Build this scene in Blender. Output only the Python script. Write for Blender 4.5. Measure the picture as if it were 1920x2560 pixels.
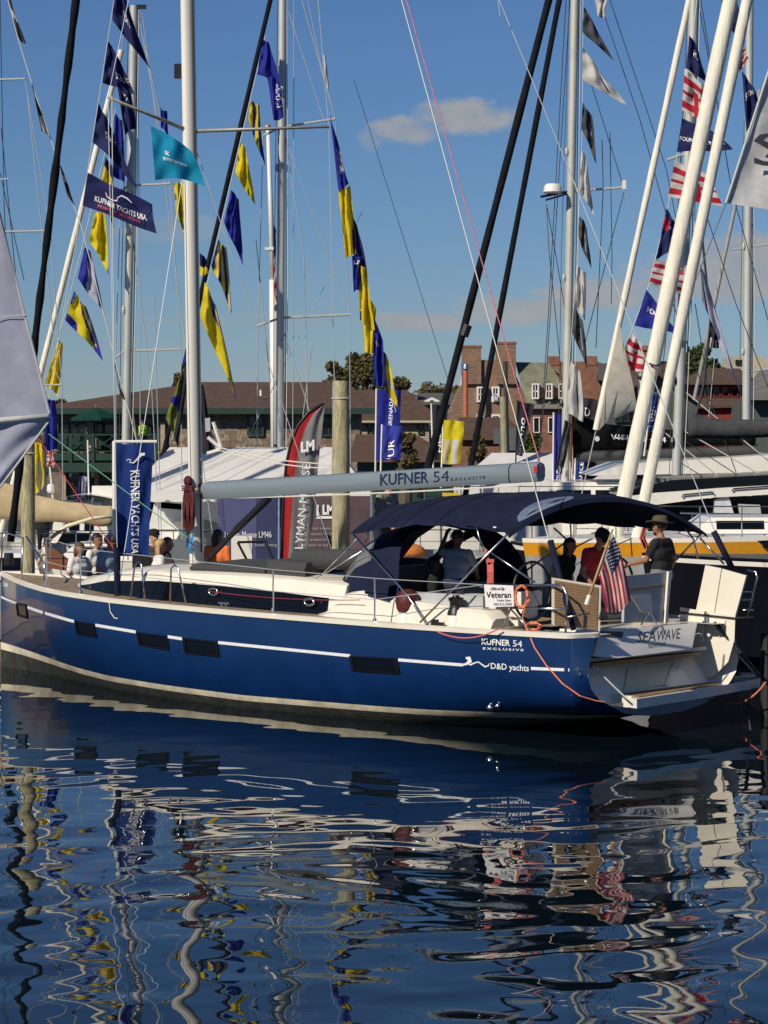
import bpy, bmesh, math, random
import numpy as np
from mathutils import Vector, Matrix, noise as mnoise

for _o in list(bpy.data.objects): bpy.data.objects.remove(_o)
SC = bpy.context.scene
COL = SC.collection
PI = math.pi

# ------------------------------------------------------------------ camera, sky, sun, exposure
F, UC, VH, CH = 6500.0, 960.0, 1075.0, 4.6      # focal length and horizon of the photograph in its pixels, camera height in metres
cam_data = bpy.data.cameras.new('camera')
cam = bpy.data.objects.new('camera', cam_data); COL.objects.link(cam)
cam.location = (0, 0, CH); cam.rotation_euler = (PI/2, 0, 0)
cam_data.sensor_fit = 'HORIZONTAL'; cam_data.sensor_width = 36.0
cam_data.lens = 36.0*F/1920.0
cam_data.shift_y = -(1280.0-VH)/1920.0
cam_data.clip_start = 0.5; cam_data.clip_end = 20000
SC.camera = cam

SUN_AZ = Vector((-0.66, -0.75, 0)).normalized()  # horizontal direction towards the sun: left of and behind the camera
SUN_EL = math.radians(35)
sun_dir = Vector((SUN_AZ.x*math.cos(SUN_EL), SUN_AZ.y*math.cos(SUN_EL), math.sin(SUN_EL)))
sd = bpy.data.lights.new('sun', 'SUN'); sd.energy = 4.6; sd.angle = math.radians(0.53); sd.color = (1.0, 0.90, 0.74)
sun = bpy.data.objects.new('sun', sd); COL.objects.link(sun)
sun.rotation_euler = sun_dir.to_track_quat('Z', 'Y').to_euler(); sun.location = sun_dir*200

world = bpy.data.worlds.new('World'); SC.world = world; world.use_nodes = True
wt = world.node_tree; wt.nodes.clear()
def wn(t, **k):
    n = wt.nodes.new(t)
    for a, b in k.items(): setattr(n, a, b)
    return n
w_out = wn('ShaderNodeOutputWorld'); w_bg = wn('ShaderNodeBackground'); w_bg.inputs['Strength'].default_value = 0.056
w_sky = wn('ShaderNodeTexSky', sky_type='NISHITA', sun_disc=False)
w_sky.sun_elevation = SUN_EL; w_sky.sun_rotation = math.atan2(sun_dir.x, sun_dir.y)
w_sky.altitude = 0; w_sky.air_density = 1.0; w_sky.dust_density = 0.0; w_sky.ozone_density = 8.0
wl = wt.links.new
w_geo = wn('ShaderNodeTexCoord')
sep = wn('ShaderNodeSeparateXYZ'); wl(w_geo.outputs['Generated'], sep.inputs[0])
def wmath(op, a, b=None, clamp=False):
    n = wn('ShaderNodeMath', operation=op); n.use_clamp = clamp
    for i, s in enumerate((a, b)):
        if s is None: continue
        if hasattr(s, 'is_output'): wl(s, n.inputs[i])
        else: n.inputs[i].default_value = s
    return n.outputs[0]
# small fair-weather clouds: direction-space ellipses broken up by noise; longitude = x/y, latitude = z/y
lon = wmath('DIVIDE', sep.outputs[0], wmath('MAXIMUM', sep.outputs[1], 0.02))
lat = wmath('DIVIDE', sep.outputs[2], wmath('MAXIMUM', sep.outputs[1], 0.02))
comb = wn('ShaderNodeCombineXYZ'); wl(lon, comb.inputs[0]); wl(wmath('MULTIPLY', lat, 1.7), comb.inputs[1])
nz = wn('ShaderNodeTexNoise'); nz.inputs['Scale'].default_value = 62; nz.inputs['Detail'].default_value = 9; nz.inputs['Roughness'].default_value = 0.62
wl(comb.outputs[0], nz.inputs['Vector'])
nzl = wn('ShaderNodeTexNoise'); nzl.inputs['Scale'].default_value = 17; nzl.inputs['Detail'].default_value = 5
wl(comb.outputs[0], nzl.inputs['Vector'])
def cloud(u, v, ru, rv, d):
    a = wmath('DIVIDE', wmath('SUBTRACT', lon, (u-UC)/F), ru/F); b = wmath('DIVIDE', wmath('SUBTRACT', lat, (VH-v)/F), rv/F)
    # flat base: lower half falls off faster
    r2 = wmath('ADD', wmath('MULTIPLY', a, a), wmath('MULTIPLY', b, b))
    m = wmath('SUBTRACT', 1.4, r2)
    m = wmath('ADD', m, wmath('MULTIPLY', wmath('SUBTRACT', nz.outputs['Fac'], 0.5), 3.2))
    m = wmath('ADD', m, wmath('MULTIPLY', wmath('SUBTRACT', nzl.outputs['Fac'], 0.5), 1.4))
    return wmath('MULTIPLY', wmath('MULTIPLY', m, 0.95, True), d)
clouds = None
for c in ((1165, 290, 120, 46, .95), (1010, 325, 85, 34, .8), (925, 350, 35, 28, .4), (1040, 805, 150, 24, .9), (1290, 775, 170, 38, .85), (1500, 735, 170, 42, .85),
          (1800, 690, 210, 62, .95), (1910, 640, 190, 60, .95), (420, 575, 150, 34, .3), (640, 800, 320, 20, .22), (-900, 500, 420, 90, .8), (2800, 520, 420, 110, .8)):
    k = cloud(*c)
    clouds = k if clouds is None else wmath('MAXIMUM', clouds, k)
front = wmath('GREATER_THAN', sep.outputs[1], 0.03)
clouds = wmath('MULTIPLY', clouds, front)
w_mix = wn('ShaderNodeMix', data_type='RGBA'); wl(clouds, w_mix.inputs[0])
w_tint = wn('ShaderNodeMix', data_type='RGBA', blend_type='MULTIPLY'); w_tint.inputs[0].default_value = 1; wl(w_sky.outputs[0], w_tint.inputs[6]); w_tint.inputs[7].default_value = (.84, .93, 1.10, 1)   # the camera's cool white balance
wl(w_tint.outputs[2], w_mix.inputs[6])
w_cr = wn('ShaderNodeMix', data_type='RGBA'); wl(nz.outputs['Fac'], w_cr.inputs[0])
w_cr.inputs[6].default_value = (4.2, 5.0, 6.0, 1); w_cr.inputs[7].default_value = (7.6, 7.5, 7.3, 1)
wl(w_cr.outputs[2], w_mix.inputs[7])
wl(w_mix.outputs[2], w_bg.inputs['Color']); wl(w_bg.outputs[0], w_out.inputs['Surface'])

SC.view_settings.view_transform = 'Standard'; SC.view_settings.look = 'None'
SC.view_settings.exposure = 0.0; SC.view_settings.gamma = 1.0; SC.view_settings.use_curve_mapping = False
try:
    SC.cycles.max_bounces = 8; SC.cycles.transparent_max_bounces = 12; SC.cycles.caustics_reflective = False; SC.cycles.caustics_refractive = False
except Exception: pass

# ------------------------------------------------------------------ helpers
def W(u, v, Y):                                   # photograph pixel at a given distance -> point of the place
    return Vector(((u-UC)/F*Y, Y, CH-(v-VH)/F*Y))

MATS = {}
def mat(name, col, rough=.55, metal=0., var=.12, vscale=6., bump=0., bscale=60., coat=0., trans=0., spec=.5, stretch=None, ior=None, alpha=1.0, transm=0.):
    if name in MATS: return MATS[name]
    m = bpy.data.materials.new(name); m.use_nodes = True
    nt = m.node_tree; N = nt.nodes; bs = N['Principled BSDF']; out = N['Material Output']
    c = tuple(col)
    tc = N.new('ShaderNodeTexCoord'); vec = tc.outputs['Object']
    if stretch:
        mp = N.new('ShaderNodeMapping'); mp.inputs['Scale'].default_value = stretch; nt.links.new(vec, mp.inputs['Vector']); vec = mp.outputs[0]
    if var > 0:
        n1 = N.new('ShaderNodeTexNoise'); n1.inputs['Scale'].default_value = vscale; n1.inputs['Detail'].default_value = 6; n1.inputs['Roughness'].default_value = .6
        nt.links.new(vec, n1.inputs['Vector'])
        mr = N.new('ShaderNodeMapRange'); mr.inputs[1].default_value = .3; mr.inputs[2].default_value = .7
        nt.links.new(n1.outputs['Fac'], mr.inputs[0])
        mx = N.new('ShaderNodeMix'); mx.data_type = 'RGBA'; nt.links.new(mr.outputs[0], mx.inputs[0])
        mx.inputs[6].default_value = (*[max(0, x*(1-var)) for x in c], 1); mx.inputs[7].default_value = (*[min(1, x*(1+var)) for x in c], 1)
        nt.links.new(mx.outputs[2], bs.inputs['Base Color']); colout = mx.outputs[2]
        rr = N.new('ShaderNodeMapRange'); rr.inputs[3].default_value = max(0., rough-.06); rr.inputs[4].default_value = min(1., rough+.08)
        nt.links.new(n1.outputs['Fac'], rr.inputs[0]); nt.links.new(rr.outputs[0], bs.inputs['Roughness'])
    else:
        bs.inputs['Base Color'].default_value = (*c, 1); bs.inputs['Roughness'].default_value = rough; colout = None
    bs.inputs['Metallic'].default_value = metal
    bs.inputs['Specular IOR Level'].default_value = spec
    if ior: bs.inputs['IOR'].default_value = ior
    if coat: bs.inputs['Coat Weight'].default_value = coat; bs.inputs['Coat Roughness'].default_value = .06
    if transm: bs.inputs['Transmission Weight'].default_value = transm
    if alpha < 1: bs.inputs['Alpha'].default_value = alpha
    if bump > 0:
        n2 = N.new('ShaderNodeTexNoise'); n2.inputs['Scale'].default_value = bscale; n2.inputs['Detail'].default_value = 4
        nt.links.new(vec, n2.inputs['Vector'])
        b = N.new('ShaderNodeBump'); b.inputs['Strength'].default_value = .8; b.inputs['Distance'].default_value = bump
        nt.links.new(n2.outputs['Fac'], b.inputs['Height']); nt.links.new(b.outputs[0], bs.inputs['Normal'])
    if trans > 0:
        t = N.new('ShaderNodeBsdfTranslucent'); ms = N.new('ShaderNodeMixShader'); ms.inputs[0].default_value = trans
        if colout: nt.links.new(colout, t.inputs['Color'])
        else: t.inputs['Color'].default_value = (*c, 1)
        nt.links.new(bs.outputs[0], ms.inputs[1]); nt.links.new(t.outputs[0], ms.inputs[2]); nt.links.new(ms.outputs[0], out.inputs['Surface'])
    MATS[name] = m
    return m

def cloth(name, col, trans=.35, rough=.8): return mat(name, col, rough=rough, var=.16, vscale=3.5, bump=.004, bscale=9, trans=trans, spec=.2)

class MB:
    def __init__(s): s.v = []; s.f = []; s.m = []; s.mi = 0
    def add(s, vs, fs, mi=None):
        k = len(s.v); s.v += [tuple(p) for p in vs]
        s.f += [tuple(i+k for i in f) for f in fs]; s.m += [s.mi if mi is None else mi]*len(fs); return s
    def quad(s, a, b, c, d, mi=None): return s.add([a, b, c, d], [(0, 1, 2, 3)], mi)
    def poly(s, ps, mi=None): return s.add(ps, [tuple(range(len(ps)))], mi)
    def box(s, c, size, rz=0., mi=None, M=None):
        x, y, z = [q/2 for q in size]
        vs = [Vector((sx*x, sy*y, sz*z)) for sx in (-1, 1) for sy in (-1, 1) for sz in (-1, 1)]
        R = M if M is not None else Matrix.Rotation(rz, 3, 'Z')
        vs = [R @ p + Vector(c) for p in vs]
        return s.add(vs, [(0, 1, 3, 2), (4, 6, 7, 5), (0, 4, 5, 1), (2, 3, 7, 6), (0, 2, 6, 4), (1, 5, 7, 3)], mi)
    def slab(s, ps, n, mi=None):                  # polygon ps thickened by vector n
        k = len(ps); ps = [Vector(p) for p in ps]; n = Vector(n)
        vs = ps+[p+n for p in ps]
        fs = [tuple(range(k))[::-1], tuple(range(k, 2*k))]+[(i, (i+1) % k, k+(i+1) % k, k+i) for i in range(k)]
        return s.add(vs, fs, mi)
    def tube(s, path, r, n=8, mi=None, cap=True, sq=None):   # r: number or list; sq=(ax,bx) ellipse factors
        path = [Vector(p) for p in path]; k = len(path)
        rs = r if isinstance(r, (list, tuple)) else [r]*k
        rings = []; up = None
        for i, p in enumerate(path):
            t = (path[min(i+1, k-1)]-path[max(i-1, 0)])
            if t.length < 1e-9: t = Vector((0, 0, 1))
            t.normalize()
            if up is None:
                a = Vector((0, 0, 1)) if abs(t.z) < .9 else Vector((0, 1, 0))
                up = (a-t*a.dot(t)).normalized()
            else:
                up = up-t*up.dot(t)
                up = up.normalized() if up.length > 1e-6 else t.orthogonal().normalized()
            sd_ = t.cross(up)
            fx, fy = sq if sq else (1, 1)
            rings.append([p+(up*math.cos(2*PI*j/n)*fx+sd_*math.sin(2*PI*j/n)*fy)*rs[i] for j in range(n)])
        return s.loft(rings, closed=True, cap=cap, mi=mi)
    def loft(s, rings, closed=True, cap=False, mi=None, mif=None):
        n = len(rings[0]); vs = [p for r in rings for p in r]; fs = []; ms = []
        for i in range(len(rings)-1):
            for j in range(n if closed else n-1):
                fs.append((i*n+j, i*n+(j+1) % n, (i+1)*n+(j+1) % n, (i+1)*n+j)); ms.append(mif(i, j) if mif else (s.mi if mi is None else mi))
        if cap:
            fs += [tuple(range(n))[::-1], tuple(range((len(rings)-1)*n, len(rings)*n))]; ms += [s.mi if mi is None else mi]*2
        k = len(s.v); s.v += [tuple(p) for p in vs]; s.f += [tuple(i+k for i in f) for f in fs]; s.m += ms; return s
    def ball(s, c, r, n=10, m=7, mi=None):
        rx, ry, rz = r if isinstance(r, (tuple, list)) else (r, r, r); c = Vector(c)
        rings = []
        for i in range(m+1):
            a = -PI/2+PI*i/m; q = max(.02, math.cos(a))
            rings.append([c+Vector((rx*q*math.cos(2*PI*j/n), ry*q*math.sin(2*PI*j/n), rz*math.sin(a))) for j in range(n)])
        return s.loft(rings, cap=True, mi=mi)
    def lathe(s, c, prof, n=12, mi=None):         # prof: (radius, z)
        c = Vector(c)
        return s.loft([[c+Vector((r*math.cos(2*PI*j/n), r*math.sin(2*PI*j/n), z)) for j in range(n)] for r, z in prof], cap=True, mi=mi)

def mkobj(name, mb, mats, parent=None, base=None, smooth=None):
    me = bpy.data.meshes.new(name)
    vs = mb.v
    if base is not None: vs = [(x-base[0], y-base[1], z-base[2]) for x, y, z in vs]
    me.from_pydata(vs, [], mb.f)
    if not isinstance(mats, (list, tuple)): mats = [mats]
    for m in mats: me.materials.append(m)
    if len(mats) > 1: me.polygons.foreach_set('material_index', mb.m)
    if smooth: 
        me.polygons.foreach_set('use_smooth', [True]*len(me.polygons))
        if smooth is not True:
            try: me.set_sharp_from_angle(angle=math.radians(smooth))
            except Exception: pass
    me.update()
    o = bpy.data.objects.new(name, me); COL.objects.link(o)
    if parent: o.parent = parent
    return o
def tag(o, label=None, cat=None, group=None, kind=None):
    if label: o['label'] = label
    if cat: o['category'] = cat
    if group: o['group'] = group
    if kind: o['kind'] = kind
    return o
def thing(name, label, cat, loc=(0, 0, 0), rz=0., group=None):
    o = bpy.data.objects.new(name, None); COL.objects.link(o); o.location = loc; o.rotation_euler = (0, 0, rz); o.empty_display_size = .2
    return tag(o, label, cat, group)
def part(name, mb, mats, root, smooth=None, label=None):     # mesh given in world coordinates under a thing that is moved, not turned
    b = root
    while b.parent: b = b.parent
    o = mkobj(name, mb, mats, root, base=b.location, smooth=smooth)
    if label: o['label'] = label
    return o
def solo(name, mb, mats, base, label, cat, group=None, smooth=None):
    o = mkobj(name, mb, mats, None, base=base, smooth=smooth); o.location = base
    return tag(o, label, cat, group)
def struct(name, mb, mats, smooth=None): return tag(mkobj(name, mb, mats, smooth=smooth), kind='structure')

_txt = {}
def text2d(s, shear=0., bold=0., space=1.):        # outline letters as flat faces, width and cap height scaled to 1
    key = (s, shear, bold, space)
    if key in _txt: return _txt[key]
    cu = bpy.data.curves.new('t', 'FONT'); cu.body = s; cu.resolution_u = 2; cu.shear = shear; cu.offset = bold; cu.space_character = space; cu.fill_mode = 'FRONT'
    ob = bpy.data.objects.new('t', cu); COL.objects.link(ob)
    bpy.context.view_layer.update()
    me = bpy.data.meshes.new_from_object(ob.evaluated_get(bpy.context.evaluated_depsgraph_get()))
    vs = [v.co.copy() for v in me.vertices]; fs = [tuple(p.vertices) for p in me.polygons]
    bpy.data.objects.remove(ob); bpy.data.curves.remove(cu); bpy.data.meshes.remove(me)
    x0 = min(v.x for v in vs); x1 = max(v.x for v in vs); y0 = 0.; y1 = .7
    r = ([((v.x-x0)/(x1-x0), (v.y-y0)/(y1-y0)) for v in vs], fs)
    _txt[key] = r
    return r
def text_on(mb, s, a, b, h, surf, shear=0., bold=0., space=1., mi=None, up=(0, -1)):
    # text whose baseline runs from a to b in (p,q) space, cap height h along 'up'; surf maps (p,q) to 3D
    vs, fs = text2d(s, shear, bold, space)
    mb.add([surf(a[0]+(b[0]-a[0])*x+up[0]*h*y, a[1]+(b[1]-a[1])*x+up[1]*h*y) for x, y in vs], fs, mi)
def interp(x, pts):
    if x <= pts[0][0]: return pts[0][1]
    for (a, b), (c, d) in zip(pts, pts[1:]):
        if x <= c: return b+(d-b)*(x-a)/(c-a)
    return pts[-1][1]
def smoothstep(a, b, x):
    t = min(1, max(0, (x-a)/(b-a))); return t*t*(3-2*t)

# ------------------------------------------------------------------ common materials
m_white = mat('gelcoat_white', (.78, .76, .70), .28, var=.05, vscale=2, coat=.3)
m_cream = mat('gelcoat_cream', (.76, .72, .62), .3, var=.05, vscale=2, coat=.2)
m_steel = mat('stainless_steel', (.62, .62, .60), .22, metal=1, var=.08)
m_alu = mat('mast_aluminium', (.66, .67, .68), .38, metal=.35, var=.08, vscale=2)
m_wire = mat('rigging_wire', (.55, .58, .60), .35, metal=.3, var=.0)
m_wire_d = mat('dark_rigging', (.04, .045, .05), .5, var=0)
m_rope_w = mat('rope_white', (.66, .64, .58), .8, var=.1, vscale=60)
m_black = mat('black_plastic', (.012, .012, .014), .4, var=.1)
m_glass = mat('dark_glass', (.004, .005, .008), .08, var=0, spec=.25)
m_navy = mat('navy_canvas', (.010, .014, .038), .8, var=.3, vscale=2.5, bump=.02, bscale=3.2, spec=.15)
m_teak = mat('teak', (.30, .19, .10), .6, var=.28, vscale=14, stretch=(1, 9, 1), bump=.002, bscale=60)
m_teak_grey = mat('weathered_teak_deck', (.30, .23, .16), .7, var=.25, vscale=10, stretch=(.6, 7, 1), bump=.002, bscale=30)
m_grey_fab = mat('charcoal_fabric', (.045, .048, .052), .9, var=.15, vscale=20, bump=.003, bscale=120)
m_lgrey = mat('light_grey_vinyl', (.42, .44, .46), .5, var=.08)
m_wood = mat('weathered_timber', (.30, .27, .18), .85, var=.35, vscale=4, stretch=(5, 5, .7), bump=.012, bscale=25)
m_dock = mat('dock_planks', (.34, .26, .17), .8, var=.35, vscale=5, stretch=(1, 6, 1), bump=.006, bscale=30)
m_orange_rope = mat('orange_rope', (.75, .22, .10), .7, var=.2, vscale=80)
m_red_rope = mat('maroon_rope', (.10, .012, .016), .8, var=.3, vscale=60)
m_pink_rope = mat('salmon_rope', (.62, .14, .12), .75, var=.2, vscale=80)
m_red = mat('red_paint', (.50, .02, .03), .45, var=.1)
m_green_rope = mat('green_rope', (.10, .30, .24), .7, var=.1)
m_blue_rope = mat('blue_rope', (.05, .22, .42), .7, var=.1)
# ------------------------------------------------------------------ water: one sheet, fine swell near the camera, coarser beyond
def axis(lo, hi, step, far, grow=1.35):
    a = list(np.arange(lo, hi+1e-6, step)); s = step; x = hi
    while x < far[1]: s *= grow; x += s; a.append(x)
    s = step; x = lo; b = []
    while x > far[0]: s *= grow; x -= s; b.append(x)
    return np.array(b[::-1]+a)
wx = axis(-9.5, 10.5, .085, (-1500, 1500)); wy = axis(17.5, 47, .085, (-300, 2500))
gx, gy = np.meshgrid(wx, wy)
rng = np.random.RandomState(11)
gz = np.zeros_like(gx)
warp_x = gx+.35*np.sin(gy*.9+1.3)+.2*np.sin(gx*.7+gy*1.7); warp_y = gy+.3*np.sin(gx*.8+.4)+.2*np.sin(gy*.6-gx*1.1)
for i in range(40):
    lam = .48*(1.9/.48)**rng.rand() if i < 28 else .22*(.45/.22)**rng.rand(); k = 2*PI/lam
    th = rng.rand()*6.283                          # confused harbour chop, no main direction
    sl = .0054*(lam/1.0)**.3 if i < 28 else .0021
    gz += sl/k*np.sin(k*(math.cos(th)*warp_x+math.sin(th)*warp_y)+rng.rand()*6.28)
fade = np.clip((gy-17)/1.5, 0, 1)*np.clip((52-gy)/8, 0, 1)*np.clip((12.5-np.abs(gx-.5))/2, 0, 1)
calm = .27+.73*np.clip((37.5-gy)/13, 0, 1)          # sheltered close to the hulls
gz *= fade*calm
me = bpy.data.meshes.new('water')
ny_, nx_ = gx.shape
me.vertices.add(nx_*ny_); me.vertices.foreach_set('co', np.stack([gx, gy, gz], -1).astype('f').ravel())
idx = np.arange(nx_*ny_).reshape(ny_, nx_)
q = np.stack([idx[:-1, :-1], idx[:-1, 1:], idx[1:, 1:], idx[1:, :-1]], -1).reshape(-1, 4)
me.loops.add(q.size); me.loops.foreach_set('vertex_index', q.ravel().astype('i'))
me.polygons.add(len(q)); me.polygons.foreach_set('loop_start', (np.arange(len(q))*4).astype('i')); me.polygons.foreach_set('loop_total', np.full(len(q), 4, 'i'))
me.update(); me.validate(); me.polygons.foreach_set('use_smooth', [True]*len(me.polygons))
m_water = mat('harbour_water', (.003, .008, .013), .012, var=0, spec=.5, ior=1.40)
me.materials.append(m_water)
wo = bpy.data.objects.new('water', me); COL.objects.link(wo); tag(wo, kind='structure')

# quay and land behind the marina
mb = MB(); mb.box((0, 1090, -.1), (3000, 2000, 1.9)); struct('ground', mb, mat('asphalt_quay', (.07, .068, .065), .9, var=.2, vscale=.5))
mb = MB(); mb.box((0, 89.6, .1), (300, .8, 2.0)); struct('sea_wall', mb, mat('granite', (.28, .27, .25), .9, var=.3, vscale=1.2, bump=.03, bscale=4))
def pontoon(x0, x1, y0, y1, zt, planks=None):
    mb = MB(); mb.box(((x0+x1)/2, (y0+y1)/2, zt-.28), (x1-x0, y1-y0-.1, .44))
    o = struct('dock', mb, mat('dock_side', (.20, .16, .11), .85, var=.3, vscale=3, bump=.01, bscale=12))
    n = int((x1-x0)/.3); pm = None
    for i in range(n):
        xm = x0+(i+.5)*(x1-x0)/n
        if pm is None:
            b = MB(); b.box((0, 0, 0), ((x1-x0)/n-.012, y1-y0, .05)); pl = mkobj('plank', b, m_dock, o); pm = pl.data
        else:
            pl = bpy.data.objects.new('plank', pm); COL.objects.link(pl); pl.parent = o
        pl.location = (xm, (y0+y1)/2, zt-.025); pl.rotation_euler = (0, 0, random.uniform(-.004, .004))
    return o
random.seed(3)
pontoon(-13, 9, 51.6, 55.6, .5)
pontoon(6.12, 12.5, 41.9, 44.8, .42)

def piling(label, u, vtop, Y, r, lean=0., top_r=.93, group='timber mooring piles'):
    c = W(u, vtop, Y); mb = MB(); n = 14; rings = []
    zs_ = np.linspace(-1.2, c.z, 26)
    for z in zs_:
        rr = r*(1-(1-top_r)*(z/c.z if z > 0 else 0))
        rings.append([Vector((c.x+lean*(z-c.z)+rr*math.cos(a)*(1+.05*mnoise.noise((math.cos(a)*2, math.sin(a)*2, z*.7))), Y+rr*math.sin(a)*(1+.05*mnoise.noise((math.cos(a)*2, 5+math.sin(a)*2, z*.7))), z)) for a in [2*PI*j/n for j in range(n)]])
    mb.loft(rings, cap=True)
    root = thing('mooring_pile', label, 'pile', (c.x, Y, -1.2), group=group)
    part('post', mb, mat('greened_timber_pile', (.36, .33, .20), .9, var=.45, vscale=7, stretch=(3, 3, .5), bump=.02, bscale=18), root, smooth=40)
    b = MB(); b.tube([(c.x-r*1.02*math.cos(a), Y-r*1.02*math.sin(a), c.z-.38) for a in np.linspace(0, 2*PI, 20)], .012, 5); part('rope_band', b, m_rope_w, root)
    return root
piling('tall pale timber pile rising behind the boom beside the red and grey feather flag', 852, 952, 56.2, .2)
piling('dark stained timber pile at the far left in front of the tan sail cover', 70, 1085, 51.2, .145)
b = MB(); c = W(1915, 1580, 41.5); b.tube([(c.x, 41.5, -1), (c.x, 41.5, c.z)], .09, 10); solo('dock_post', b, mat('tarred_post', (.02, .02, .022), .7), (c.x, 41.5, -1), 'short black post on the dock at the right edge behind the stern platform', 'post')
# ------------------------------------------------------------------ the blue yacht (local frame: x forward from the transom, y to port, z up from the water)
TH = math.radians(43); OX, OY = 4.28, 39.7
Hd = (-math.cos(TH), math.sin(TH)); Pd = (-math.sin(TH), -math.cos(TH))
yacht = thing('sailing_yacht', 'large dark blue sailing yacht with grey boom and navy bimini moored in the foreground', 'sailboat', (OX, OY, 0), PI-TH)
def yp(name, mb, mats, parent=None, smooth=None, label=None):
    o = mkobj(name, mb, mats, parent or yacht, smooth=smooth)
    if label: o['label'] = label
    return o
def to_world(x, y, z=0.): return Vector((OX+x*Hd[0]+y*Pd[0], OY+x*Hd[1]+y*Pd[1], z))
def to_px(x, y, z):
    w = to_world(x, y, z); return UC+w.x/w.y*F, VH-(w.z-CH)/w.y*F
def ray(u, v):
    d = ((u-UC)/F, 1., -(v-VH)/F)
    C = (-OX*Hd[0]-OY*Hd[1], -OX*Pd[0]-OY*Pd[1], CH)
    return C, (d[0]*Hd[0]+d[1]*Hd[1], d[0]*Pd[0]+d[1]*Pd[1], d[2])
def on_ax(u, v, ax, val):
    C, D = ray(u, v); t = (val-C[ax])/D[ax]
    return Vector((C[0]+D[0]*t, C[1]+D[1]*t, C[2]+D[2]*t))
def on_x(u, v, x): return on_ax(u, v, 0, x)
def on_y(u, v, y): return on_ax(u, v, 1, y)
def on_z(u, v, z): return on_ax(u, v, 2, z)
def z_at(x, y, v):                                   # height of the point above (x, y) seen on image row v
    w = to_world(x, y); return CH-(v-VH)*w.y/F
LB = 16.05
bd_pts = [(0, 1.62), (.05, 1.79), (.10, 1.95), (.15, 2.04), (.22, 2.09), (.4, 2.12), (.8, 2.145), (1.2, 2.17), (3, 2.27), (5, 2.33), (7, 2.34), (9, 2.26), (10.5, 2.10), (12, 1.80), (13, 1.48), (14, 1.05), (14.8, .66), (15.4, .34), (15.8, .13), (LB, .015)]
bx_ = np.array([p[0] for p in bd_pts]); by_ = np.array([p[1] for p in bd_pts])
def bd(x): return float(np.interp(x, bx_, by_))
SHEER = [(-40, 1415), (0, 1438), (77, 1471), (193, 1496), (347, 1515), (463, 1526), (640, 1542), (850, 1559), (1050, 1575), (1150, 1581), (1289, 1589), (1428, 1594), (1560, 1597)]
_sx = np.linspace(0, LB, 60); _sz = []
for x in _sx:
    u, _ = to_px(x, bd(x), 1.5); _sz.append(z_at(x, bd(x), interp(u, SHEER)))
_cf = np.polyfit(_sx, _sz, 4)
def zs(x): return float(np.polyval(_cf, x))
def zb(x): return interp(x, [(0, .30), (.8, .16), (2, -.12), (4, -.45), (7, -.62), (11, -.6), (14, -.5), (15.3, -.42), (LB, -.3)])
def hull_b(x, z):
    tau = min(1., max(0., (z-zb(x))/(zs(x)-zb(x))))
    k = smoothstep(7, 15.5, x); p = 4.2*(1-k)+1.7*k+5*smoothstep(1.6, 0, x) if x < 1.6 else 4.2*(1-k)+1.7*k; q = 2.3*(1-k)+1.05*k
    return bd(x)*(1-(1-tau)**p)**(1/q)
def hull_hit(u, v):
    C, D = ray(u, v); t0 = (3.2-C[1])/D[1]; t1 = (0.-C[1])/D[1]
    def g(t):
        x = C[0]+D[0]*t; z = C[2]+D[2]*t
        return C[1]+D[1]*t-(hull_b(min(max(x, 0), LB), z) if x < LB else 0)
    n = 24; a = t0; ga = g(a)
    for i in range(1, n+1):
        b = t0+(t1-t0)*i/n; gb = g(b)
        if ga*gb <= 0: break
        a, ga = b, gb
    for _ in range(22):
        m = (a+b)/2; gm = g(m)
        if ga*gm <= 0: b = m
        else: a, ga = m, gm
    t = (a+b)/2
    return Vector((C[0]+D[0]*t, C[1]+D[1]*t, C[2]+D[2]*t))
def hull_off(u, v, e=.006):
    p = hull_hit(u, v); return Vector((p.x, p.y+e, p.z+e*.15))
def boot_t(x): return interp(x, [(0, .36), (3, .27), (7, .23), (11, .28), (14, .38), (LB, .47)])
def boot_b(x): return boot_t(x)-interp(x, [(0, .09), (10, .10), (LB, .14)])
# hull skin
stx = sorted(set([.18, .22, .3, .4, .5, .6]+list(np.linspace(.6, 13, 44))+list(np.linspace(13, LB, 26))))
def ring(x, side):
    a, b_, t, s_ = zb(x), max(boot_b(x), zb(x)+.01), max(boot_t(x), zb(x)+.02), zs(x)
    zz = list(a+(b_-a)*(np.linspace(0, 1, 8)**1.6))+[t]+list(t+(s_-t)*np.linspace(0, 1, 13)[1:])
    return [Vector((x, side*hull_b(x, z), z)) for z in zz]
mb = MB()
for side in (1, -1):
    mb.loft([ring(x, side) for x in stx], closed=False, mif=lambda i, j: 2 if j < 7 else (1 if j == 7 else 0))
m_hull = mat('hull_blue', (.0028, .022, .096), .2, var=.14, vscale=1.4, coat=.85, spec=.45)
m_boot = mat('boot_stripe', (.68, .61, .45), .45, var=.30, vscale=3.0)
m_foul = mat('antifouling', (.028, .030, .026), .8, var=.6, vscale=5, bump=.01, bscale=20)
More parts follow.
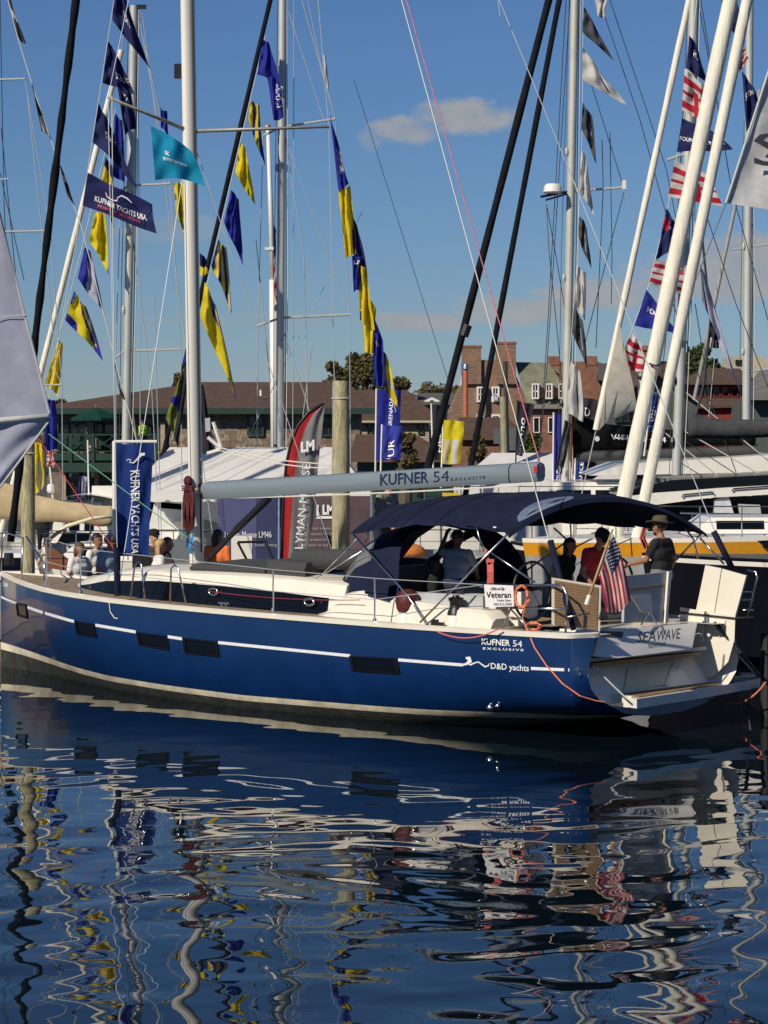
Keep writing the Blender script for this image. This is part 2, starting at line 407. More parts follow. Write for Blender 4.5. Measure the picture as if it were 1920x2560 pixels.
# scuffs and polishing marks on the blue topsides
_n = m_hull.node_tree; _bs = _n.nodes['Principled BSDF']; _lk = [l for l in _n.links if l.to_socket == _bs.inputs['Base Color']][0].from_socket
_tc = _n.nodes.new('ShaderNodeTexCoord'); _mp = _n.nodes.new('ShaderNodeMapping'); _mp.inputs['Scale'].default_value = (1.2, 1.2, 5.5); _n.links.new(_tc.outputs['Object'], _mp.inputs['Vector'])
_nz = _n.nodes.new('ShaderNodeTexNoise'); _nz.inputs['Scale'].default_value = 2.6; _nz.inputs['Detail'].default_value = 9; _nz.inputs['Roughness'].default_value = .7; _nz.inputs['Distortion'].default_value = 1.8; _n.links.new(_mp.outputs[0], _nz.inputs['Vector'])
_mr = _n.nodes.new('ShaderNodeMapRange'); _mr.inputs[1].default_value = .60; _mr.inputs[2].default_value = .80; _mr.inputs[4].default_value = .16; _n.links.new(_nz.outputs['Fac'], _mr.inputs[0])
_mx = _n.nodes.new('ShaderNodeMix'); _mx.data_type = 'RGBA'; _n.links.new(_mr.outputs[0], _mx.inputs[0]); _n.links.new(_lk, _mx.inputs[6]); _mx.inputs[7].default_value = (.10, .16, .30, 1); _n.links.new(_mx.outputs[2], _bs.inputs['Base Color'])
hull = yp('hull', mb, [m_hull, m_boot, m_foul], smooth=60)
# the hull ends turn inwards at the stern: a return facing aft on each quarter
QR = [(1580, 1493), (1586, 1491), (1640, 1477), (1690, 1470), (1725, 1479), (1752, 1500), (1768, 1525), (1790, 1560)]
def q_in(z):
    v = to_px(0., 1.7, z)[1]; return on_x(interp(v, QR), v, -.03).y
zz = np.linspace(zb(.18)+.004, zs(.18), 16)
for s in (1, -1):
    b = MB(); b.loft([[Vector((.18, s*hull_b(.18, z), z)), Vector((.13, s*(hull_b(.18, z)*.9+q_in(z)*.1+.012), z)), Vector((-.03, s*min(q_in(z), hull_b(.18, z)-.02), z))] for z in zz], closed=False); yp('quarter_return', b, m_hull, smooth=True)
b = MB(); zt_ = [z for z in zz if z < .60]; b.poly([Vector((-.03, min(q_in(z), hull_b(.18, z)-.02), z)) for z in zt_]+[Vector((-.03, -min(q_in(z), hull_b(.18, z)-.02), z)) for z in zt_[::-1]]); yp('transom_foot', b, m_hull)
# toe rail
mb = MB()
for side in (1, -1):
    xs_ = [.0, .02, .04, .06, .085, .11, .14]+[x for x in stx if x < LB-.02]
    mb.loft([[Vector((x, side*(bd(x)+.022), zs(x)-.005)), Vector((x, side*(bd(x)+.026), zs(x)+.055)), Vector((x, side*(bd(x)-.035), zs(x)+.075)), Vector((x, side*(bd(x)-.05), zs(x)-.01))] for x in xs_], cap=True)
yp('toe_rail', mb, m_cream, smooth=40)
# waist stripe
def px_strip(line, h, e=.006, n=3):
    mb = MB(); us = np.linspace(line[0][0], line[-1][0], max(2, int(abs(line[-1][0]-line[0][0])/14)))
    mb.loft([[hull_off(u, interp(u, line)-h/2+h*k, e) for k in np.linspace(0, 1, n)] for u in us], closed=False); return mb
STR = [(2, 1492), (40, 1508), (100, 1529), (181, 1553), (340, 1580), (455, 1597), (640, 1616), (900, 1642), (1150, 1662), (1326, 1671), (1424, 1675)]
m_stripe = mat('stripe_white', (.72, .74, .76), .35, var=.04)
for a_, b2 in ((3, 42), (69, 186), (239, 340), (420, 456), (546, 876), (996, 1158), (1328, 1424)):
    l = [(a_, interp(a_, STR))]+[p for p in STR if a_ < p[0] < b2]+[(b2, interp(b2, STR))]
    yp('waist_stripe', px_strip(l, 7.5 if a_ > 60 else 6), m_stripe, hull)
# hull windows: recessed-looking frame and dark pane
m_frame = mat('window_frame_black', (.004, .004, .005), .5, var=0, spec=.2)
for qd in ([(41, 1508), (66, 1512), (70, 1548), (45, 1540)], [(187, 1552), (237, 1561), (243, 1595), (193, 1586)], [(341, 1580), (419, 1590), (424, 1626), (349, 1613)], [(457, 1594), (545, 1605), (550, 1643), (463, 1633)], [(874, 1640), (993, 1646), (1002, 1686), (882, 1678)]):
    def qp(s, t, e, qd=qd):
        A, B, C_, D_ = qd
        u = (A[0]*(1-s)+B[0]*s)*(1-t)+(D_[0]*(1-s)+C_[0]*s)*t; v = (A[1]*(1-s)+B[1]*s)*(1-t)+(D_[1]*(1-s)+C_[1]*s)*t
        return hull_off(u, v, e)
    b = MB()
    for s0, s1, t0, t1 in ((0, 1, 0, .12), (0, 1, .88, 1), (0, .07, .12, .88), (.93, 1, .12, .88)):
        b.loft([[qp(s, t, .004), qp(s, t, .024)] for s, t in [(s0+(s1-s0)*q_, t0) for q_ in np.linspace(0, 1, 7)]+[(s1, t0+(t1-t0)*q_) for q_ in np.linspace(0, 1, 5)]+[(s1+(s0-s1)*q_, t1) for q_ in np.linspace(0, 1, 7)]+[(s0, t1+(t0-t1)*q_) for q_ in np.linspace(0, 1, 5)]], closed=False)
        b.loft([[qp(s, t, .024) for t in np.linspace(t0, t1, 4)] for s in np.linspace(s0, s1, 7)], closed=False)
    fr = yp('hull_window', b, m_frame, hull)
    b = MB(); b.loft([[qp(s, t, .006) for t in np.linspace(.06, .94, 5)] for s in np.linspace(.04, .96, 9)], closed=False)
    yp('window_pane', b, m_glass, fr)
# lettering on the hull
m_let = mat('lettering_white', (.80, .81, .82), .4, var=0)
m_let_navy = mat('lettering_navy', (.012, .02, .07), .4, var=0)
m_let_grey = mat('lettering_charcoal', (.035, .035, .045), .4, var=0)
m_let_red = mat('lettering_red', (.40, .03, .06), .5, var=0)
hs = lambda u, v: hull_off(u, v, .008)
for nm, s_, a_, c_, h_, bo, sp in (('model_name', 'KUFNER', (1205, 1611), (1276, 1615), 15, .018, 1), ('model_number', '54', (1283, 1616), (1306, 1618), 16, 0, 1), ('model_variant', 'EXCLUSIVE', (1208, 1623.5), (1310, 1628), 5.2, .02, 1.35), ('dealer_name', 'D&D yachts', (1228, 1672), (1323, 1678), 15, .01, 1)):
    b = MB(); text_on(b, s_, a_, c_, h_, hs, bold=bo, space=sp); yp(nm, b, m_let, hull)
b = MB(); text_on(b, 'LUMA', (9, 1465), (22, 1469), 11, hs, bold=.02); yp('bow_lettering', b, m_let, hull)
b = MB()                                            # swan-like wave emblem before the dealer's name
def stroke(mb, pts, w, surf):
    rows = []
    for i, (u, v) in enumerate(pts):
        a = pts[max(0, i-1)]; c2 = pts[min(len(pts)-1, i+1)]; dx, dy = c2[0]-a[0], c2[1]-a[1]; l = math.hypot(dx, dy) or 1
        ww = (w[i] if isinstance(w, list) else w)/2; rows.append([surf(u-dy/l*ww, v+dx/l*ww), surf(u+dy/l*ww, v-dx/l*ww)])
    mb.loft(rows, closed=False)
stroke(b, [(1158, 1662), (1167, 1660), (1176, 1653), (1173, 1646), (1165, 1644)], [4, 6, 10, 11, 3], hs)
stroke(b, [(1168, 1658), (1177, 1662), (1188, 1657), (1197, 1655), (1205, 1661), (1214, 1667), (1222, 1664), (1224, 1658)], [2, 4, 3, 3, 3, 4, 3, 1], hs)
yp('hull_emblem', b, m_let, hull)
b = MB()
for (u, v) in ((1442, 1672), (1456, 1671), (1447, 1684)):
    p = on_x(u, v, .075)+Vector((-.012, .02, 0)); b.tube([p, p+Vector((-.03, .012, 0))], .028, 10)
yp('vent_fitting', b, m_steel, hull)
b = MB()
for (u, v, r) in ((1229, 1769, .06), (1248, 1765, .045)):
    p = hull_off(u, v, .0); b.ball(p+Vector((0, .03, 0)), (r, r, r), 12, 8)
yp('exhaust_outlet', b, m_steel, hull, smooth=True)

# deck
def rngx(a, b, n): return list(np.linspace(a, b, n))
mb = MB(); mb.loft([[Vector((x, y*(bd(x)-.045), zs(x)+.02+.05*(1-y*y))) for y in (-1, -.6, 0, .6, 1)] for x in rngx(1.4, LB-.1, 50)], closed=False)
yp('teak_deck', mb, m_teak_grey, smooth=True)
# deck planks picked out by caulking strips
mb = MB()
for k in np.arange(.12, 1.9, .12):
    for side in (1, -1):
        pts = [Vector((x, side*(bd(x)-k), zs(x)+.026+.05*(1-((bd(x)-k)/bd(x))**2))) for x in rngx(6, LB-.6, 46) if bd(x)-k > .06 and (k < .75 or x > 12.4)]
        if len(pts) > 2: mb.loft([[p+Vector((0, -.006, 0)), p+Vector((0, .006, 0))] for p in pts], closed=False)
tag(yp('deck_caulking', mb, m_black), kind='stuff')

# coachroof traced from the photograph on its port side
def bc(x): return interp(x, [(5.2, 1.50), (8, 1.50), (10, 1.38), (11.5, 1.12), (12.4, .84), (13.0, .58), (13.35, .3)])
ROOF = [(150, 1458), (205, 1452), (235, 1442), (270, 1433), (330, 1427), (400, 1428), (500, 1432), (640, 1440), (760, 1450), (900, 1466), (960, 1474)]
BAND = [(150, 1468), (231, 1459), (270, 1451), (400, 1451), (560, 1464), (700, 1478), (800, 1491), (960, 1508)]
xs_c = rngx(5.3, 13.3, 50); R = []
for x in xs_c:
    y = bc(x); u, _ = to_px(x, y, 2.); zd = zs(x)+.03; zr = max(zd+.05, z_at(x, y, interp(u, ROOF))); zw = min(zr-.02, max(zd+.03, z_at(x, y, interp(u, BAND))))
    R.append((x, y, zd, zw, zr))
def crow(x, y, zd, zw, zr, s):
    return [Vector((x, s*(y+.10), zd-.02)), Vector((x, s*(y+.05), zw)), Vector((x, s*(y+.045), zw+.004)), Vector((x, s*(y-.03), zr-.02)), Vector((x, s*(y-.10), zr+.015)), Vector((x, s*y*.5, zr+.07)), Vector((x, 0, zr+.09))]
mb = MB()
for s in (1, -1): mb.loft([crow(*r, s) for r in R], closed=False)
a = R[0]; mb.poly([p for p in crow(*a, 1)]+[p for p in crow(*a, -1)][::-1])
mb.poly([p for p in crow(*R[-1], 1)]+[p for p in crow(*R[-1], -1)][::-1])
roof = yp('coachroof', mb, m_cream, smooth=35)
mb = MB()
for s in (1, -1):
    rr = [r for r in R if 5.55 < r[0] < 12.95]
    mb.loft([[Vector((x, s*(y+.108), zd+.015)), Vector((x, s*(y+.085), (zd+zw)/2)), Vector((x, s*(y+.058), zw-.004))] for x, y, zd, zw, zr in rr], closed=False)
yp('window_band', mb, m_glass, roof, smooth=True)
for (u, v) in ((535, 1479), (775, 1505)):
    p = on_y(u, v, bc(9 if u < 600 else 6.5)+.13); b = MB()
    b.tube([p+Vector((math.cos(t)*.11*(1 if abs(math.cos(t)) > .3 else 1), .02, math.sin(t)*.055)) for t in np.linspace(0, 2*PI, 17)], .02, 6); yp('opening_port', b, m_steel, roof, smooth=True)
# deck on top of the coachroof and sun pads
b = MB(); b.loft([[Vector((x, y*(bc(x)-.25), interp(x, [(r[0], r[4]) for r in R])+.03+.075*(1-abs(y)))) for y in (-1, -.5, 0, .5, 1)] for x in rngx(6.3, 12.6, 16)], closed=False); yp('coachroof_teak', b, m_teak_grey, roof)
zr_ = lambda x: interp(x, [(r[0], r[4]) for r in R])
for i, (x0, x1, h) in enumerate(((6.45, 7.35, .26), (7.4, 9.25, .13))):
    for s in (1,):
        b = MB(); b.loft([[Vector((x, yy, zr_(x)+hh)) for yy, hh in ((1.26, .0), (1.3, h*.5), (1.24, h), (0, h+.05), (-1.24, h), (-1.3, h*.5), (-1.26, 0))] for x in rngx(x0, x1, 6)], closed=True, cap=True)
        yp('sun_pad', b, m_grey_fab, smooth=30)
b = MB(); b.tube([on_y(742, 1398, 1.0), on_y(935, 1398, .9)], .17, 12); yp('rolled_cushion', b, m_grey_fab, smooth=40)

# cockpit: coamings, seats, sole
COAM = [(740, 1540), (800, 1536), (835, 1512), (862, 1482), (908, 1476), (970, 1494), (1040, 1504), (1115, 1516), (1226, 1528), (1240, 1560), (1300, 1585)]
mb = MB()
for s in (1, -1):
    rows = []
    for x in rngx(1.95, 5.75, 26):
        yo, yi = 1.72, 1.36; u, _ = to_px(x, yo, 2.); zt = max(zs(x)+.06, z_at(x, yo, interp(u, COAM)))
        rows.append([Vector((x, s*(yo+.10), zs(x)+.0)), Vector((x, s*(yo+.02), zt-.05)), Vector((x, s*(yo-.05), zt)), Vector((x, s*(yi+.03), zt)), Vector((x, s*yi, zt-.04)), Vector((x, s*yi, 1.1))])
    mb.loft(rows, closed=False); mb.poly(rows[0]); mb.poly(rows[-1])
yp('cockpit_coaming', mb, m_cream, smooth=35)
b = MB(); b.box((3.1, 0, 1.08), (5.6, 2.7, .06)); yp('cockpit_sole', b, m_teak)
for s in (1, -1):
    b = MB(); b.box((3.8, s*1.08, 1.32), (2.8, .52, .42)); yp('cockpit_seat', b, m_cream)
    b = MB(); b.box((3.8, s*1.07, 1.57), (2.7, .5, .08)); yp('seat_cushion', b, m_lgrey)
    for k in range(2):
        b = MB(); b.box((4.45-1.4*k, s*1.42, 1.84), (1.36, .14, .38)); yp('back_cushion', b, m_lgrey)
b = MB(); b.box((3.9, .0, 1.5), (1.5, .55, .8)); b.box((3.9, 0, 1.93), (1.6, .75, .05)); yp('cockpit_table', b, m_cream)
b = MB(); b.box((5.27, 0, 1.75), (.05, 2.6, 1.2)); yp('companionway_bulkhead', b, m_black)
# winches: pedestal, drum
def winch(u, v, y, drum, name='winch'):
    p = on_y(u, v, y); b = MB(); b.lathe(p+Vector((0, 0, -.26)), [(.21, -.05), (.19, .12), (.15, .2)], 16); w = yp('winch_base', b, m_cream, smooth=40)
    b = MB(); b.lathe(p, [(.14, -.06), (.13, 0), (.10, .05), (.095, .13), (.12, .18), (.12, .21), (.06, .22), (.05, .25)] if drum is m_black else [(.14, -.06), (.17, .0), (.19, .12), (.16, .24), (.09, .30)], 16); yp(name, b, drum, w, smooth=40)
winch(1018, 1521, 1.66, mat('maroon_rope_bag', (.09, .012, .014), .6, var=.4, vscale=14, bump=.02, bscale=12), 'rope_cover')
winch(1140, 1528, 1.66, m_black, 'winch_drum')
# steering wheels on pedestals
for i, (y, x) in enumerate(((1.05, 1.75), (-1.05, 1.75))):
    cz = on_y(1335, 1478, 1.05).z; b = MB()
    b.tube([Vector((x, y+.45*math.cos(t), cz+.45*math.sin(t))) for t in np.linspace(0, 2*PI, 33)], .022, 6, cap=False); wh = yp('steering_wheel', b, m_black, smooth=True)
    for k in range(5):
        b = MB(); t = 2*PI*k/5+.3; b.tube([Vector((x, y, cz)), Vector((x, y+.45*math.cos(t), cz+.45*math.sin(t)))], .014, 5); yp('spoke', b, m_black, wh)
    b = MB(); b.box((x+.18, y, 1.5), (.3, .34, .84)); b.box((x+.2, y, 2.0), (.42, .46, .22)); yp('helm_pedestal', b, m_cream, wh)
    b = MB(); b.slab([(x+.0, y-.2, 2.06), (x+.0, y+.2, 2.06), (x+.28, y+.2, 2.2), (x+.28, y-.2, 2.2)], (0, 0, .02)); yp('chart_plotter', b, m_glass, wh)

# stern: inner transom, locker with the name, lids, platform
def sx_(u, v, x): return on_x(u, v, x)
# outline of the inner transom well on a plane a little inside the hull end
XW = .42
def tw(u, v, e=0.): return on_x(u, v, .78-.62*(v-1590)/165+e)      # the wall leans forward at the top
mb = MB()
mb.poly([tw(1446, 1600), tw(1450, 1690), tw(1478, 1750), tw(1530, 1768), tw(1640, 1748), tw(1781, 1705), tw(1806, 1640), tw(1806, 1590)][::-1])
well = yp('transom_wall', mb, mat('gelcoat_shade', (.80, .76, .66), .3, var=.08, vscale=1.5, coat=.3))
b = MB(); b.slab([tw(1571, 1670, -.02), tw(1683, 1650, -.02), tw(1664, 1711, -.02), tw(1559, 1730, -.02)], (.01, 0, 0)); yp('garage_door', b, mat('gelcoat_ivory', (.74, .68, .48), .35, var=.08), well)
b = MB(); b.slab([tw(1684, 1655, -.04), tw(1676, 1712, -.04), tw(1662, 1713, -.04)], (.03, 0, 0)); yp('gusset', b, m_cream, well)
# side skins of the open stern (inside of the hull ends)
for s in (1, -1):
    mb = MB(); zz = np.linspace(.5, zs(.18), 12)
    mb.loft([[Vector((-.029, s*q_in(z), z)), Vector((.06, s*(q_in(z)-.03), z)), Vector((.85, s*(q_in(z)-.03), z))] for z in zz], closed=False)
    yp('quarter_lining', mb, m_cream, smooth=True)
# deck aft of the cockpit on both quarters
mb = MB()
for s in (1, -1):
    mb.loft([[Vector((x, s*(bd(x)-.04), zs(x)+.025)), Vector((x, s*1.30, zs(x)+.03))] for x in rngx(.0, 1.95, 12)], closed=False)
mb.box((.9, 0, 1.16), (1.2, 3.0, .05))
yp('quarter_deck', mb, m_lgrey)
# name locker
XA = .10
def nl(u, v, e=0.): return on_x(u, v, .30-.30*(v-1560)/85+e)
P_ = [nl(1497, 1578), nl(1743, 1557), nl(1730, 1622), nl(1545, 1645), nl(1486, 1641)]
mb = MB(); mb.slab(P_, (.75, 0, 0)); lock = yp('stern_locker', mb, mat('gelcoat_grey_white', (.78, .76, .70), .25, var=.06, vscale=1.5, coat=.4))
b = MB(); b.slab([nl(1503, 1577, -.012), nl(1559, 1580, -.012), nl(1556, 1594, -.012), nl(1503, 1590, -.012)], (.004, 0, 0)); yp('vent_grille', b, mat('bronze_grille', (.08, .07, .05), .6), lock)
ls = lambda u, v: nl(u, v, -.005)
b = MB(); text_on(b, 'SEA', (1592, 1607), (1639, 1602), 26, ls, shear=.22, bold=.004); text_on(b, 'WAVE', (1643, 1602), (1702, 1596), 26, ls, shear=.22, bold=.004); text_on(b, 'NEWPORT', (1621, 1621), (1664, 1616), 11, ls); yp('name_lettering', b, m_let_grey, lock)
# teak lid with separate slats, standing open on the port quarter
tq = [(1381, 1444), (1503, 1464), (1500, 1578), (1381, 1562)]
TLa, TRa = on_y(1381, 1444, 1.95), on_y(1503, 1464, 1.35)
def tp(s, t, e=0.):
    u = (tq[0][0]*(1-s)+tq[1][0]*s)*(1-t)+(tq[3][0]*(1-s)+tq[2][0]*s)*t; v = (tq[0][1]*(1-s)+tq[1][1]*s)*(1-t)+(tq[3][1]*(1-s)+tq[2][1]*s)*t
    q_ = on_y(u, v, 1.95-.6*s); n_ = Vector((-(TLa.y-TRa.y), TLa.x-TRa.x, 0)).normalized()
    return q_+n_*e
b = MB(); b.slab([tp(0, 0), tp(1, 0), tp(1, 1), tp(0, 1)], tuple(tp(0, 0, -.05)-tp(0, 0))); lid = yp('seat_lid', b, m_cream)
for k in range(15):
    t0, t1 = .045+k*.0625, .045+(k+1)*.0625-.008
    b = MB(); b.slab([tp(.04, t0, .001), tp(.93, t0, .001), tp(.93, t1, .001), tp(.04, t1, .001)], tuple(tp(0, 0, .016)-tp(0, 0))); yp('slat', b, m_teak, lid)
# white lid, open amidships, with its hinge plate
b = MB(); b.slab([on_x(1563, 1440, .35), on_x(1680, 1429, .35), on_x(1668, 1556, .35), on_x(1560, 1556, .35)], (.05, 0, 0)); l2 = yp('locker_lid', b, m_lgrey)
b = MB(); b.slab([on_x(1672, 1429, .3), on_x(1680, 1428, .3), on_x(1668, 1558, .3), on_x(1663, 1558, .3)], (.04, 0, 0)); yp('lid_edge', b, m_cream, l2)
b = MB(); b.slab([on_x(1568, 1471, .34), on_x(1676, 1459, .34), on_x(1675, 1466, .34), on_x(1568, 1479, .34)], (.02, 0, 0)); yp('lid_trim', b, m_teak, l2)
b = MB(); b.slab([on_x(1578, 1492, .32), on_x(1630, 1489, .32), on_x(1630, 1542, .32), on_x(1603, 1530, .32)], (.02, 0, 0)); yp('hinge_plate', b, m_cream, l2)
b = MB(); b.tube([on_x(1603, 1562, .2), on_x(1624, 1527, .3), on_x(1642, 1562, .2)], .012, 6); yp('lid_strut', b, m_steel, l2)
# starboard quarter: inner moulding and two open lids
b = MB(); b.poly([on_y(1700, 1518, -1.62), on_y(1838, 1540, -1.62), on_y(1836, 1600, -1.62), on_y(1820, 1655, -1.62), on_y(1783, 1692, -1.62), on_y(1700, 1690, -1.62)]); sq_ = yp('starboard_moulding', b, m_cream)
b = MB(); b.slab([on_y(1732, 1552, -1.60), on_y(1762, 1552, -1.60), on_y(1760, 1605, -1.60), on_y(1731, 1605, -1.60)], (0, .02, 0)); yp('locker_door', b, m_white, sq_)
b = MB()
for (u, v) in ((1772, 1585), (1749, 1562), (1749, 1588)):
    p = on_y(u, v, -1.58); b.tube([p, p+Vector((0, .03, 0))], .045, 12)
yp('shower_fitting', b, m_white, sq_)
b = MB(); b.slab([on_y(1767, 1413, -1.75), on_y(1807, 1421, -1.75), on_y(1788, 1540, -1.75), on_y(1742, 1533, -1.75)], (0, .04, 0)); yp('quarter_lid', b, m_cream)
b = MB(); b.slab([on_y(1809, 1422, -1.75), on_y(1869, 1439, -1.75), on_y(1840, 1545, -1.75), on_y(1790, 1540, -1.75)], (0, .04, 0)); yp('quarter_lid', b, m_cream)
b = MB(); b.tube([on_y(1690, 1531, -1.6), on_y(1838, 1546, -1.6), on_y(1884, 1543, -1.6)], .016, 6); yp('hinge_bar', b, m_black)
# folding platform
PZ = .60
def pz(u, v, z=PZ): return on_z(u, v, z)
mb = MB()
top = [pz(1526, 1737), pz(1592, 1748), pz(1760, 1722), pz(1925, 1692), pz(1960, 1682), pz(1850, 1690), pz(1781, 1694)]
mb.slab([p+Vector((0, 0, -.14)) for p in top], (0, 0, .14))
plat = yp('stern_platform', mb, m_white)
k = 9; A0, A1, B0, B1 = pz(1533, 1736, PZ+.004), pz(1782, 1696, PZ+.004), pz(1597, 1744, PZ+.004), pz(1915, 1692, PZ+.004)
for i in range(k):
    s0, s1 = i/k+.006, (i+1)/k-.006
    b = MB(); b.slab([A0.lerp(B0, s0), A1.lerp(B1, s0), A1.lerp(B1, s1), A0.lerp(B0, s1)], (0, 0, .012)); yp('plank', b, m_teak, plat)
b = MB(); b.box(pz(1556, 1752, PZ-.06)+Vector((0, 0, .0)), (.42, .10, .17)); yp('platform_end_block', b, m_cream, plat)
b = MB(); b.tube([on_x(1482, 1665, .1), pz(1568, 1748)], .014, 6); b.tube([on_y(1798, 1590, -1.6), pz(1893, 1690)], .016, 6); yp('platform_stay', b, m_rope_w)
b = MB(); b.tube([on_y(1785, 1556, -1.55), on_y(1850, 1630, -1.7), pz(1900, 1690)], .03, 6); yp('gas_strut', b, m_black)

# mast, spreaders, boom
mst = on_y(492, 1408, 0); mtp = on_y(469, 0, 0); mdir = (mtp-mst)/(mtp.z-mst.z)
def mast_at(z): return mst+mdir*(z-mst.z)
mb = MB(); mb.tube([mast_at(z) for z in np.linspace(mst.z-.05, 23.5, 12)], .148, 18, sq=(1.0, .72)); mast = yp('mast', mb, mat('mast_silver', (.74, .72, .66), .36, metal=.0, var=.08, vscale=1.2, stretch=(1, 1, .2)), smooth=50)
b = MB(); b.tube([mast_at(z)+Vector((-.145, .02, 0)) for z in (2.4, 12, 23.3)], .016, 6); yp('luff_track', b, m_black, mast)
sr = mast_at(on_y(475, 328, 0).z)
tipP = on_y(270, 243, 1.55); tipS = on_y(822, 317, -1.55)
for nm, tip in (('spreader', tipP), ('spreader', tipS)):
    b = MB(); b.tube([sr, sr.lerp(tip, .5), tip], [.07, .055, .04], 8, sq=(.55, 1)); yp(nm, b, mat('spreader_grey', (.34, .32, .28), .4, metal=.2), mast, smooth=True)
b = MB(); p = on_y(447, 178, .12); b.box(p, (.14, .1, .26)); yp('deck_light', b, m_black, mast)
b = MB()
for (u, v) in ((503, 1150), (503, 1195)):
    p = on_y(u, v, .1); b.ball(p, (.025, .012, .05), 8, 6)
yp('halyard_exit', b, m_steel, mast)
b = MB(); b.tube([on_y(470, 1370, .15), on_y(470, 1190, .15)], .035, 6); yp('rope_jammer', b, m_black, mast)
# boom
g0, g1 = on_y(513, 1226, 0), on_y(1352, 1178, 0)
mb = MB(); prof = [(-.085, .12), (-.11, .05), (-.11, -.09), (-.07, -.165), (.07, -.165), (.11, -.09), (.11, .05), (.085, .12), (.0, .155)]
mb.loft([[g0.lerp(g1, t)+Vector((0, y, z*k_)) for y, z in prof] for t, k_ in ((0, .92), (.01, 1), (.5, 1), (.99, 1), (1, .93))], cap=True)
boom = yp('boom', mb, mat('boom_grey', (.20, .25, .28), .35, var=.10, vscale=3, stretch=(.2, 1, 3), metal=.1, coat=.2), smooth=50)
b = MB(); b.loft([[g0.lerp(g1, t)+Vector((0, y*1.02, z*1.02)) for y, z in prof] for t in (.925, .928)], cap=False); yp('end_band', b, m_black, boom)
bs_ = lambda u, v: on_y(u, v, .118)
for nm, s_, a_, c_, h_, bo, sp in (('model_name', 'KUFNER', (950, 1213), (1071, 1206), 28, .016, 1), ('model_number', '54', (1083, 1206), (1122, 1203), 28, -.008, 1), ('model_variant', 'EXCLUSIVE', (1127, 1202), (1213, 1196), 7, .01, 1.5)):
    b = MB(); text_on(b, s_, a_, c_, h_, bs_, bold=bo, space=sp); yp(nm, b, m_let_navy, boom)
b = MB(); b.box(on_y(1339, 1173, .12), (.07, .01, .1)); yp('boom_badge', b, m_red, boom)
b = MB(); b.box(on_y(505, 1222, .0), (.16, .1, .2)); yp('gooseneck', b, m_steel, boom)
b = MB(); b.tube([on_y(515, 1404, 0), on_y(660, 1252, 0)], .05, 10); b.tube([on_y(590, 1325, 0), on_y(672, 1246, 0)], .065, 10); yp('boom_vang', b, m_black, smooth=40)
def sag(a, b, d, n=10): return [a.lerp(b, t)+Vector((0, 0, -d*4*t*(1-t))) for t in np.linspace(0, 1, n)]
b = MB(); b.tube(sag(on_y(520, 1246, .05), on_y(1300, 1214, .05), .03), .014, 5); yp('reefing_line', b, m_rope_w)
b = MB(); b.tube([on_y(697, 1243, .0), on_y(697, 1412, .1)], .02, 6); yp('boom_crutch', b, m_steel)
# standing rigging
def wire(name, pts, r=.008, m=None):
    b = MB(); b.tube(pts, r, 5); return yp(name, b, m or m_wire)
chP = on_y(295, 1482, 2.0); chS = on_y(846, 1425, -2.0)
up = mast_at(23.0)
wire('cap_shroud', [tipP, Vector((mast_at(14).x, .9, 14)), up]); wire('cap_shroud', [tipP, chP]); wire('lower_shroud', [sr, chP])
wire('cap_shroud', [tipS, chS]); wire('lower_shroud', [sr, chS]); wire('cap_shroud', [tipS, on_y(795, 0, -1.3), up])
b = MB(); b.tube([on_y(810, 138, -1.5), on_y(819, 222, -1.52)], .03, 6); yp('shroud_light', b, m_lgrey)
b = MB(); b.tube([on_y(291, 1368, 2.0), on_y(294, 1490, 2.0)], .055, 8); yp('shroud_sleeve', b, m_navy)
wire('backstay', [on_y(1004, 0, .9), on_y(1372, 1350, 1.7)], .009, m_rope_w); b = MB(); b.tube([on_y(1376, 1352, 1.7), on_y(1434, 1574, 1.85)], [.05, .042], 8); yp('backstay_sleeve', b, m_navy, smooth=True)
wire('backstay', [on_y(1248, 0, -.5), on_y(1433, 450, -1.1), on_y(1786, 1326, -1.7)], .009); b = MB(); b.tube([on_y(1784, 1328, -1.7), on_y(1830, 1420, -1.85)], .05, 8); yp('backstay_sleeve', b, m_navy, smooth=True)
wire('topping_lift', [on_y(1016, 0, 0), on_y(1352, 1165, 0)], .010, mat('pink_fleck_rope', (.62, .16, .22), .7, var=.5, vscale=30))
wire('inner_stay', [on_y(1245, 0, -.3), on_y(1250, 40, -.3)], .006)
fa, fb = on_y(190, 0, 0), on_y(22, 1392, 0); ft = fa+(fa-fb)*.9
mb = MB(); pts = [fb.lerp(ft, t) for t in np.linspace(.015, 1, 60)]
mb.tube(pts, [.07+.012*math.sin(i*1.9)+.006*math.sin(i*.7) for i in range(60)], 10); yp('furled_genoa', mb, mat('furled_sail_black', (.008, .009, .012), .8, var=.5, vscale=3, bump=.01, bscale=8, spec=.12), smooth=True)
b = MB(); b.lathe(on_y(22, 1398, 0), [(.09, -.12), (.1, 0), (.09, .12)], 12); yp('furling_drum', b, m_black)
for (a, c2, col, r) in (((122, 1085), (470, 1345), m_green_rope, .009), ((95, 1095), (290, 1380), mat('red_line', (.42, .05, .06), .7, var=.3, vscale=60), .010)):
    wire('sheet', [on_y(*a, 1.0), on_y(*c2, .6)], r, col)
wire('flag_halyard', [on_y(330, -60, .6), on_y(285, 0, .8), on_y(205, 520, .9), on_y(120, 1000, .9)], .007, m_rope_w)
wire('lifting_line', [on_y(280, 240, 1.5), on_y(283, 700, 1.6), on_y(287, 1110, 1.8)], .009, m_rope_w)
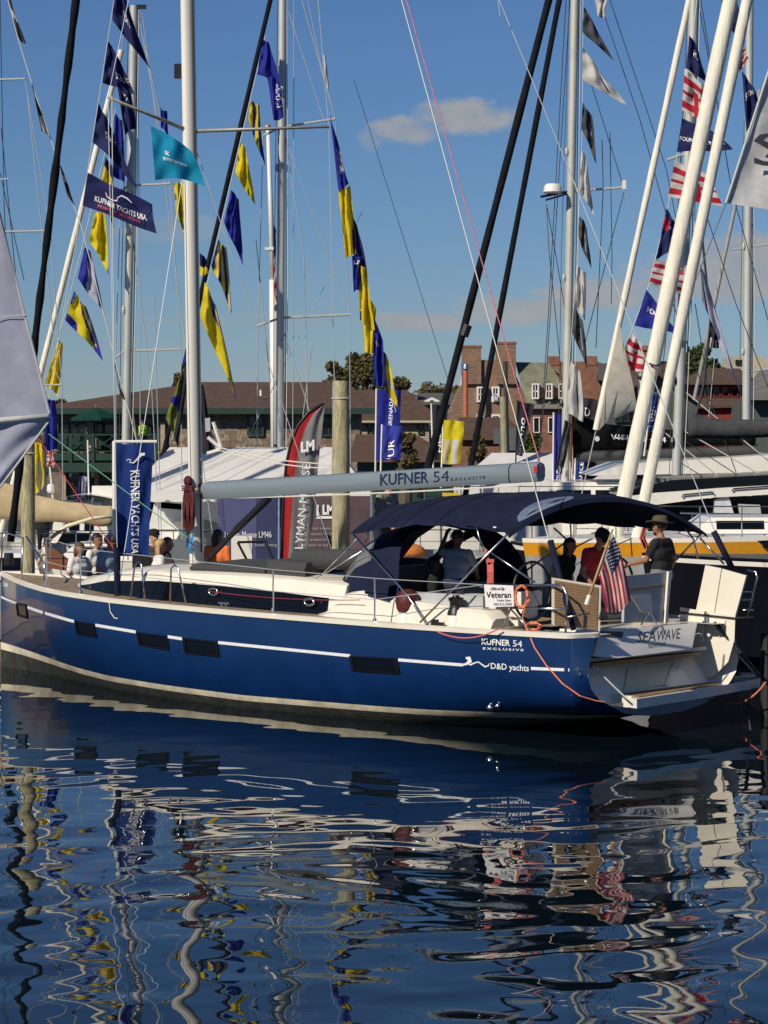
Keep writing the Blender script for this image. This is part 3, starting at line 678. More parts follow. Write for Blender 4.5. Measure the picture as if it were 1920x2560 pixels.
# coiled ropes at the mast
b = MB()
for k in range(16):
    x0 = 471+(k % 8-3.5)*3.4; b.tube([on_y(x0*.6+471*.4, 1214+k % 3*4, .22+.01*k), on_y(x0+2*math.sin(k), 1245, .24+.008*k), on_y(x0+2.5*math.sin(k*2), 1290, .25+.008*k), on_y(x0*.8+472*.2+random.uniform(-4, 4), 1328-random.random()*9, .24)], .017, 5)
b.ball(on_y(470, 1203, .2), (.085, .08, .10))
for v_ in (1216, 1221, 1226): b.tube([on_y(471+15*math.cos(t), v_, .28+.1*math.sin(t)) for t in np.linspace(0, 2*PI, 13)], .014, 5, cap=False)
yp('rope_coil', b, m_red_rope, label='maroon rope coil hung on the mast')
b = MB()
for k in range(8):
    b.tube([on_y(478+random.uniform(-10, 10), 1336, .25), on_y(466+random.uniform(0, 26), 1370, .27), on_y(476+random.uniform(-4, 10), 1384, .25), on_y(468+random.uniform(0, 20), 1350, .22)], .012, 5)
yp('rope_coil', b, m_blue_rope, label='small blue rope coil at the mast foot')

# stanchions, lifelines, rails
def stanch(u0, v0, v1, y):
    a = on_y(u0, v0, y); c2 = on_y(u0, v1, y); b = MB(); b.tube([a, c2], .014, 6); b.lathe(a, [(.04, -.02), (.03, .04)], 8); yp('stanchion', b, m_steel); return c2
tops = []
for u, v0, v1 in ((116, 1460, 1345), (201, 1481, 1372), (683, 1526, 1424), (937, 1552, 1446)):
    x = None
    # find the deck-edge station seen at column u
    xs_t = min(np.linspace(.5, 15.8, 300), key=lambda q: abs(to_px(q, bd(q)-.1, zs(q))[0]-u)); tops.append(stanch(u, v0, v1, bd(xs_t)-.1))
for k in range(len(tops)-1):
    for f in (1, .55):
        z0, z1 = tops[k], tops[k+1]; d0, d1 = zs(z0.x), zs(z1.x)
        wire('lifeline', [Vector((z0.x, z0.y, d0+(z0.z-d0)*f)), Vector((z1.x, z1.y, d1+(z1.z-d1)*f))], .006)
pb = [on_y(1208, 1462, 1.98), on_y(1400, 1464, 2.02)]
for f in (1., .55): wire('lifeline', [Vector((tops[-1].x, tops[-1].y, zs(4)+(tops[-1].z-zs(4))*f)), pb[0]], .006)
for u0, v0, ut, vt, u1, v1 in ((326, 1494, 345, 1404, 362, 1502), (425, 1508, 436, 1412, 466, 1512)):
    y0 = 1.95; b = MB(); b.tube([on_y(u0, v0, y0), on_y(ut-8, vt+10, y0), on_y(ut, vt, y0), on_y(ut+9, vt+8, y0), on_y(u1, v1, y0)], .016, 7); yp('mast_guard_rail', b, m_steel, smooth=True)
# pulpit at the bow
b = MB(); b.tube([on_y(54, 1448, .75), on_y(58, 1345, .7), on_y(10, 1330, .1)], .016, 7); b.tube([on_y(66, 1342, .4), on_y(112, 1412, .9), on_y(110, 1450, .9)], .02, 7); b.tube([on_y(2, 1430, .1), on_y(6, 1355, .1), on_y(12, 1332, .1)], .016, 7); yp('pulpit', b, m_steel, smooth=True)
# pushpit
b = MB(); b.tube([on_y(1200, 1466, 1.98), on_y(1390, 1462, 2.0), on_y(1410, 1470, 2.0), on_y(1418, 1490, 2.0), on_y(1414, 1584, 2.0)], .018, 7); b.tube([on_y(1275, 1520, 1.98), on_y(1410, 1522, 2.0)], .016, 7); b.tube([on_y(1280, 1466, 1.98), on_y(1276, 1522, 1.98), on_y(1258, 1570, 1.98)], .016, 7); b.tube([on_y(1276, 1522, 1.98), on_y(1330, 1580, 1.98)], .014, 7); b.tube([on_y(1418, 1543, 2.), on_y(1474, 1533, 1.7)], .014, 6); yp('pushpit', b, m_steel, smooth=True)
b = MB(); b.tube([on_y(1868, 1426, -2.0), on_y(1890, 1430, -2.0), on_y(1893, 1445, -2.), on_y(1870, 1545, -2.0)], .018, 7)
for v in (1480, 1500, 1525): b.tube([on_y(1856, v, -1.85), on_y(1884, v, -2.0)], .016, 6)
yp('boarding_ladder', b, m_steel, smooth=True)
b = MB(); p = on_y(560, 1515, 2.1); b.tube([p+Vector((-.13, 0, .05)), p+Vector((.13, 0, .05))], .018, 6); b.tube([p+Vector((-.05, 0, 0)), p+Vector((-.05, 0, .05))], .02, 6); b.tube([p+Vector((.05, 0, 0)), p+Vector((.05, 0, .05))], .02, 6); yp('mooring_cleat', b, m_steel)
b = MB(); p = on_y(1094, 1561, 1.95); b.box(p, (.22, .08, .07)); b.box(p+Vector((.05, 0, .05)), (.1, .06, .05)); yp('genoa_car', b, m_black)
wire('jib_sheet', sag(on_y(520, 1478, 1.7), on_y(900, 1500, 1.9), .05), .007, mat('red_sheet', (.25, .02, .05), .7))

# sprayhood and bimini
mb = MB(); mw = MB(); arcs = []
hood = [(5.95, 2.06, 1.30, .02), (5.72, 2.05, 1.44, .40), (5.4, 2.05, 1.54, .74), (5.0, 2.05, 1.60, .96), (4.6, 2.05, 1.64, 1.04), (4.35, 2.0, 1.64, 1.04)]
nA = 21
def harc(x, z0, w, h):
    out = []
    for j in range(nA):
        t = -PI/2+PI*j/(nA-1); y = w*math.copysign(abs(math.sin(t))**.8, math.sin(t)); z = z0-.34*abs(math.sin(t))**6+h*abs(math.cos(t))**.55
        out.append(Vector((x-.35*(abs(math.sin(t))**4)*(1 if x < 5.9 else .4), y, z)))
    return out
arcs = [harc(*h) for h in hood]
for i in range(len(arcs)-1):
    for j in range(nA-1):
        winf = i in (1, 2) and (3 <= j <= 4 or 6 <= j <= 8 or 11 <= j <= 13 or 15 <= j <= 16)
        (mw if winf else mb).quad(arcs[i][j], arcs[i][j+1], arcs[i+1][j+1], arcs[i+1][j])
hd = yp('sprayhood', mb, m_navy, smooth=60)
m_clear = mat('clear_vinyl', (.75, .78, .80), .08, var=0, alpha=.22)
for k_ in (0, 1):
    m3 = MB()
    for f_ in mw.f:
        ps_ = [mw.v[i_] for i_ in f_]
        if (sum(p_[1] for p_ in ps_) > 0) == bool(k_): m3.poly(ps_)
    yp('clear_window', m3, m_clear, hd)
b = MB(); b.quad(on_y(910, 1462, 1.8), on_y(975, 1440, 1.8), on_y(968, 1500, 1.82), on_y(912, 1484, 1.82)); yp('sprayhood_flap', b, m_navy, hd)
stB = [(4.95, 3.42, 2.93, 4.95, 5.0), (4.2, 3.53, 3.05, 4.2, 4.2), (3.5, 3.59, 3.12, 3.5, 3.5), (2.8, 3.61, 3.13, 2.8, 2.75), (2.2, 3.61, 3.08, 2.2, 1.9), (1.35, 3.57, 3.02, 1.68, .75), (1.15, 3.53, 3.0, 1.63, .5)]
def barc(xc, zc, ze, xp, xst, dz=0., w=1.78):
    out = []
    for j in range(25):
        t = -1+2*j/24; k_ = abs(t)**2.25
        x = xc+(xp-xc)*max(0, t)**1.2+(xst-xc)*max(0, -t)**1.2
        out.append(Vector((x, t*w, zc-(zc-ze+(.07 if t < 0 else 0))*k_+dz)))
    return out
def bim(i0, i1, sub=5):
    rows = []
    for i in range(i0, i1):
        for k in range(sub):
            f = k/sub; rows.append([a.lerp(c2, f)+Vector((0, 0, -.02*math.sin(PI*f))) for a, c2 in zip(barc(*stB[i]), barc(*stB[i+1]))])
    rows.append(barc(*stB[i1])); return rows
mb = MB(); rw = bim(0, 4); mb.loft(rw, closed=False); bm_ = yp('bimini', mb, m_navy, smooth=60)
mb = MB(); rw = bim(4, 6); rw = [[p+Vector((0, 0, .022)) for p in r] for r in [barc(2.55, 3.6, 3.12, 2.5, 2.3)]+rw]; mb.loft(rw, closed=False)
lip = [p+Vector((-.03, 0, -.07)) for p in rw[-1]]; mb.loft([rw[-1], lip], closed=False); yp('bimini_rear_panel', mb, m_navy, bm_, smooth=60)
b = MB()
def on_bim(u, v):
    best = None
    for i in range(len(rw)-1):
        for j in range(24):
            p = rw[i][j]; uu, vv = to_px(*p); d = (uu-u)**2+(vv-v)**2
            if best is None or d < best[0]: best = (d, p)
    return best[1]
def bsurf(f, t):                                     # f along the rear panel rows, t across from -1 to 1
    i = min(len(rw)-2, max(0, int(f))); g = f-i; jf = (t+1)*12; j = min(23, max(0, int(jf))); h = jf-j
    return rw[i][j].lerp(rw[i][j+1], h).lerp(rw[i+1][j].lerp(rw[i+1][j+1], h), g)+Vector((0, .01, .012))
best = min(((to_px(*bsurf(f, t))[0]-1368)**2+(to_px(*bsurf(f, t))[1]-1262)**2*4, f, t) for f in np.linspace(1, 8, 30) for t in np.linspace(-.2, .9, 30))
fr_ = [(best[1]+2.6*k_*math.cos(a), best[2]+.30*k_*math.sin(a)) for k_ in (1,) for a in np.linspace(0, 2*PI, 28)[:-1]]; cen = bsurf(best[1], best[2]); rim = [bsurf(min(9.4, max(.2, f)), t) for f, t in fr_]
b.add([cen]+rim, [(0, 1+i, 1+(i+1) % 27) for i in range(27)]); yp('bimini_window', b, mat('bimini_vinyl', (.16, .20, .28), .08, var=.3, vscale=6, coat=.6), bm_)
for x_ in (4.55, 3.85, 3.15, 2.45):
    i_ = max(k_ for k_ in range(len(stB)-1) if stB[k_][0] >= x_-1e-6); f_ = (stB[i_][0]-x_)/(stB[i_][0]-stB[i_+1][0]); b = MB(); b.tube([a.lerp(c2, f_)+Vector((0, 0, .004-.02*math.sin(PI*f_))) for a, c2 in zip(barc(*stB[i_]), barc(*stB[i_+1]))], .011, 5); yp('canvas_seam', b, m_navy, bm_)
for u, v in ((1237, 1318),):
    b = MB(); b.box(on_y(u, v, 1.82), (.06, .01, .02)); yp('maker_tag', b, m_let, bm_)
def bar(pts, r=.017, nm='bimini_frame'):
    b = MB(); b.tube(pts, r, 7); yp(nm, b, m_steel, bm_, smooth=True)
bar([on_y(884, 1336, 1.76), on_y(1020, 1490, 1.85), on_y(1066, 1560, 1.92)]); bar([on_y(1270, 1334, 1.76), on_y(1050, 1556, 1.92)]); bar([on_y(1190, 1313, 1.76), on_y(1200, 1350, 1.74), on_y(1210, 1380, 1.72)])
bar([on_y(1214, 1372, 1.72), on_y(1338, 1456, 1.5)]); bar([on_y(926, 1308, 1.5), on_y(908, 1376, 1.55)], .014)
bar([on_y(905, 1378, 1.5), on_y(700, 1500, 1.2)], .012, 'sprayhood_strut'); bar([on_y(895, 1345, 1.5), on_y(800, 1440, 1.2)], .014, 'sprayhood_strut')
bar([on_y(1425, 1285, -1.5), on_y(1428, 1345, -1.6), on_y(1310, 1430, -1.6)]); bar([on_y(1385, 1320, -1.6), on_y(1440, 1370, -1.6)])
bar([on_y(1632, 1268, -1.72), on_y(1700, 1302, -1.72), on_y(1735, 1350, -1.74), on_y(1745, 1398, -1.76)]); bar([on_y(1752, 1335, -1.76), on_y(1690, 1400, -1.8)]); bar([on_y(1750, 1345, -1.76), on_y(1810, 1410, -1.9)])
# ------------------------------------------------------------------ the other boats
def hull_loft(mb, xb, xs, Y, B, fb, band=None, rake=.5, sheer=.25, zt=0., ang=0.):
    # hull along X from bow xb to stern xs centred on depth Y; bands: list of fractions of the freeboard where the material index steps up
    n = 22; sgn = 1 if xs > xb else -1; L = abs(xs-xb); c = Vector(((xb+xs)/2, Y, 0)); R = Matrix.Rotation(ang, 3, 'Z')
    fr = [-.5/fb, 0]+sorted(list(np.linspace(.12, 1, 6))+(band or []))
    def pt(t, f, s):
        w = B/2*min(1, (max(0., t)/.42)**.62 if t < .42 else 1-.18*((t-.42)/.58)**2)
        zd = fb*(1+sheer*(1-t)**2*.5)
        z = zd*f; ww = w*(.80+.20*f if f > 0 else .55); x = xb+sgn*(L*t-rake*(f-1)*(1-t)*-1*0+rake*(1-f)*(1-t)**3)
        return c+R@(Vector((x, Y+s*max(ww, .01), z+zt))-c)
    ts = np.linspace(0, 1, n)
    for s in (1, -1):
        rows = [[pt(t, f, s) for f in fr] for t in ts]
        mb.loft(rows, closed=False, mif=lambda i, j: sum(1 for b_ in (band or []) if (fr[j]+fr[j+1])/2 > b_))
    mb.poly([pt(1, f, 1) for f in fr]+[pt(1, f, -1) for f in fr[::-1]], 0)
    d = MB(); d.loft([[pt(t, 1, s*k)+Vector((0, 0, .03*(1-abs(k)))) if False else pt(t, 1, 1).lerp(pt(t, 1, -1), (1-s*k)/2) for s, k in ((1, 1), (1, .4), (1, 0), (-1, .4), (-1, 1))] for t in ts], closed=False)
    return d
def spar(root, name, a, b, Y, r, m, ext=0., n=12, Yb=None, wob=0., sq=None, parent=None):
    p, q = W(*a, Y), W(*b, Yb or Y); q = q+(p-q)*0; top = p+(p-q)*ext
    k = 2 if wob == 0 else 40
    pts = [q.lerp(top, t) for t in np.linspace(0, 1, k)]
    mb = MB(); mb.tube(pts, [r*(1+wob*math.sin(i*1.7)*.5+wob*math.sin(i*.63)) for i in range(k)], n, sq=sq)
    return part(name, mb, m, parent or root, smooth=50)
def wires(root, segs, Y, name='stay', r=.011, m=None):
    for s in segs:
        mb = MB(); mb.tube([W(*p, Y) for p in s], r, 4); part(name, mb, m or m_wire, root)
m_mastw = mat('mast_white', (.72, .71, .66), .4, var=.06, vscale=1)
m_masts = mat('mast_anodised', (.52, .53, .50), .38, metal=.25, var=.1, vscale=1)
m_sailw = mat('furled_sail_white', (.74, .72, .62), .8, var=.10, vscale=2.5, stretch=(3, 3, .6), bump=.02, bscale=6)
m_saild = mat('furled_sail_dark', (.008, .009, .013), .8, var=.5, vscale=3, bump=.02, bscale=7, spec=.12)
m_deckg = mat('deck_grey', (.40, .41, .40), .7, var=.12)
def rail(root, u0, u1, v, Y, h=.6, n=6, name='guard_rail'):
    a, c = W(u0, v, Y), W(u1, v, Y); mb = MB(); mb.tube([a+Vector((0, 0, h)), c+Vector((0, 0, h))], .014, 5); mb.tube([a+Vector((0, 0, h*.5)), c+Vector((0, 0, h*.5))], .008, 5)
    for t in np.linspace(0, 1, n): p = a.lerp(c, t); mb.tube([p, p+Vector((0, 0, h))], .014, 5)
    part(name, mb, m_steel, root)
def cabin(root, u0, u1, Y, z0, z1, D, win=True, m=None, slope=.5, name='cabin'):
    x0, x1 = W(u0, 0, Y).x, W(u1, 0, Y).x; mb = MB()
    mb.loft([[Vector((x0, Y+s*D, z0)), Vector((x0+slope, Y+s*D*.85, z1)), Vector((x1-slope*.4, Y+s*D*.85, z1)), Vector((x1, Y+s*D, z0))] for s in (-1, 1)], closed=True, cap=True)
    c = part(name, mb, m or m_white, root)
    if win:
        n = max(2, int((x1-x0)/1.3))
        for i in range(n):
            a = x0+slope+.1+(x1-x0-slope*1.6)*i/n; e = a+(x1-x0-slope*1.6)/n-.14; za, zb_ = z0+(z1-z0)*.35, z0+(z1-z0)*.82
            fy = lambda z: Y-D*(1-.15*(z-z0)/(z1-z0))-.012
            b = MB(); b.quad((a, fy(za), za), (e, fy(za), za), (e, fy(zb_), zb_), (a, fy(zb_), zb_)); part('cabin_window', b, m_glass, c)
    return c

def mast_kit(root, a, b, Y, r):                     # halyards beside the spar, track, and small fittings
    p, q = W(*a, Y), W(*b, Y)
    for dx, rr_, m_ in ((r*1.5, .010, m_rope_w), (-r*1.45, .009, m_wire_d), (r*1.15, .012, m_black)):
        mb = MB(); mb.tube([q+Vector((dx, -.02, 0)), p.lerp(q, .5)+Vector((dx*1.2, -.02, 0)), p+Vector((dx*.8, -.02, 0))], rr_, 4); part('halyard', mb, m_, root)
    for t_, s_ in ((.93, .12), (.80, .1), (.55, .09), (.30, .1)):
        mb = MB(); c = p.lerp(q, t_); mb.lathe(c+Vector((-r*1.1, -r*.6, 0)), [(s_*.5, -s_), (s_*.6, 0), (s_*.35, s_)], 8); part('mast_fitting', mb, m_black if t_ > .7 else m_lgrey, root)
# white sloop with the lower furled headsail, left
Y1 = 66.
b1 = thing('sloop', 'white sloop behind the people on the left dock, with silver mast and white furled headsail', 'sailboat', W(300, 1400, Y1)*1)
b1.location.z = 0
mb = MB(); dk = hull_loft(mb, W(-20, 0, Y1).x, W(640, 0, Y1).x+4, Y1, 3.6, 1.25); part('hull', mb, m_white, b1, 40); part('deck', dk, m_deckg, b1)
cabin(b1, 150, 520, Y1, 1.3, 1.75, 1.1)
spar(b1, 'mast', (335, 14), (309, 1395), Y1, .105, m_masts)
b = MB(); b.box(W(352, 17, Y1), (.28, .1, .1)); part('mast_head', b, m_black, b1)
spar(b1, 'furled_headsail', (303, 125), (-8, 1372), Y1, .075, m_sailw, wob=.06)
for a, c in (((318, 464), (425, 459)), ((318, 464), (302, 482)), ((312, 877), (452, 873)), ((312, 877), (289, 893))): spar(b1, 'spreader', a, c, Y1, .03, m_masts, n=6)
wires(b1, [[(345, 30), (425, 460), (452, 873), (456, 1390)], [(350, 60), (410, 330)], [(318, 480), (380, 980), (400, 1380)], [(330, 20), (302, 482), (289, 893), (292, 1390)], [(345, 60), (349, 700), (352, 1390)], [(355, 30), (470, 900), (540, 1395)], [(303, 125), (318, 20)], [(315, 890), (345, 1130)], [(345, 60), (318, 480)], [(405, 1390), (385, 740)]], Y1)
# cutter with the tan sail cover at the far left
Y2 = 60.
b2 = thing('cutter', 'cream cutter at the left with a tan canvas cover over its boom', 'sailboat', (W(60, 0, Y2).x, Y2, 0))
mb = MB(); dk = hull_loft(mb, W(-560, 0, Y2).x, W(330, 0, Y2).x, Y2, 3.3, 1.15); part('hull', mb, mat('hull_ivory', (.62, .56, .44), .4), b2, 40); part('deck', dk, mat('deck_brown', (.25, .14, .08), .7), b2)
cabin(b2, -300, 120, Y2, 1.2, 1.8, 1.1)
spar(b2, 'mast', (-62, -200), (-60, 1400), Y2, .1, m_mastw)
m_tan = cloth('tan_canvas', (.52, .41, .25), .08)
mb = MB(); rows = []
for t in np.linspace(0, 1, 26):
    u = -60+(285+60)*t; vt = interp(u, [(-60, 1170), (0, 1203), (40, 1216), (90, 1236), (150, 1252), (230, 1262), (285, 1264)]); vb = interp(u, [(-60, 1290), (0, 1298), (90, 1303), (200, 1309), (250, 1316), (285, 1312)])
    h = W(u, vt, Y2).z-W(u, vb, Y2).z; c = W(u, (vt+vb)/2, Y2); wv = .02*math.sin(t*26)+.02*math.sin(t*11)
    rows.append([c+Vector((0, (.16+wv)*math.cos(a)*(1-.5*max(0, math.sin(a))), h/2*math.sin(a)+wv*.4)) for a in np.linspace(0, 2*PI, 17)[:-1]])
mb.loft(rows, cap=True); part('boom_cover', mb, m_tan, b2, smooth=True)
b = MB(); b.tube([W(95, 1408, Y2-1), W(128, 1345, Y2-1), W(165, 1316, Y2-1), W(230, 1296, Y2-1), W(282, 1290, Y2-1)], .045, 7); b.tube([W(112, 1425, Y2-1), W(115, 1350, Y2-1)], .06, 7); part('cockpit_arch', b, mat('arch_ivory', (.66, .60, .44), .5), b2, smooth=True)
b = MB(); b.loft([[W(u, v, Y2+d) for u, v in ((88, 1352), (130, 1330), (200, 1312), (270, 1316), (282, 1330))] for d in (-1.2, 0, 1.2)], closed=False); part('cockpit_canopy', b, mat('canopy_grey', (.36, .34, .30), .8), b2, smooth=True)
b = MB(); b.slab([W(140, 1360, Y2-.6), W(158, 1330, Y2-.6), W(225, 1332, Y2-.6), W(222, 1352, Y2-.6)], (0, .04, 0)); part('windscreen', b, m_glass, b2)
b = MB(); b.slab([W(110, 1352, Y2-1.3), W(118, 1420, Y2-1.3), W(172, 1428, Y2-1.3), W(170, 1398, Y2-1.3)], (0, .1, 0)); part('cockpit_side', b, mat('varnish', (.20, .08, .04), .4), b2)
wires(b2, [[(0, 0), (10, 500), (40, 1240)], [(3, 320), (70, 1000)], [(0, 430), (60, 700)], [(25, 640), (38, 1200)]], Y2, r=.010, m=m_wire_d)
spar(b2, 'spreader', (-60, 200), (63, 197), Y2, .025, m_masts, n=6); spar(b2, 'spreader', (-60, 580), (126, 577), Y2, .025, m_masts, n=6); spar(b2, 'spreader', (-60, 965), (155, 962), Y2, .025, m_masts, n=6)
wires(b2, [[(63, 197), (126, 577), (155, 962), (158, 1380)], [(68, 230), (140, 900)], [(140, 930), (155, 962)]], Y2)
# blue-flagged sloop amidships
Y3 = 70.
b3 = thing('sloop', 'sloop behind the white tent with tall silver mast and thin black furled headsail', 'sailboat', (W(705, 0, Y3).x, Y3, 0))
mb = MB(); dk = hull_loft(mb, W(345, 0, Y3).x, W(1250, 0, Y3).x, Y3, 3.9, 1.3); part('hull', mb, m_white, b3, 40); part('deck', dk, m_deckg, b3)
spar(b3, 'mast', (706, 0), (698, 1400), Y3, .105, m_masts, ext=.35)
spar(b3, 'furled_headsail', (676, 0), (350, 1382), Y3, .065, m_saild, ext=.30, wob=.04)
for a, c in (((703, 318), (838, 297)), ((703, 318), (658, 339)), ((700, 795), (876, 786)), ((700, 795), (643, 815))): spar(b3, 'spreader', a, c, Y3, .032, m_masts, n=6)
wires(b3, [[(755, 0), (838, 297), (874, 786), (878, 1390)], [(770, 0), (800, 150), (838, 297)], [(708, 330), (868, 772)], [(735, 0), (733, 900), (730, 1390)], [(658, 339), (645, 815), (640, 1390)], [(640, 600), (676, 955)], [(712, 340), (760, 640), (770, 1050)], [(703, 810), (775, 1030), (830, 1390)], [(780, 860), (740, 1180)], [(722, 30), (810, 300)]], Y3)
wires(b3, [[(885, 200), (1120, 950)]], Y3, r=.008, m=m_wire_d)
wires(b3, [[(905, 530), (480, 1370)]], Y3, r=.008)
# catamaran with the black boom cover
Y4 = 82.
b4 = thing('catamaran', 'catamaran with black lettered boom cover and two black furled headsails', 'catamaran', (W(1500, 0, Y4).x, Y4, 0))
for d in (-2.6, 2.6):
    mb = MB(); dk = hull_loft(mb, W(1035, 0, Y4).x, W(1960, 0, Y4).x, Y4+d, 1.9, 1.75, rake=.1); h = part('hull', mb, m_white, b4, 40); part('deck', dk, m_white, h)
cabin(b4, 1330, 1960, Y4, 1.7, 3.0, 2.9); 
mb = MB(); mb.slab([W(1475, 1189, Y4-2.8), W(1560, 1160, Y4-2.8), W(1960, 1135, Y4-2.8), W(1960, 1180, Y4-2.8)], (0, 5.6, 0)); part('hard_top', mb, m_white, b4)
spar(b4, 'mast', (1437, 0), (1411, 1260), Y4, .16, mat('mast_grey_green', (.50, .51, .46), .4, metal=.15, var=.1, vscale=1), ext=.4, sq=(1, .85))
for a, c in (((1372, 0), (1050, 1245)), ((1398, 0), (1163, 1240))): spar(b4, 'furled_headsail', a, c, Y4, .118 if a[0] < 1380 else .092, m_saild, ext=.3, wob=.05)
b = MB(); p = W(1260, 815, Y4); b = MB(); b.tube([W(1168, 812, Y4), W(1158, 840, Y4)], .17, 10); part('sail_head_sleeve', b, m_black, b4)
mb = MB(); rows = []
for t in np.linspace(0, 1, 24):
    u = 1432+455*t; vt = interp(u, [(1432, 1030), (1470, 1045), (1500, 1058), (1560, 1063), (1700, 1076), (1880, 1078), (1887, 1085)]); vb = interp(u, [(1432, 1150), (1470, 1128), (1600, 1124), (1750, 1116), (1887, 1112)])
    h = W(u, vt, Y4).z-W(u, vb, Y4).z; c = W(u, (vt+vb)/2, Y4)
    rows.append([c+Vector((0, .24*math.cos(a)+.02*math.sin(t*30), h/2*math.sin(a))) for a in np.linspace(0, 2*PI, 15)[:-1]])
mb.loft(rows, cap=True); cov = part('boom_cover', mb, mat('black_canvas', (.004, .004, .005), .8, var=.4, vscale=4, bump=.03, bscale=5, spec=.1), b4, smooth=True)
spar(b4, 'boom', (1895, 1124), (1440, 1142), Y4, .16, mat('boom_charcoal', (.06, .062, .066), .5, spec=.2), n=10)
sf = lambda u, v: W(u, v, Y4-.285)
b = MB(); text_on(b, 'VISION 444', (1527, 1098), (1665, 1106), 13, sf, space=1.2, bold=.01); part('cover_lettering', b, m_let, cov)
b = MB(); b.quad(sf(1532, 1093), sf(1618, 1097), sf(1618, 1100), sf(1532, 1096)); part('cover_underline', b, m_let, cov)
b = MB(); c = W(1493, 1097, Y4-.285); b.poly([c+Vector((.075*math.cos(t), 0, .085*math.sin(t))) for t in np.linspace(0, 2*PI, 18)[:-1]]); part('cover_badge', b, mat('badge_pale', (.5, .55, .62), .5, var=.3, vscale=30), cov)
spar(b4, 'spreader', (1430, 479), (1560, 468), Y4, .04, m_masts, n=6)
b = MB(); b.box(W(1560, 462, Y4), (.12, .1, .28)); part('mast_light', b, m_white, b4)
b = MB(); c = W(1382, 484, Y4-.4); b.lathe(c, [(.24, 0), (.30, .05), (.28, .22), (.22, .3)], 14); part('radar_dome', b, m_white, b4, 40)
b = MB(); b.tube([W(1425, 478, Y4), W(1352, 492, Y4-.4)], .04, 6); b.tube([W(1420, 484, Y4), W(1365, 500, Y4-.4)], .03, 6); part('radar_bracket', b, m_black, b4)
wires(b4, [[(1415, 0), (1370, 800), (1345, 1200)], [(1425, 0), (1362, 1000), (1335, 1240)], [(1498, 0), (1600, 300), (1672, 560), (1700, 640)], [(1525, 0), (1665, 420), (1720, 700)], [(1475, 200), (1555, 455)], [(1366, 510), (1372, 620), (1400, 900), (1410, 1060)], [(1368, 520), (1390, 640), (1425, 850)], [(1560, 480), (1462, 860)], [(1505, 350), (1508, 470), (1490, 870)], [(1525, 330), (1530, 640), (1528, 760)]], Y4, r=.013, m=m_wire_d)
wires(b4, [[(1560, 468), (1640, 700), (1690, 960)], [(1366, 510), (1374, 640)]], Y4, r=.013)
# white catamaran with the cream thin headsail and a grey boom cover
Y5 = 68.
b5 = thing('catamaran', 'white catamaran on the right with dark saloon windows and grey boom cover', 'catamaran', (W(1700, 0, Y5).x, Y5, 0))
for d in (-2.4, 2.4):
    mb = MB(); dk = hull_loft(mb, W(1420, 0, Y5).x, W(2150, 0, Y5).x, Y5+d, 1.7, 1.9, rake=.1); h = part('hull', mb, m_white, b5, 40); part('deck', dk, m_white, h)
yn = Y5-2.4
def S5(ps, name, m, t=.2, dy=0., parent=None):
    mb = MB(); mb.slab([W(u, v, yn+dy) for u, v in ps], (0, t, 0)); return part(name, mb, m, parent or b5)
S5([(1560, 1242), (1640, 1232), (1700, 1228), (1800, 1220), (2050, 1206), (2050, 1228), (1930, 1236), (1780, 1244), (1640, 1262)], 'coachroof_edge', m_white, 4.6, -.1)
S5([(1555, 1232), (1600, 1218), (1680, 1200), (1760, 1196), (2050, 1180), (2050, 1206), (1800, 1220), (1640, 1232)], 'sliding_hatch', m_glass, 4.2, .1)
S5([(1620, 1262), (1790, 1244), (1870, 1240), (2050, 1236), (2050, 1330), (1620, 1330)], 'saloon_window', m_glass, .05, .25)
S5([(1787, 1250), (1822, 1240), (1862, 1380), (1745, 1385), (1752, 1332), (1760, 1310), (1786, 1285)], 'side_pillar', mat('pillar_grey_white', (.58, .60, .62), .35), .3, 0)
S5([(1500, 1332), (1760, 1330), (1760, 1352), (1500, 1364)], 'side_deck', m_white, 2.0, .0)
S5([(1845, 1260), (1900, 1262), (1905, 1300), (1850, 1296)], 'cockpit_screen', mat('screen_grey', (.42, .44, .42), .4), .05, -.05)
for v0 in ((1705, 1243, 1785, 1236), (1830, 1228, 1925, 1222)):
    b = MB(); b.tube([W(v0[0], v0[1], yn-.15), W(v0[0]+4, v0[1]-6, yn-.15), W(v0[2]-4, v0[3]-6, yn-.15), W(v0[2], v0[3], yn-.15)], .02, 5); part('grab_rail', b, m_black, b5)
b = MB(); sfx = lambda u, v: W(u, v, yn-.02); text_on(b, 'VESSEL', (1779, 1309), (1842, 1311), 7, sfx, shear=.2, space=1.2); part('pillar_lettering', b, m_let_grey, b5)
b = MB(); b.tube([W(1700, 1282, yn-.8), W(1955, 1288, yn-.8)], .022, 6); b.tube([W(1700, 1318, yn-.8), W(1955, 1322, yn-.8)], .012, 5)
for u in (1730, 1806, 1884): b.tube([W(u, 1284, yn-.8), W(u, 1345, yn-.8)], .02, 5)
part('guard_rail', b, m_steel, b5)
spar(b5, 'mast', (1735, 0), (1691, 1188), Y5, .13, m_masts, ext=.3)
spar(b5, 'furled_headsail', (1716, 30), (1490, 1075), Y5, .085, m_sailw, wob=.06, ext=.05); spar(b5, 'headstay', (1490, 1075), (1440, 1300), Y5, .015, m_wire, n=5)
mb = MB(); mb.loft([[W(u, v, Y5-.9+.25*math.sin(k*2+i*.6)) for k, (u, v) in enumerate(ps)] for i, ps in enumerate((((1548, 800), (1538, 860), (1515, 960), (1498, 1075)), ((1553, 830), (1558, 890), (1546, 970), (1510, 1062)), ((1558, 850), (1574, 930), (1580, 1000), (1520, 1052)), ((1560, 860), (1582, 960), (1594, 1022), (1548, 1042))))], closed=False); part('headsail_clew', mb, cloth('sail_cream', (.76, .72, .60), .5), b5, smooth=True)
mb = MB(); rows = []
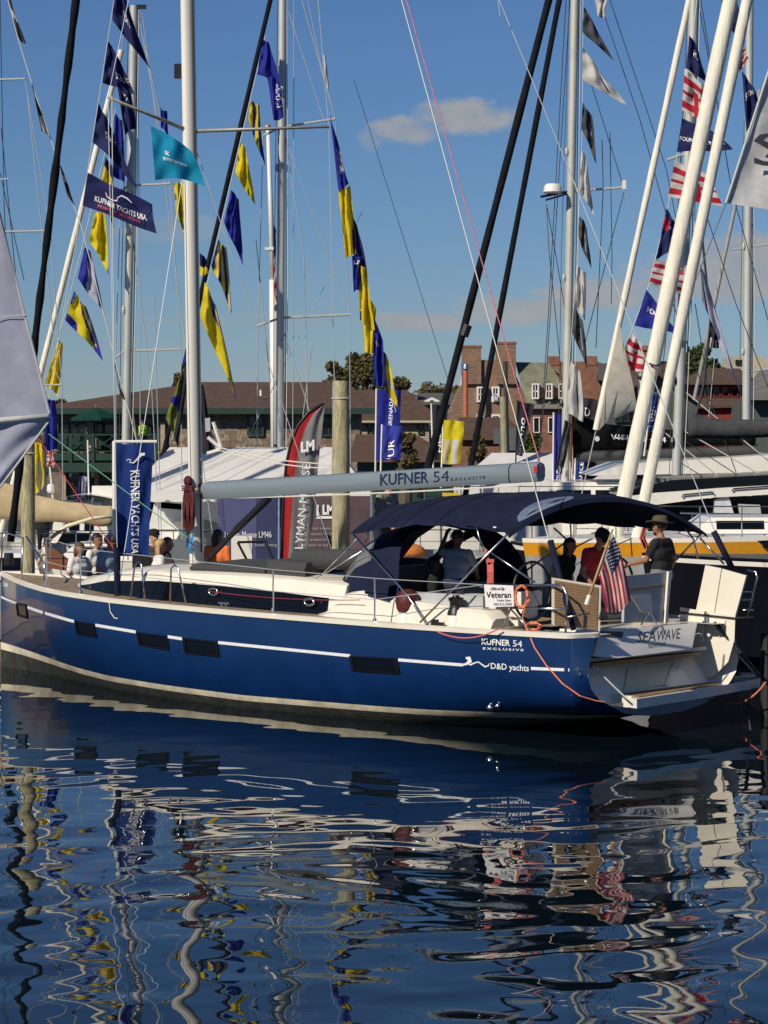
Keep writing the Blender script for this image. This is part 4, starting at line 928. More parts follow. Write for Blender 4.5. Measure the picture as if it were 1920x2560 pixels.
for t in np.linspace(0, 1, 14):
    u = 1720+260*t; c = W(u, 1068+4*math.sin(t*3), Y5); h = .55*(1-.2*t)
    rows.append([c+Vector((0, .2*math.cos(a), h/2*math.sin(a)+(.18 if t < .2 else 0)*(1-t*5)*max(0, math.sin(a)))) for a in np.linspace(0, 2*PI, 13)[:-1]])
mb.loft(rows, cap=True); part('boom_cover', mb, mat('grey_canvas', (.06, .063, .07), .85, var=.3, vscale=3, bump=.03, bscale=4, spec=.1), b5, smooth=True)
wires(b5, [[(1752, 0), (1800, 300), (1830, 480), (1920, 800)], [(1745, 0), (1790, 250)], [(1760, 520), (1840, 760), (1925, 980)], [(1720, 100), (1690, 600), (1640, 1080)], [(1738, 760), (1775, 1000), (1840, 1180)], [(1690, 1150), (1900, 1280)], [(1693, 1090), (1925, 1240)], [(1640, 640), (1790, 1060), (1920, 1150)]], Y5, r=.012, m=m_wire_d)
wires(b5, [[(1680, 1060), (1925, 1200)], [(1660, 1080), (1930, 1300)], [(1690, 960), (1930, 1160)]], Y5, r=.016, m=m_rope_w)
b = MB(); b.tube([W(1668, 400, Y5), W(1712, 384, Y5)], .04, 6); part('spreader', b, m_masts, b5)
b = MB(); b.box(W(1690, 635, Y5-.2), (.22, .1, .35)); part('radar_reflector', b, m_white, b5)
# yellow boat right behind, with two thick cream furled sails
Y6 = 53.
b6 = thing('sailboat', 'yellow hulled sailboat behind the cockpit crew with two thick cream furled headsails', 'sailboat', (W(1700, 0, Y6).x, Y6, 0))
m_yel = mat('hull_yellow', (.60, .27, .010), .3, var=.08, coat=.5)
mb = MB(); dk = hull_loft(mb, W(1305, 0, Y6).x, W(2300, 0, Y6).x, Y6, 3.9, 2.52, band=[.10, .85, .965], sheer=-.10, rake=.4); part('hull', mb, [m_foul, mat('hull_grey', (.30, .31, .32), .35), m_yel, m_white], b6, 40); part('deck', dk, m_white, b6)
cabin(b6, 1700, 2200, Y6, 2.5, 2.85, 1.2)
for a, c, r in (((1826, 0), (1538, 1345), .155), ((1868, 0), (1592, 1345), .115)): spar(b6, 'furled_headsail', a, c, Y6-(0 if r > .13 else .6), r, m_sailw, ext=.5, wob=.035)
spar(b6, 'mast', (2130, -900), (2120, 1320), Y6, .14, m_masts)
rail(b6, 1330, 1960, 1345, Y6-1.8, h=.62, n=7)
b = MB(); p = W(1742, 385, Y6); b.tube([W(1622, 909, Y6-.2), W(1640, 915, Y6-.22), W(1664, 905, Y6-.2)], .02, 5); part('sail_tie', b, m_black, b6)
b = MB(); b.slab([W(1893, 1352, Y6-2.05), W(1930, 1350, Y6-2.05), W(1930, 1378, Y6-2.05), W(1912, 1368, Y6-2.05)], (0, .03, 0)); part('hull_window', b, m_glass, b6)
b = MB()
for k in range(9): b.tube([W(1612+random.uniform(-6, 6), 1315, Y6-1.9), W(1606+random.uniform(-8, 12), 1345, Y6-1.9), W(1616+random.uniform(-6, 6), 1372, Y6-1.9)], .02, 5)
part('rope_coil', b, m_pink_rope, b6)
# dark navy boat lying against the far side
b7 = thing('motor_sailer', 'dark navy hulled boat with white sheer stripe just beyond the stern platform', 'boat', (W(1860, 0, 46).x, 46., 0))
mb = MB(); dk = hull_loft(mb, .6, 16.5, 50.8, 4.4, 2.15, band=[.93, .97], sheer=.05, rake=.3, ang=-(PI/2-TH)+math.radians(4)); part('hull', mb, [mat('hull_navy_black', (.0025, .003, .008), .5, spec=.2), m_white, mat('hull_navy_black2', (.004, .005, .008), .5, spec=.2)], b7, 40); part('deck', dk, mat('deck_charcoal', (.10, .10, .11), .7), b7)
# far sloop at the right
Y9 = 84.
b9 = thing('sloop', 'distant sloop at the far right, plain silver mast below the white lettered sail', 'sailboat', (W(1865, 0, Y9).x, Y9, 0))
mb = MB(); dk = hull_loft(mb, W(1760, 0, Y9).x, W(2350, 0, Y9).x, Y9+3, 3.4, 1.2); part('hull', mb, m_white, b9, 40); part('deck', dk, m_deckg, b9)
spar(b9, 'mast', (1872, 300), (1864, 1350), Y9, .13, m_masts, ext=.3)
spar(b9, 'furled_headsail', (1838, 515), (1735, 1000), Y9, .06, mat('furled_grey', (.30, .30, .29), .7), wob=.04, ext=.6)
spar(b9, 'spreader', (1925, 610), (1831, 624), Y9, .03, m_masts, n=6); spar(b9, 'spreader', (1925, 922), (1868, 930), Y9, .035, m_masts, n=6)
wires(b9, [[(1857, 624), (1857, 1050)], [(1882, 640), (1876, 1050)], [(1880, 560), (1930, 900)], [(1800, 760), (1760, 1160)]], Y9, r=.012)
mast_kit(b1, (335, 14), (309, 1395), Y1, .105); mast_kit(b3, (706, 0), (698, 1400), Y3, .105); mast_kit(b4, (1437, 0), (1411, 1260), Y4, .15); mast_kit(b5, (1735, 0), (1691, 1188), Y5, .13); mast_kit(b9, (1872, 300), (1864, 1350), Y9, .13)
rail(b1, 20, 640, 1388, Y1-1.6, n=10); rail(b3, 380, 1200, 1382, Y3-1.8, n=12); rail(b4, 1060, 1900, 1266, Y4-3.4, n=10); rail(b5, 1440, 1700, 1352, Y5-3.1, n=5); rail(b2, -200, 320, 1400, Y2-1.6, n=9)
# motor boats behind the left dock
def motorboat(label, u0, u1, Y, vt, hull=m_white):
    r = thing('motorboat', label, 'motorboat', (W((u0+u1)/2, 0, Y).x, Y, 0), group='motorboats behind the left dock')
    mb = MB(); dk = hull_loft(mb, W(u0, 0, Y).x, W(u1, 0, Y).x, Y, 3.2, 1.3); part('hull', mb, hull, r, 40); part('deck', dk, m_white, r)
    zt = W(0, vt, Y).z; a, c = u0+(u1-u0)*.3, u0+(u1-u0)*.9
    cabin(r, a, c, Y, 1.25, zt-.25, 1.25, slope=.8)
    mb = MB(); x0, x1 = W(a, 0, Y).x, W(c, 0, Y).x
    mb.loft([[Vector((x0+.4+(x1-x0)*t, Y+s*(1.45-.35*(2*t-1)**4), zt-.18+.16*math.sin(PI*min(1, t*1.1)))) for t in np.linspace(0, 1, 8)] for s in (-1, -.5, .5, 1)], closed=False); part('hard_top', mb, m_white, r, smooth=True)
    b = MB()
    for t in (.15, .5, .85): b.tube([(x0+.4+(x1-x0)*t, Y-1.2, 1.3), (x0+.5+(x1-x0)*t, Y-1.2, zt-.1)], .03, 5)
    part('hard_top_post', b, m_steel, r)
    return r
r = motorboat('white motorboat with curved hard top behind the tan sail cover', 20, 320, 76., 1232)
b = MB(); b.lathe(W(127, 1232, 76.), [(.09, 0), (.12, .06), (.11, .22), (.06, .26)], 10); part('dome_antenna', b, m_white, r)
b = MB(); b.box(W(270, 1240, 76), (.9, .4, .6)); part('fly_console', b, m_white, r)
b = MB(); b.tube([W(133, 1260, 76), W(118, 1100, 76)], .03, 5); b.tube([W(222, 1250, 76), W(219, 1100, 76)], .025, 5); part('antenna', b, m_white, r)
r = motorboat('white and grey motorboat right of the blue vertical banner', 330, 560, 72., 1290, mat('hull_teal_grey', (.16, .20, .21), .4))
b = MB(); b.tube([W(398, 1290, 72), W(388, 1270, 72), W(392, 1262, 72)], .09, 8); b.box(W(390, 1275, 72), (.28, .3, .5)); part('outboard_motor', b, m_lgrey, r)
b = MB(); b.slab([W(400, 1255, 71.5), W(470, 1262, 71.5), W(470, 1276, 71.5), W(400, 1270, 71.5)], (0, .3, 0)); part('swim_ladder_board', b, m_white, r)
b = MB(); b.box(W(440, 1390, 60), (.9, .5, .75)); solo('dock_locker', b, mat('locker_grey', (.13, .16, .18), .6), tuple(W(440, 1390, 60)-Vector((0, 0, .37))), 'grey plastic dock locker left of the mast foot', 'locker')
# ------------------------------------------------------------------ people
m_skin = mat('skin', (.50, .27, .18), .55, var=.1, vscale=20)
m_skin_t = mat('skin_tanned', (.34, .16, .10), .55, var=.1, vscale=20)
m_hair_b = mat('hair_brown', (.10, .055, .03), .6, var=.4, vscale=40)
m_hair_bl = mat('hair_blond', (.46, .30, .12), .6, var=.3, vscale=40)
m_hair_d = mat('hair_dark', (.012, .010, .010), .5, var=.3, vscale=40)
m_hair_g = mat('hair_grey', (.32, .30, .27), .7, var=.3, vscale=40)
m_trouser = mat('trousers_navy', (.015, .018, .03), .85, var=.2, vscale=10)
m_shorts = mat('shorts_grey', (.16, .16, .17), .85, var=.2, vscale=10)
def person(label, loc, face, shirt, pants, skin=None, hair=None, H=1.75, lean=0., armL=None, armR=None, sit=False, hat=None, longhair=False, short_sleeve=True, shorts=False, vox=.016, head_pitch=0., glasses=False, beard=False, group='people'):
    skin = skin or m_skin; k = H/1.75
    caps = []
    def C(p, r0, q, r1, t):
        bk = 1.16 if t in (0, 1) else 1.06
        caps.append((Vector(p)*k, r0*k*bk, Vector(q)*k, r1*k*bk, t))
    # local frame: y forward, x to the person's right
    L = Matrix.Rotation(-lean, 3, 'X')
    pel = Vector((0, 0, .95 if not sit else .50))
    def up(v): return pel+L@(Vector(v)-Vector((0, 0, .95)))
    C(up((-.07, 0, .95)), .125, up((.07, 0, .95)), .125, 1)
    C(up((-.05, 0, 1.08)), .125, up((.05, 0, 1.08)), .125, 0); C(up((-.085, .005, 1.26)), .125, up((.085, .005, 1.26)), .125, 0); C(up((-.12, 0, 1.39)), .085, up((.12, 0, 1.39)), .085, 0)
    C(up((0, 0, 1.42)), .065, up((0, .015, 1.52)), .055, 2)
    hc = up((0, .03, 1.645)); HP = Matrix.Rotation(-lean*.5-head_pitch, 3, 'X')
    for d, r in (((0, 0, .03), .092), ((0, -.02, .035), .09), ((0, .025, -.03), .075), ((0, .04, -.075), .05)): C(hc+HP@Vector(d), r, hc+HP@(Vector(d)+Vector((0, .001, .01))), r, 3)
    C(hc+HP@Vector((0, .09, .0)), .012, hc+HP@Vector((0, .112, -.03)), .017, 3)
    for s in (-1, 1): C(hc+HP@Vector((s*.088, -.005, .02)), .014, hc+HP@Vector((s*.092, -.01, -.02)), .012, 3)
    C(hc+HP@Vector((-.025, .082, -.06)), .010, hc+HP@Vector((.025, .082, -.06)), .010, 3)
    for s, arm in ((-1, armL), (1, armR)):
        sh = up((s*.195, 0, 1.41))
        el, wr = arm if arm else ((s*.25, -.03, 1.13), (s*.25, .07, .89))
        el, wr = up(el), up(wr)
        mid = sh.lerp(el, .62)
        C(sh, .066, mid, .056, 0); C(mid, .052, el, .042, 4 if short_sleeve else 0); C(el, .042, wr, .029, 4 if short_sleeve else 0)
        d = (wr-el).normalized(); sd_ = d.cross(Vector((0, 0, 1))) if abs(d.z) < .95 else Vector((0, 1, 0)); sd_.normalize(); nn = d.cross(sd_)
        pc = wr+d*.055; C(wr, .026, pc+d*.02, .032, 4)
        for j, ln in enumerate((.065, .075, .07, .055)):
            b0 = pc+d*.03+sd_*(j-1.5)*.019; m_ = b0+d*ln*.55+nn*.012; C(b0, .0095, m_, .009, 4); C(m_, .009, m_+d*ln*.4+nn*.03, .008, 4)
        t0 = wr+d*.02-sd_*.03; C(t0, .012, t0+d*.05-sd_*.022+nn*.015, .010, 4)
    for s in (-1, 1):
        hp = pel+Vector((s*.09, 0, -.03))
        if sit: kn, an = Vector((s*.12, .43, .50)), Vector((s*.12, .40, .08))
        else: kn, an = Vector((s*.10, .02, .50)), Vector((s*.11, -.02, .08))
        C(hp, .092, hp.lerp(kn, .8), .066, 1); C(hp.lerp(kn, .8), .062, kn, .058, 5 if shorts else 1); C(kn, .057, kn.lerp(an, .35), .055, 5 if shorts else 1); C(kn.lerp(an, .35), .055, an, .038, 5 if shorts else 1)
        C(an+Vector((0, -.03, -.03)), .04, an+Vector((0, .16, -.045)), .035, 6)
    mb = MB()
    for p, r0, q, r1, t in caps:
        if (q-p).length > 1e-4: mb.tube([p, q], [r0, r1], 10)
        mb.ball(p, r0, 10, 6); mb.ball(q, r1, 10, 6)
    me = bpy.data.meshes.new('p'); me.from_pydata(mb.v, [], mb.f); ob = bpy.data.objects.new('p', me); COL.objects.link(ob)
    md = ob.modifiers.new('r', 'REMESH'); md.mode = 'VOXEL'; md.voxel_size = vox; md.use_smooth_shade = True
    s2 = ob.modifiers.new('s', 'SMOOTH'); s2.factor = .5; s2.iterations = 2
    bpy.context.view_layer.update()
    m2 = bpy.data.meshes.new_from_object(ob.evaluated_get(bpy.context.evaluated_depsgraph_get())); bpy.data.objects.remove(ob)
    m2.name = 'person'
    n = len(m2.polygons); cen = np.empty(n*3, 'f'); m2.polygons.foreach_get('center', cen); cen = cen.reshape(-1, 3)
    best = np.full(n, 1e9); ti = np.zeros(n, int)
    for p, r0, q, r1, t in caps:
        p_ = np.array(p); d = np.array(q-p); l2 = max(1e-9, d@d); h = np.clip(((cen-p_)@d)/l2, 0, 1)
        ds = np.linalg.norm(cen-p_-h[:, None]*d, axis=1)-(r0+(r1-r0)*h); w = ds < best; best[w] = ds[w]; ti[w] = t
    lut = np.array([0, 1, 2, 2, 2, 2, 3]); 
    for m_ in (shirt, pants, skin, m_black): m2.materials.append(m_)
    m2.polygons.foreach_set('material_index', lut[ti].astype('i')); m2.polygons.foreach_set('use_smooth', [True]*n); m2.update()
    o = bpy.data.objects.new('person', m2); COL.objects.link(o); o.location = loc; o.rotation_euler = (0, 0, face)
    tag(o, label, 'person', group)
    hc = hc*k
    def child(nm, b, m_): c = mkobj(nm, b, m_, o, smooth=True); return c
    b = MB()
    for s in (-1, 1): b.ball(hc+HP@Vector((s*.034*k, .093*k, .012*k)), .012*k, 8, 6)
    if not glasses: child('eyes', b, mat('eye', (.03, .02, .015), .3, var=0)); b = MB()
    if glasses:
        b = MB()
        for s in (-1, 1): b.ball(hc+HP@Vector((s*.035*k, .097*k, .012*k)), (.034*k, .014*k, .024*k), 8, 6)
        b.tube([hc+HP@Vector((-.095*k, 0, .02*k)), hc+HP@Vector((-.06*k, .09*k, .018*k)), hc+HP@Vector((.06*k, .09*k, .018*k)), hc+HP@Vector((.095*k, 0, .02*k))], .005, 5); child('sunglasses', b, m_black)
    if beard:
        b = MB(); b.ball(hc+HP@Vector((0, .055*k, -.085*k)), (.06*k, .045*k, .045*k), 10, 7); child('beard', b, hair or m_hair_b)
    if hair:
        b = MB(); rows = []
        for i in range(9):
            a = PI/2-i*PI*.62/8; rows.append([hc+HP@Vector((.103*k*math.cos(a)*math.cos(t)*1.0, -.012*k+.112*k*math.cos(a)*math.sin(t)-(.02*k if math.sin(t) > .3 else 0)*max(0, .6-math.sin(a)), .035*k+.108*k*math.sin(a)+(.05*k if math.sin(t) > .25 and i > 4 else 0)*(i-4)/4)) for t in np.linspace(0, 2*PI, 19)[:-1]])
        b.loft(rows, cap=True)
        if longhair:
            b.loft([[hc+HP@Vector((w*k*math.cos(t), -.055*k+d*k*math.sin(t)*.7, z*k)) for t in np.linspace(0, 2*PI, 13)[:-1]] for z, w, d in ((.08, .08, .06), (0, .112, .075), (-.1, .115, .07), (-.2, .10, .05), (-.27, .07, .03))], cap=True)
        child('hair', b, hair)
    if hat:
        kind, hm = hat; b = MB(); c = hc+HP@Vector((0, -.005, .075*k))
        if kind == 'brim':
            b.loft([[c+HP@Vector((r*k*math.cos(t), r*1.12*k*math.sin(t), z*k+.035*k*(abs(math.cos(t))**2 if r > .15 else 0))) for t in np.linspace(0, 2*PI, 21)[:-1]] for r, z in ((.105, -.02), (.19, -.015), (.2, -.005), (.112, .0), (.105, .05), (.09, .095), (.04, .105))], cap=True)
        else:
            b.loft([[c+HP@Vector((r*k*math.cos(t), r*1.1*k*math.sin(t), z*k)) for t in np.linspace(0, 2*PI, 17)[:-1]] for r, z in ((.105, -.04), (.108, 0), (.09, .06), (.04, .08))], cap=True)
            b.slab([c+HP@Vector((x*k, y*k, -.03*k)) for x, y in ((-.075, .09), (.075, .09), (.06, .18), (0, .2), (-.06, .18))], (0, 0, .012))
        child('hat', b, hm)
    return o
def stand(u, vtop, Y, zf, H): 
    c = W(u, vtop, Y); return (c.x, Y, zf)
m_tee = mat('tee_white', (.74, .73, .71), .9, var=.05); m_shirtb = mat('shirt_light_blue', (.24, .33, .42), .9, var=.08); m_orj = mat('jacket_orange', (.72, .16, .03), .8); m_neon = mat('jacket_neon', (.46, .68, .03), .7)
m_greyt = mat('tee_blue_grey', (.36, .38, .43), .9, var=.1); m_redt = mat('shirt_dark_red', (.42, .022, .028), .85); m_polo = mat('polo_black', (.010, .010, .013), .85); m_dark = mat('shirt_black', (.008, .008, .009), .9)
m_plaid = mat('plaid_shirt', (.55, .51, .44), .9, var=.0)
ck = m_plaid.node_tree; bt = ck.nodes.new('ShaderNodeTexBrick'); bt.inputs['Scale'].default_value = 14; bt.inputs['Color1'].default_value = (.62, .58, .50, 1); bt.inputs['Color2'].default_value = (.56, .52, .45, 1); bt.inputs['Mortar'].default_value = (.13, .11, .10, 1); bt.inputs['Mortar Size'].default_value = .09; bt.offset = 0
tcn = ck.nodes.new('ShaderNodeTexCoord'); mpn = ck.nodes.new('ShaderNodeMapping'); mpn.inputs['Rotation'].default_value = (PI/2, 0, 0); ck.links.new(tcn.outputs['Object'], mpn.inputs['Vector']); ck.links.new(mpn.outputs[0], bt.inputs['Vector']); ck.links.new(bt.outputs['Color'], ck.nodes['Principled BSDF'].inputs['Base Color'])
DG = 'visitors on the left dock'
# facing: 0 looks away from the camera, PI towards it, -PI/2 to the right, PI/2 to the left
person('woman in white tee with sunglasses on the left dock, nearest the dark pile', stand(197, 1357, 52.6, .5, 1.62), PI+.9, m_tee, m_shorts, skin=m_skin_t, hair=m_hair_b, H=1.80, longhair=True, glasses=True, vox=.02, group=DG, armL=((-.27, .02, 1.13), (-.2, .2, 1.0)))
person('man in white shirt turned away behind the woman with sunglasses', stand(240, 1345, 54.0, .5, 1.8), -PI/2-.5, m_tee, m_trouser, skin=m_skin_t, hair=m_hair_d, H=1.92, vox=.02, group=DG)
person('grey haired man in light blue shirt and dark glasses left of the blue vertical banner', stand(272, 1328, 52.8, .5, 1.82), PI+.9, m_shirtb, m_shorts, skin=m_skin_t, hair=m_hair_g, H=1.95, glasses=True, vox=.02, group=DG)
person('blond woman in white tee right of the blue vertical banner', stand(398, 1348, 52.6, .5, 1.7), -PI/2+.3, m_tee, m_shorts, skin=m_skin_t, hair=m_hair_bl, H=1.86, longhair=True, vox=.02, group=DG)
person('person in dark cap half hidden behind the blue vertical banner', stand(383, 1325, 54.4, .5, 1.85), PI+.5, mat('shirt_brown', (.09, .07, .06), .9), m_trouser, hair=m_hair_d, H=1.98, hat=('cap', m_dark), vox=.02, group=DG)
person('person pointing a phone to the right beside the blond woman', stand(416, 1345, 53.6, .5, 1.75), -PI/2, mat('shirt_dark_brown', (.05, .035, .03), .9), m_trouser, skin=m_skin_t, hair=m_hair_b, H=1.86, armR=((.26, .2, 1.2), (.2, .42, 1.25)), vox=.02, group=DG)
person('person in orange jacket standing just right of the mast', stand(543, 1318, 54.6, .5, 1.75), -.4, m_orj, m_dark, hair=m_hair_d, H=1.98, longhair=True, short_sleeve=False, vox=.02, group=DG)
person('person in neon yellow jacket up on the green balcony', (W(357, 0, 137.5).x, 137.5, 3.36), .8, m_neon, m_trouser, hair=m_hair_d, H=1.75, short_sleeve=False, vox=.03, group='people ashore')
person('dark clothed person by the yellow flag in the distance on the left', (W(108, 0, 74).x, 74., .9), PI, m_dark, m_dark, hair=m_hair_d, H=1.7, short_sleeve=False, vox=.03, group='people ashore')
# on the yacht
def yl(x, y, z): return tuple(to_world(x, y, z))
CG = 'people aboard the blue yacht'
YA = PI-TH      # heading of the bow
def facing(a): return YA-PI/2+a          # a = 0 looks towards the bow, positive turns to port
person('man in grey tee seen from behind, standing in the cockpit under the bimini', yl(3.9, .4, 1.12), -.35, m_greyt, mat('jeans_navy', (.02, .03, .06), .85), skin=m_skin_t, hair=m_hair_d, H=1.84, lean=.12, armL=((-.3, .1, 1.45), (-.25, .2, 1.7)), armR=((.26, .18, 1.2), (.2, .45, 1.12)), group=CG)
person('dark figure sitting in the shade of the sprayhood', yl(4.25, .62, 1.18), facing(-2.2), m_dark, m_dark, skin=mat('skin_shaded', (.10, .055, .04), .6), hair=m_hair_d, H=1.8, sit=True, lean=.05, short_sleeve=False, group=CG)  # skin darkened: the sprayhood's shade is put into its colour
person('man in plaid shirt and dark cap holding the sprayhood frame', yl(6.75, -.9, 1.98), -PI/2-.6, m_plaid, m_trouser, skin=m_skin, hair=m_hair_d, H=1.82, lean=.22, head_pitch=.1, hat=('cap', m_dark), short_sleeve=False, armL=((-.28, .12, 1.15), (-.2, .3, 1.0)), armR=((.28, .12, 1.15), (.22, .32, 1.02)), group=CG)
person('man in dark red shirt with shoulder strap bending under the bimini', yl(1.75, -.35, 1.22), PI+.7, m_redt, m_trouser, skin=m_skin_t, hair=m_hair_d, H=1.84, lean=.35, head_pitch=.4, glasses=True, hat=('cap', m_dark), armL=((-.32, .1, 1.2), (-.2, .35, 1.1)), armR=((.3, .12, 1.15), (.22, .32, 1.0)), group=CG)
person('dark haired woman in front of the man in dark red', yl(2.5, -.6, 1.2), -PI/2-.6, m_dark, m_dark, skin=m_skin_t, hair=m_hair_d, H=1.66, longhair=True, lean=.2, group=CG)
person('person in pale grey tee bending behind the steering wheel', yl(2.78, -.72, 1.12), -PI/2+.2, mat('tee_pale', (.50, .49, .48), .9), m_shorts, skin=m_skin, hair=m_hair_g, H=1.70, lean=.35, head_pitch=.5, group=CG)
person('bearded man in black polo and brimmed hat standing at the stern', yl(.82, -1.02, 1.3), .95, m_polo, m_shorts, skin=m_skin_t, hair=m_hair_d, H=1.88, hat=('brim', mat('hat_olive', (.07, .06, .04), .85)), beard=True, glasses=True, shorts=True, armL=((-.25, .12, 1.17), (-.16, .42, 1.10)), armR=((.26, -.06, 1.16), (.28, .05, .95)), group=CG)
# ------------------------------------------------------------------ flags and banners
c_navy = cloth('flag_navy', (.026, .032, .125), .35); c_blue = cloth('flag_blue', (.035, .045, .36), .4); c_yel = cloth('flag_yellow', (.88, .70, .025), .45); c_teal = cloth('flag_teal', (.012, .30, .52), .4)
c_wht = cloth('flag_white', (.74, .72, .68), .45); c_gry = cloth('flag_grey', (.085, .088, .10), .3); c_red = cloth('flag_red', (.52, .025, .05), .35); c_pink = cloth('flag_faded_red', (.62, .16, .18), .4); c_lav = cloth('flag_lavender', (.55, .56, .70), .4); c_chr = cloth('flag_charcoal', (.030, .030, .042), .2); c_royal = cloth('banner_royal', (.014, .045, .22), .3); c_purp = cloth('banner_purple', (.055, .04, .13), .3); c_grn = cloth('flag_olive', (.20, .22, .05), .3)
frs = random.Random(5); FAT = ('blue and yellow show flags strung on the left sloop', 'blue and yellow show flags on the middle forestay', 'blue and yellow show flags right of the middle mast', 'charcoal and white flags along the catamaran mast', 'navy and red show flags on the white catamaran')
def flag(label, A, D, C, B, Y, mats, pat=None, text=(), amp=.06, nf=1.6, group=None, name='flag', nx=16, ny=12, wob=2.0, bulge=0., cat='flag', root=None):
    if group in FAT: D = (D[0]+11, D[1]); C = (C[0]+7, C[1]-4)
    ph = frs.uniform(0, 6.28); ph2 = frs.uniform(0, 6.28); mats = mats if isinstance(mats, (list, tuple)) else [mats]
    def S(s, t, off=0.):
        u = (A[0]*(1-s)+D[0]*s)*(1-t)+(B[0]*(1-s)+C[0]*s)*t; v = (A[1]*(1-s)+D[1]*s)*(1-t)+(B[1]*(1-s)+C[1]*s)*t
        u += wob*math.sin(5*s+4*t+ph2)*min(1, 2.5*s); v += wob*math.sin(6*s-3*t+ph)*min(1, 2.5*s)+bulge*math.sin(PI*s)
        y = Y+amp*(math.sin(2*PI*nf*s+ph+1.3*t)*min(1, s*2.5+.15)+.45*math.sin(2*PI*1.1*t+ph2+2*s)+.35*math.sin(2*PI*(2.3*s+1.7*t)+ph2)+.16*math.sin(2*PI*(4.1*s-2.9*t)+ph))
        return W(u, v, y-off)
    mb = MB()
    mb.loft([[S(i/nx, j/ny) for j in range(ny+1)] for i in range(nx+1)], closed=False, mif=(lambda i, j: pat((i+.5)/nx, (j+.5)/ny)) if pat else None)
    base = W(*B, Y)
    if root is None: o = solo(name, mb, mats, tuple(base), label, cat, group, smooth=True)
    else: o = part(name, mb, mats, root, smooth=True)
    for (s_, a, b, h, m_) in text:
        tb = MB(); text_on(tb, s_, a, b, h, lambda p, q: S(p, q, .02), bold=.01, up=(0, -1) if abs(b[0]-a[0]) > abs(b[1]-a[1]) else ((1, 0) if b[1] > a[1] else (-1, 0)))
        if root is None: c = mkobj('lettering', tb, m_, o, base=base)
        else: c = part('lettering', tb, m_, o)
    return o
half = lambda k: (lambda s, t: 1 if t > k else 0)
bands = lambda *ks: (lambda s, t: sum(1 for k in ks if t > k) % 2)
G1 = 'navy show pennants on the forward halyard'
YK = 48.6
KT = [('KUFNER YACHTS USA', (.15, .74), (.90, .66), .17, m_let)]
flag('top navy pennant with white lettering, cut by the upper frame left of the mast', (284, -30), (310, -22), (374, 172), (281, 50), YK, c_navy, amp=.10, group=G1, text=[('UFK', (.45, .6), (.75, .62), .2, m_let)])
flag('second navy pennant down, its fly folded and hanging behind the spreader', (270, 102), (300, 150), (335, 235), (256, 207), YK, c_navy, amp=.10, group=G1, text=[('KUF', (.5, .75), (.98, .75), .2, m_let)])
flag('drooping navy fly end hanging just right of the port spreader tip', (292, 205), (330, 235), (340, 318), (312, 338), YK-.1, c_navy, amp=.08, group=G1, text=[('YA', (.2, .25), (.8, .3), .12, m_let)])
flag('third navy pennant down, twisted into a long thin tail', (246, 257), (275, 320), (345, 472), (230, 355), YK, c_navy, amp=.12, group=G1, text=[('KUFNER', (.35, .6), (.75, .5), .16, m_let)], bulge=-6)
flag('lowest navy pennant, spread flat with a white wave emblem and lettering', (217, 430), (380, 512), (391, 583), (206, 514), YK, c_navy, amp=.05, group=G1, text=KT+[('PREMIUM YACHTING', (.2, .90), (.8, .82), .10, m_let_red)], bulge=0)
e0 = bpy.data.objects[-1] if False else None
b = MB(); fs_ = lambda u, v: W(u, v, YK-.09); stroke(b, [(264, 480), (268, 492), (280, 500), (292, 502), (294, 494), (304, 489), (318, 496), (330, 508)], [1, 2.5, 3, 3, 2, 3, 3, 1], fs_)
kf = [o for o in bpy.data.objects if o.get('label', '').startswith('lowest navy')][0]; mkobj('emblem', b, m_let, kf, base=kf.location)
flag('big turquoise show flag with small white print below the port spreader', (377, 316), (480, 380), (513, 463), (388, 450), 44.5, c_teal, amp=.07, bulge=-8, text=[('NEWPORT BOAT SHOW', (.22, .62), (.72, .62), .07, m_let), ('ABC', (.27, .5), (.38, .5), .10, m_let)])
G2 = 'blue and yellow show flags strung on the left sloop'
Yf = 65.5
flag('narrow royal blue flag behind the third navy pennant', (286, 283), (294, 300), (306, 462), (282, 440), Yf, c_blue, amp=.12, group=G2)
flag('small yellow flag with navy top and foot behind the lowest navy pennant', (264, 392), (272, 420), (278, 575), (250, 470), Yf, [c_navy, c_yel], lambda s, t: 0 if (t < .25 or t > .9 or s > .85) else 1, amp=.1, group=G2)
flag('plain yellow streamer hanging just below the lowest navy pennant', (238, 530), (250, 530), (266, 690), (222, 600), Yf, c_yel, amp=.14, group=G2)
flag('blue and white folded flag above the blue and yellow one on the left', (212, 617), (222, 640), (250, 785), (194, 695), Yf, [c_blue, c_lav], lambda s, t: 1 if .55 < s+.2*t < 1.0 else 0, amp=.12, group=G2, text=[('DUFOUR', (.3, .3), (.62, .85), .09, m_let)])
flag('flag with broad diagonal yellow and blue panels on the left string', (185, 727), (205, 770), (252, 905), (163, 800), Yf, [c_blue, c_yel], lambda s, t: 0 if (s+t*.3 < .16 or .52 < s-.25*t < .64 or s > .9 or (t > .75 and s < .3)) else 1, amp=.1, group=G2)
flag('yellow flag hanging against the upright corner of the grey sail', (146, 848), (147, 860), (138, 995), (112, 960), Yf, c_yel, amp=.14, group=G2)
flag('royal blue flag hanging beside the tip of the grey sail', (112, 995), (128, 1000), (138, 1128), (112, 1128), Yf, c_blue, amp=.14, group=G2)
flag('small faded red and white flag on a thin staff at the left', (116, 1130), (134, 1128), (135, 1167), (116, 1168), 74., [c_pink, c_wht], lambda s, t: int(t*7) % 2, amp=.03, group='small staff flags')
flag('yellow and white flag hanging behind the dark pile at the left', (84, 1105), (92, 1108), (106, 1215), (86, 1240), 64., [c_yel, c_wht], lambda s, t: 1 if .35 < s < .7 and t > .4 else 0, amp=.1, group=G2)
G3 = 'blue and yellow show flags on the middle forestay'
Y3f = 69.4
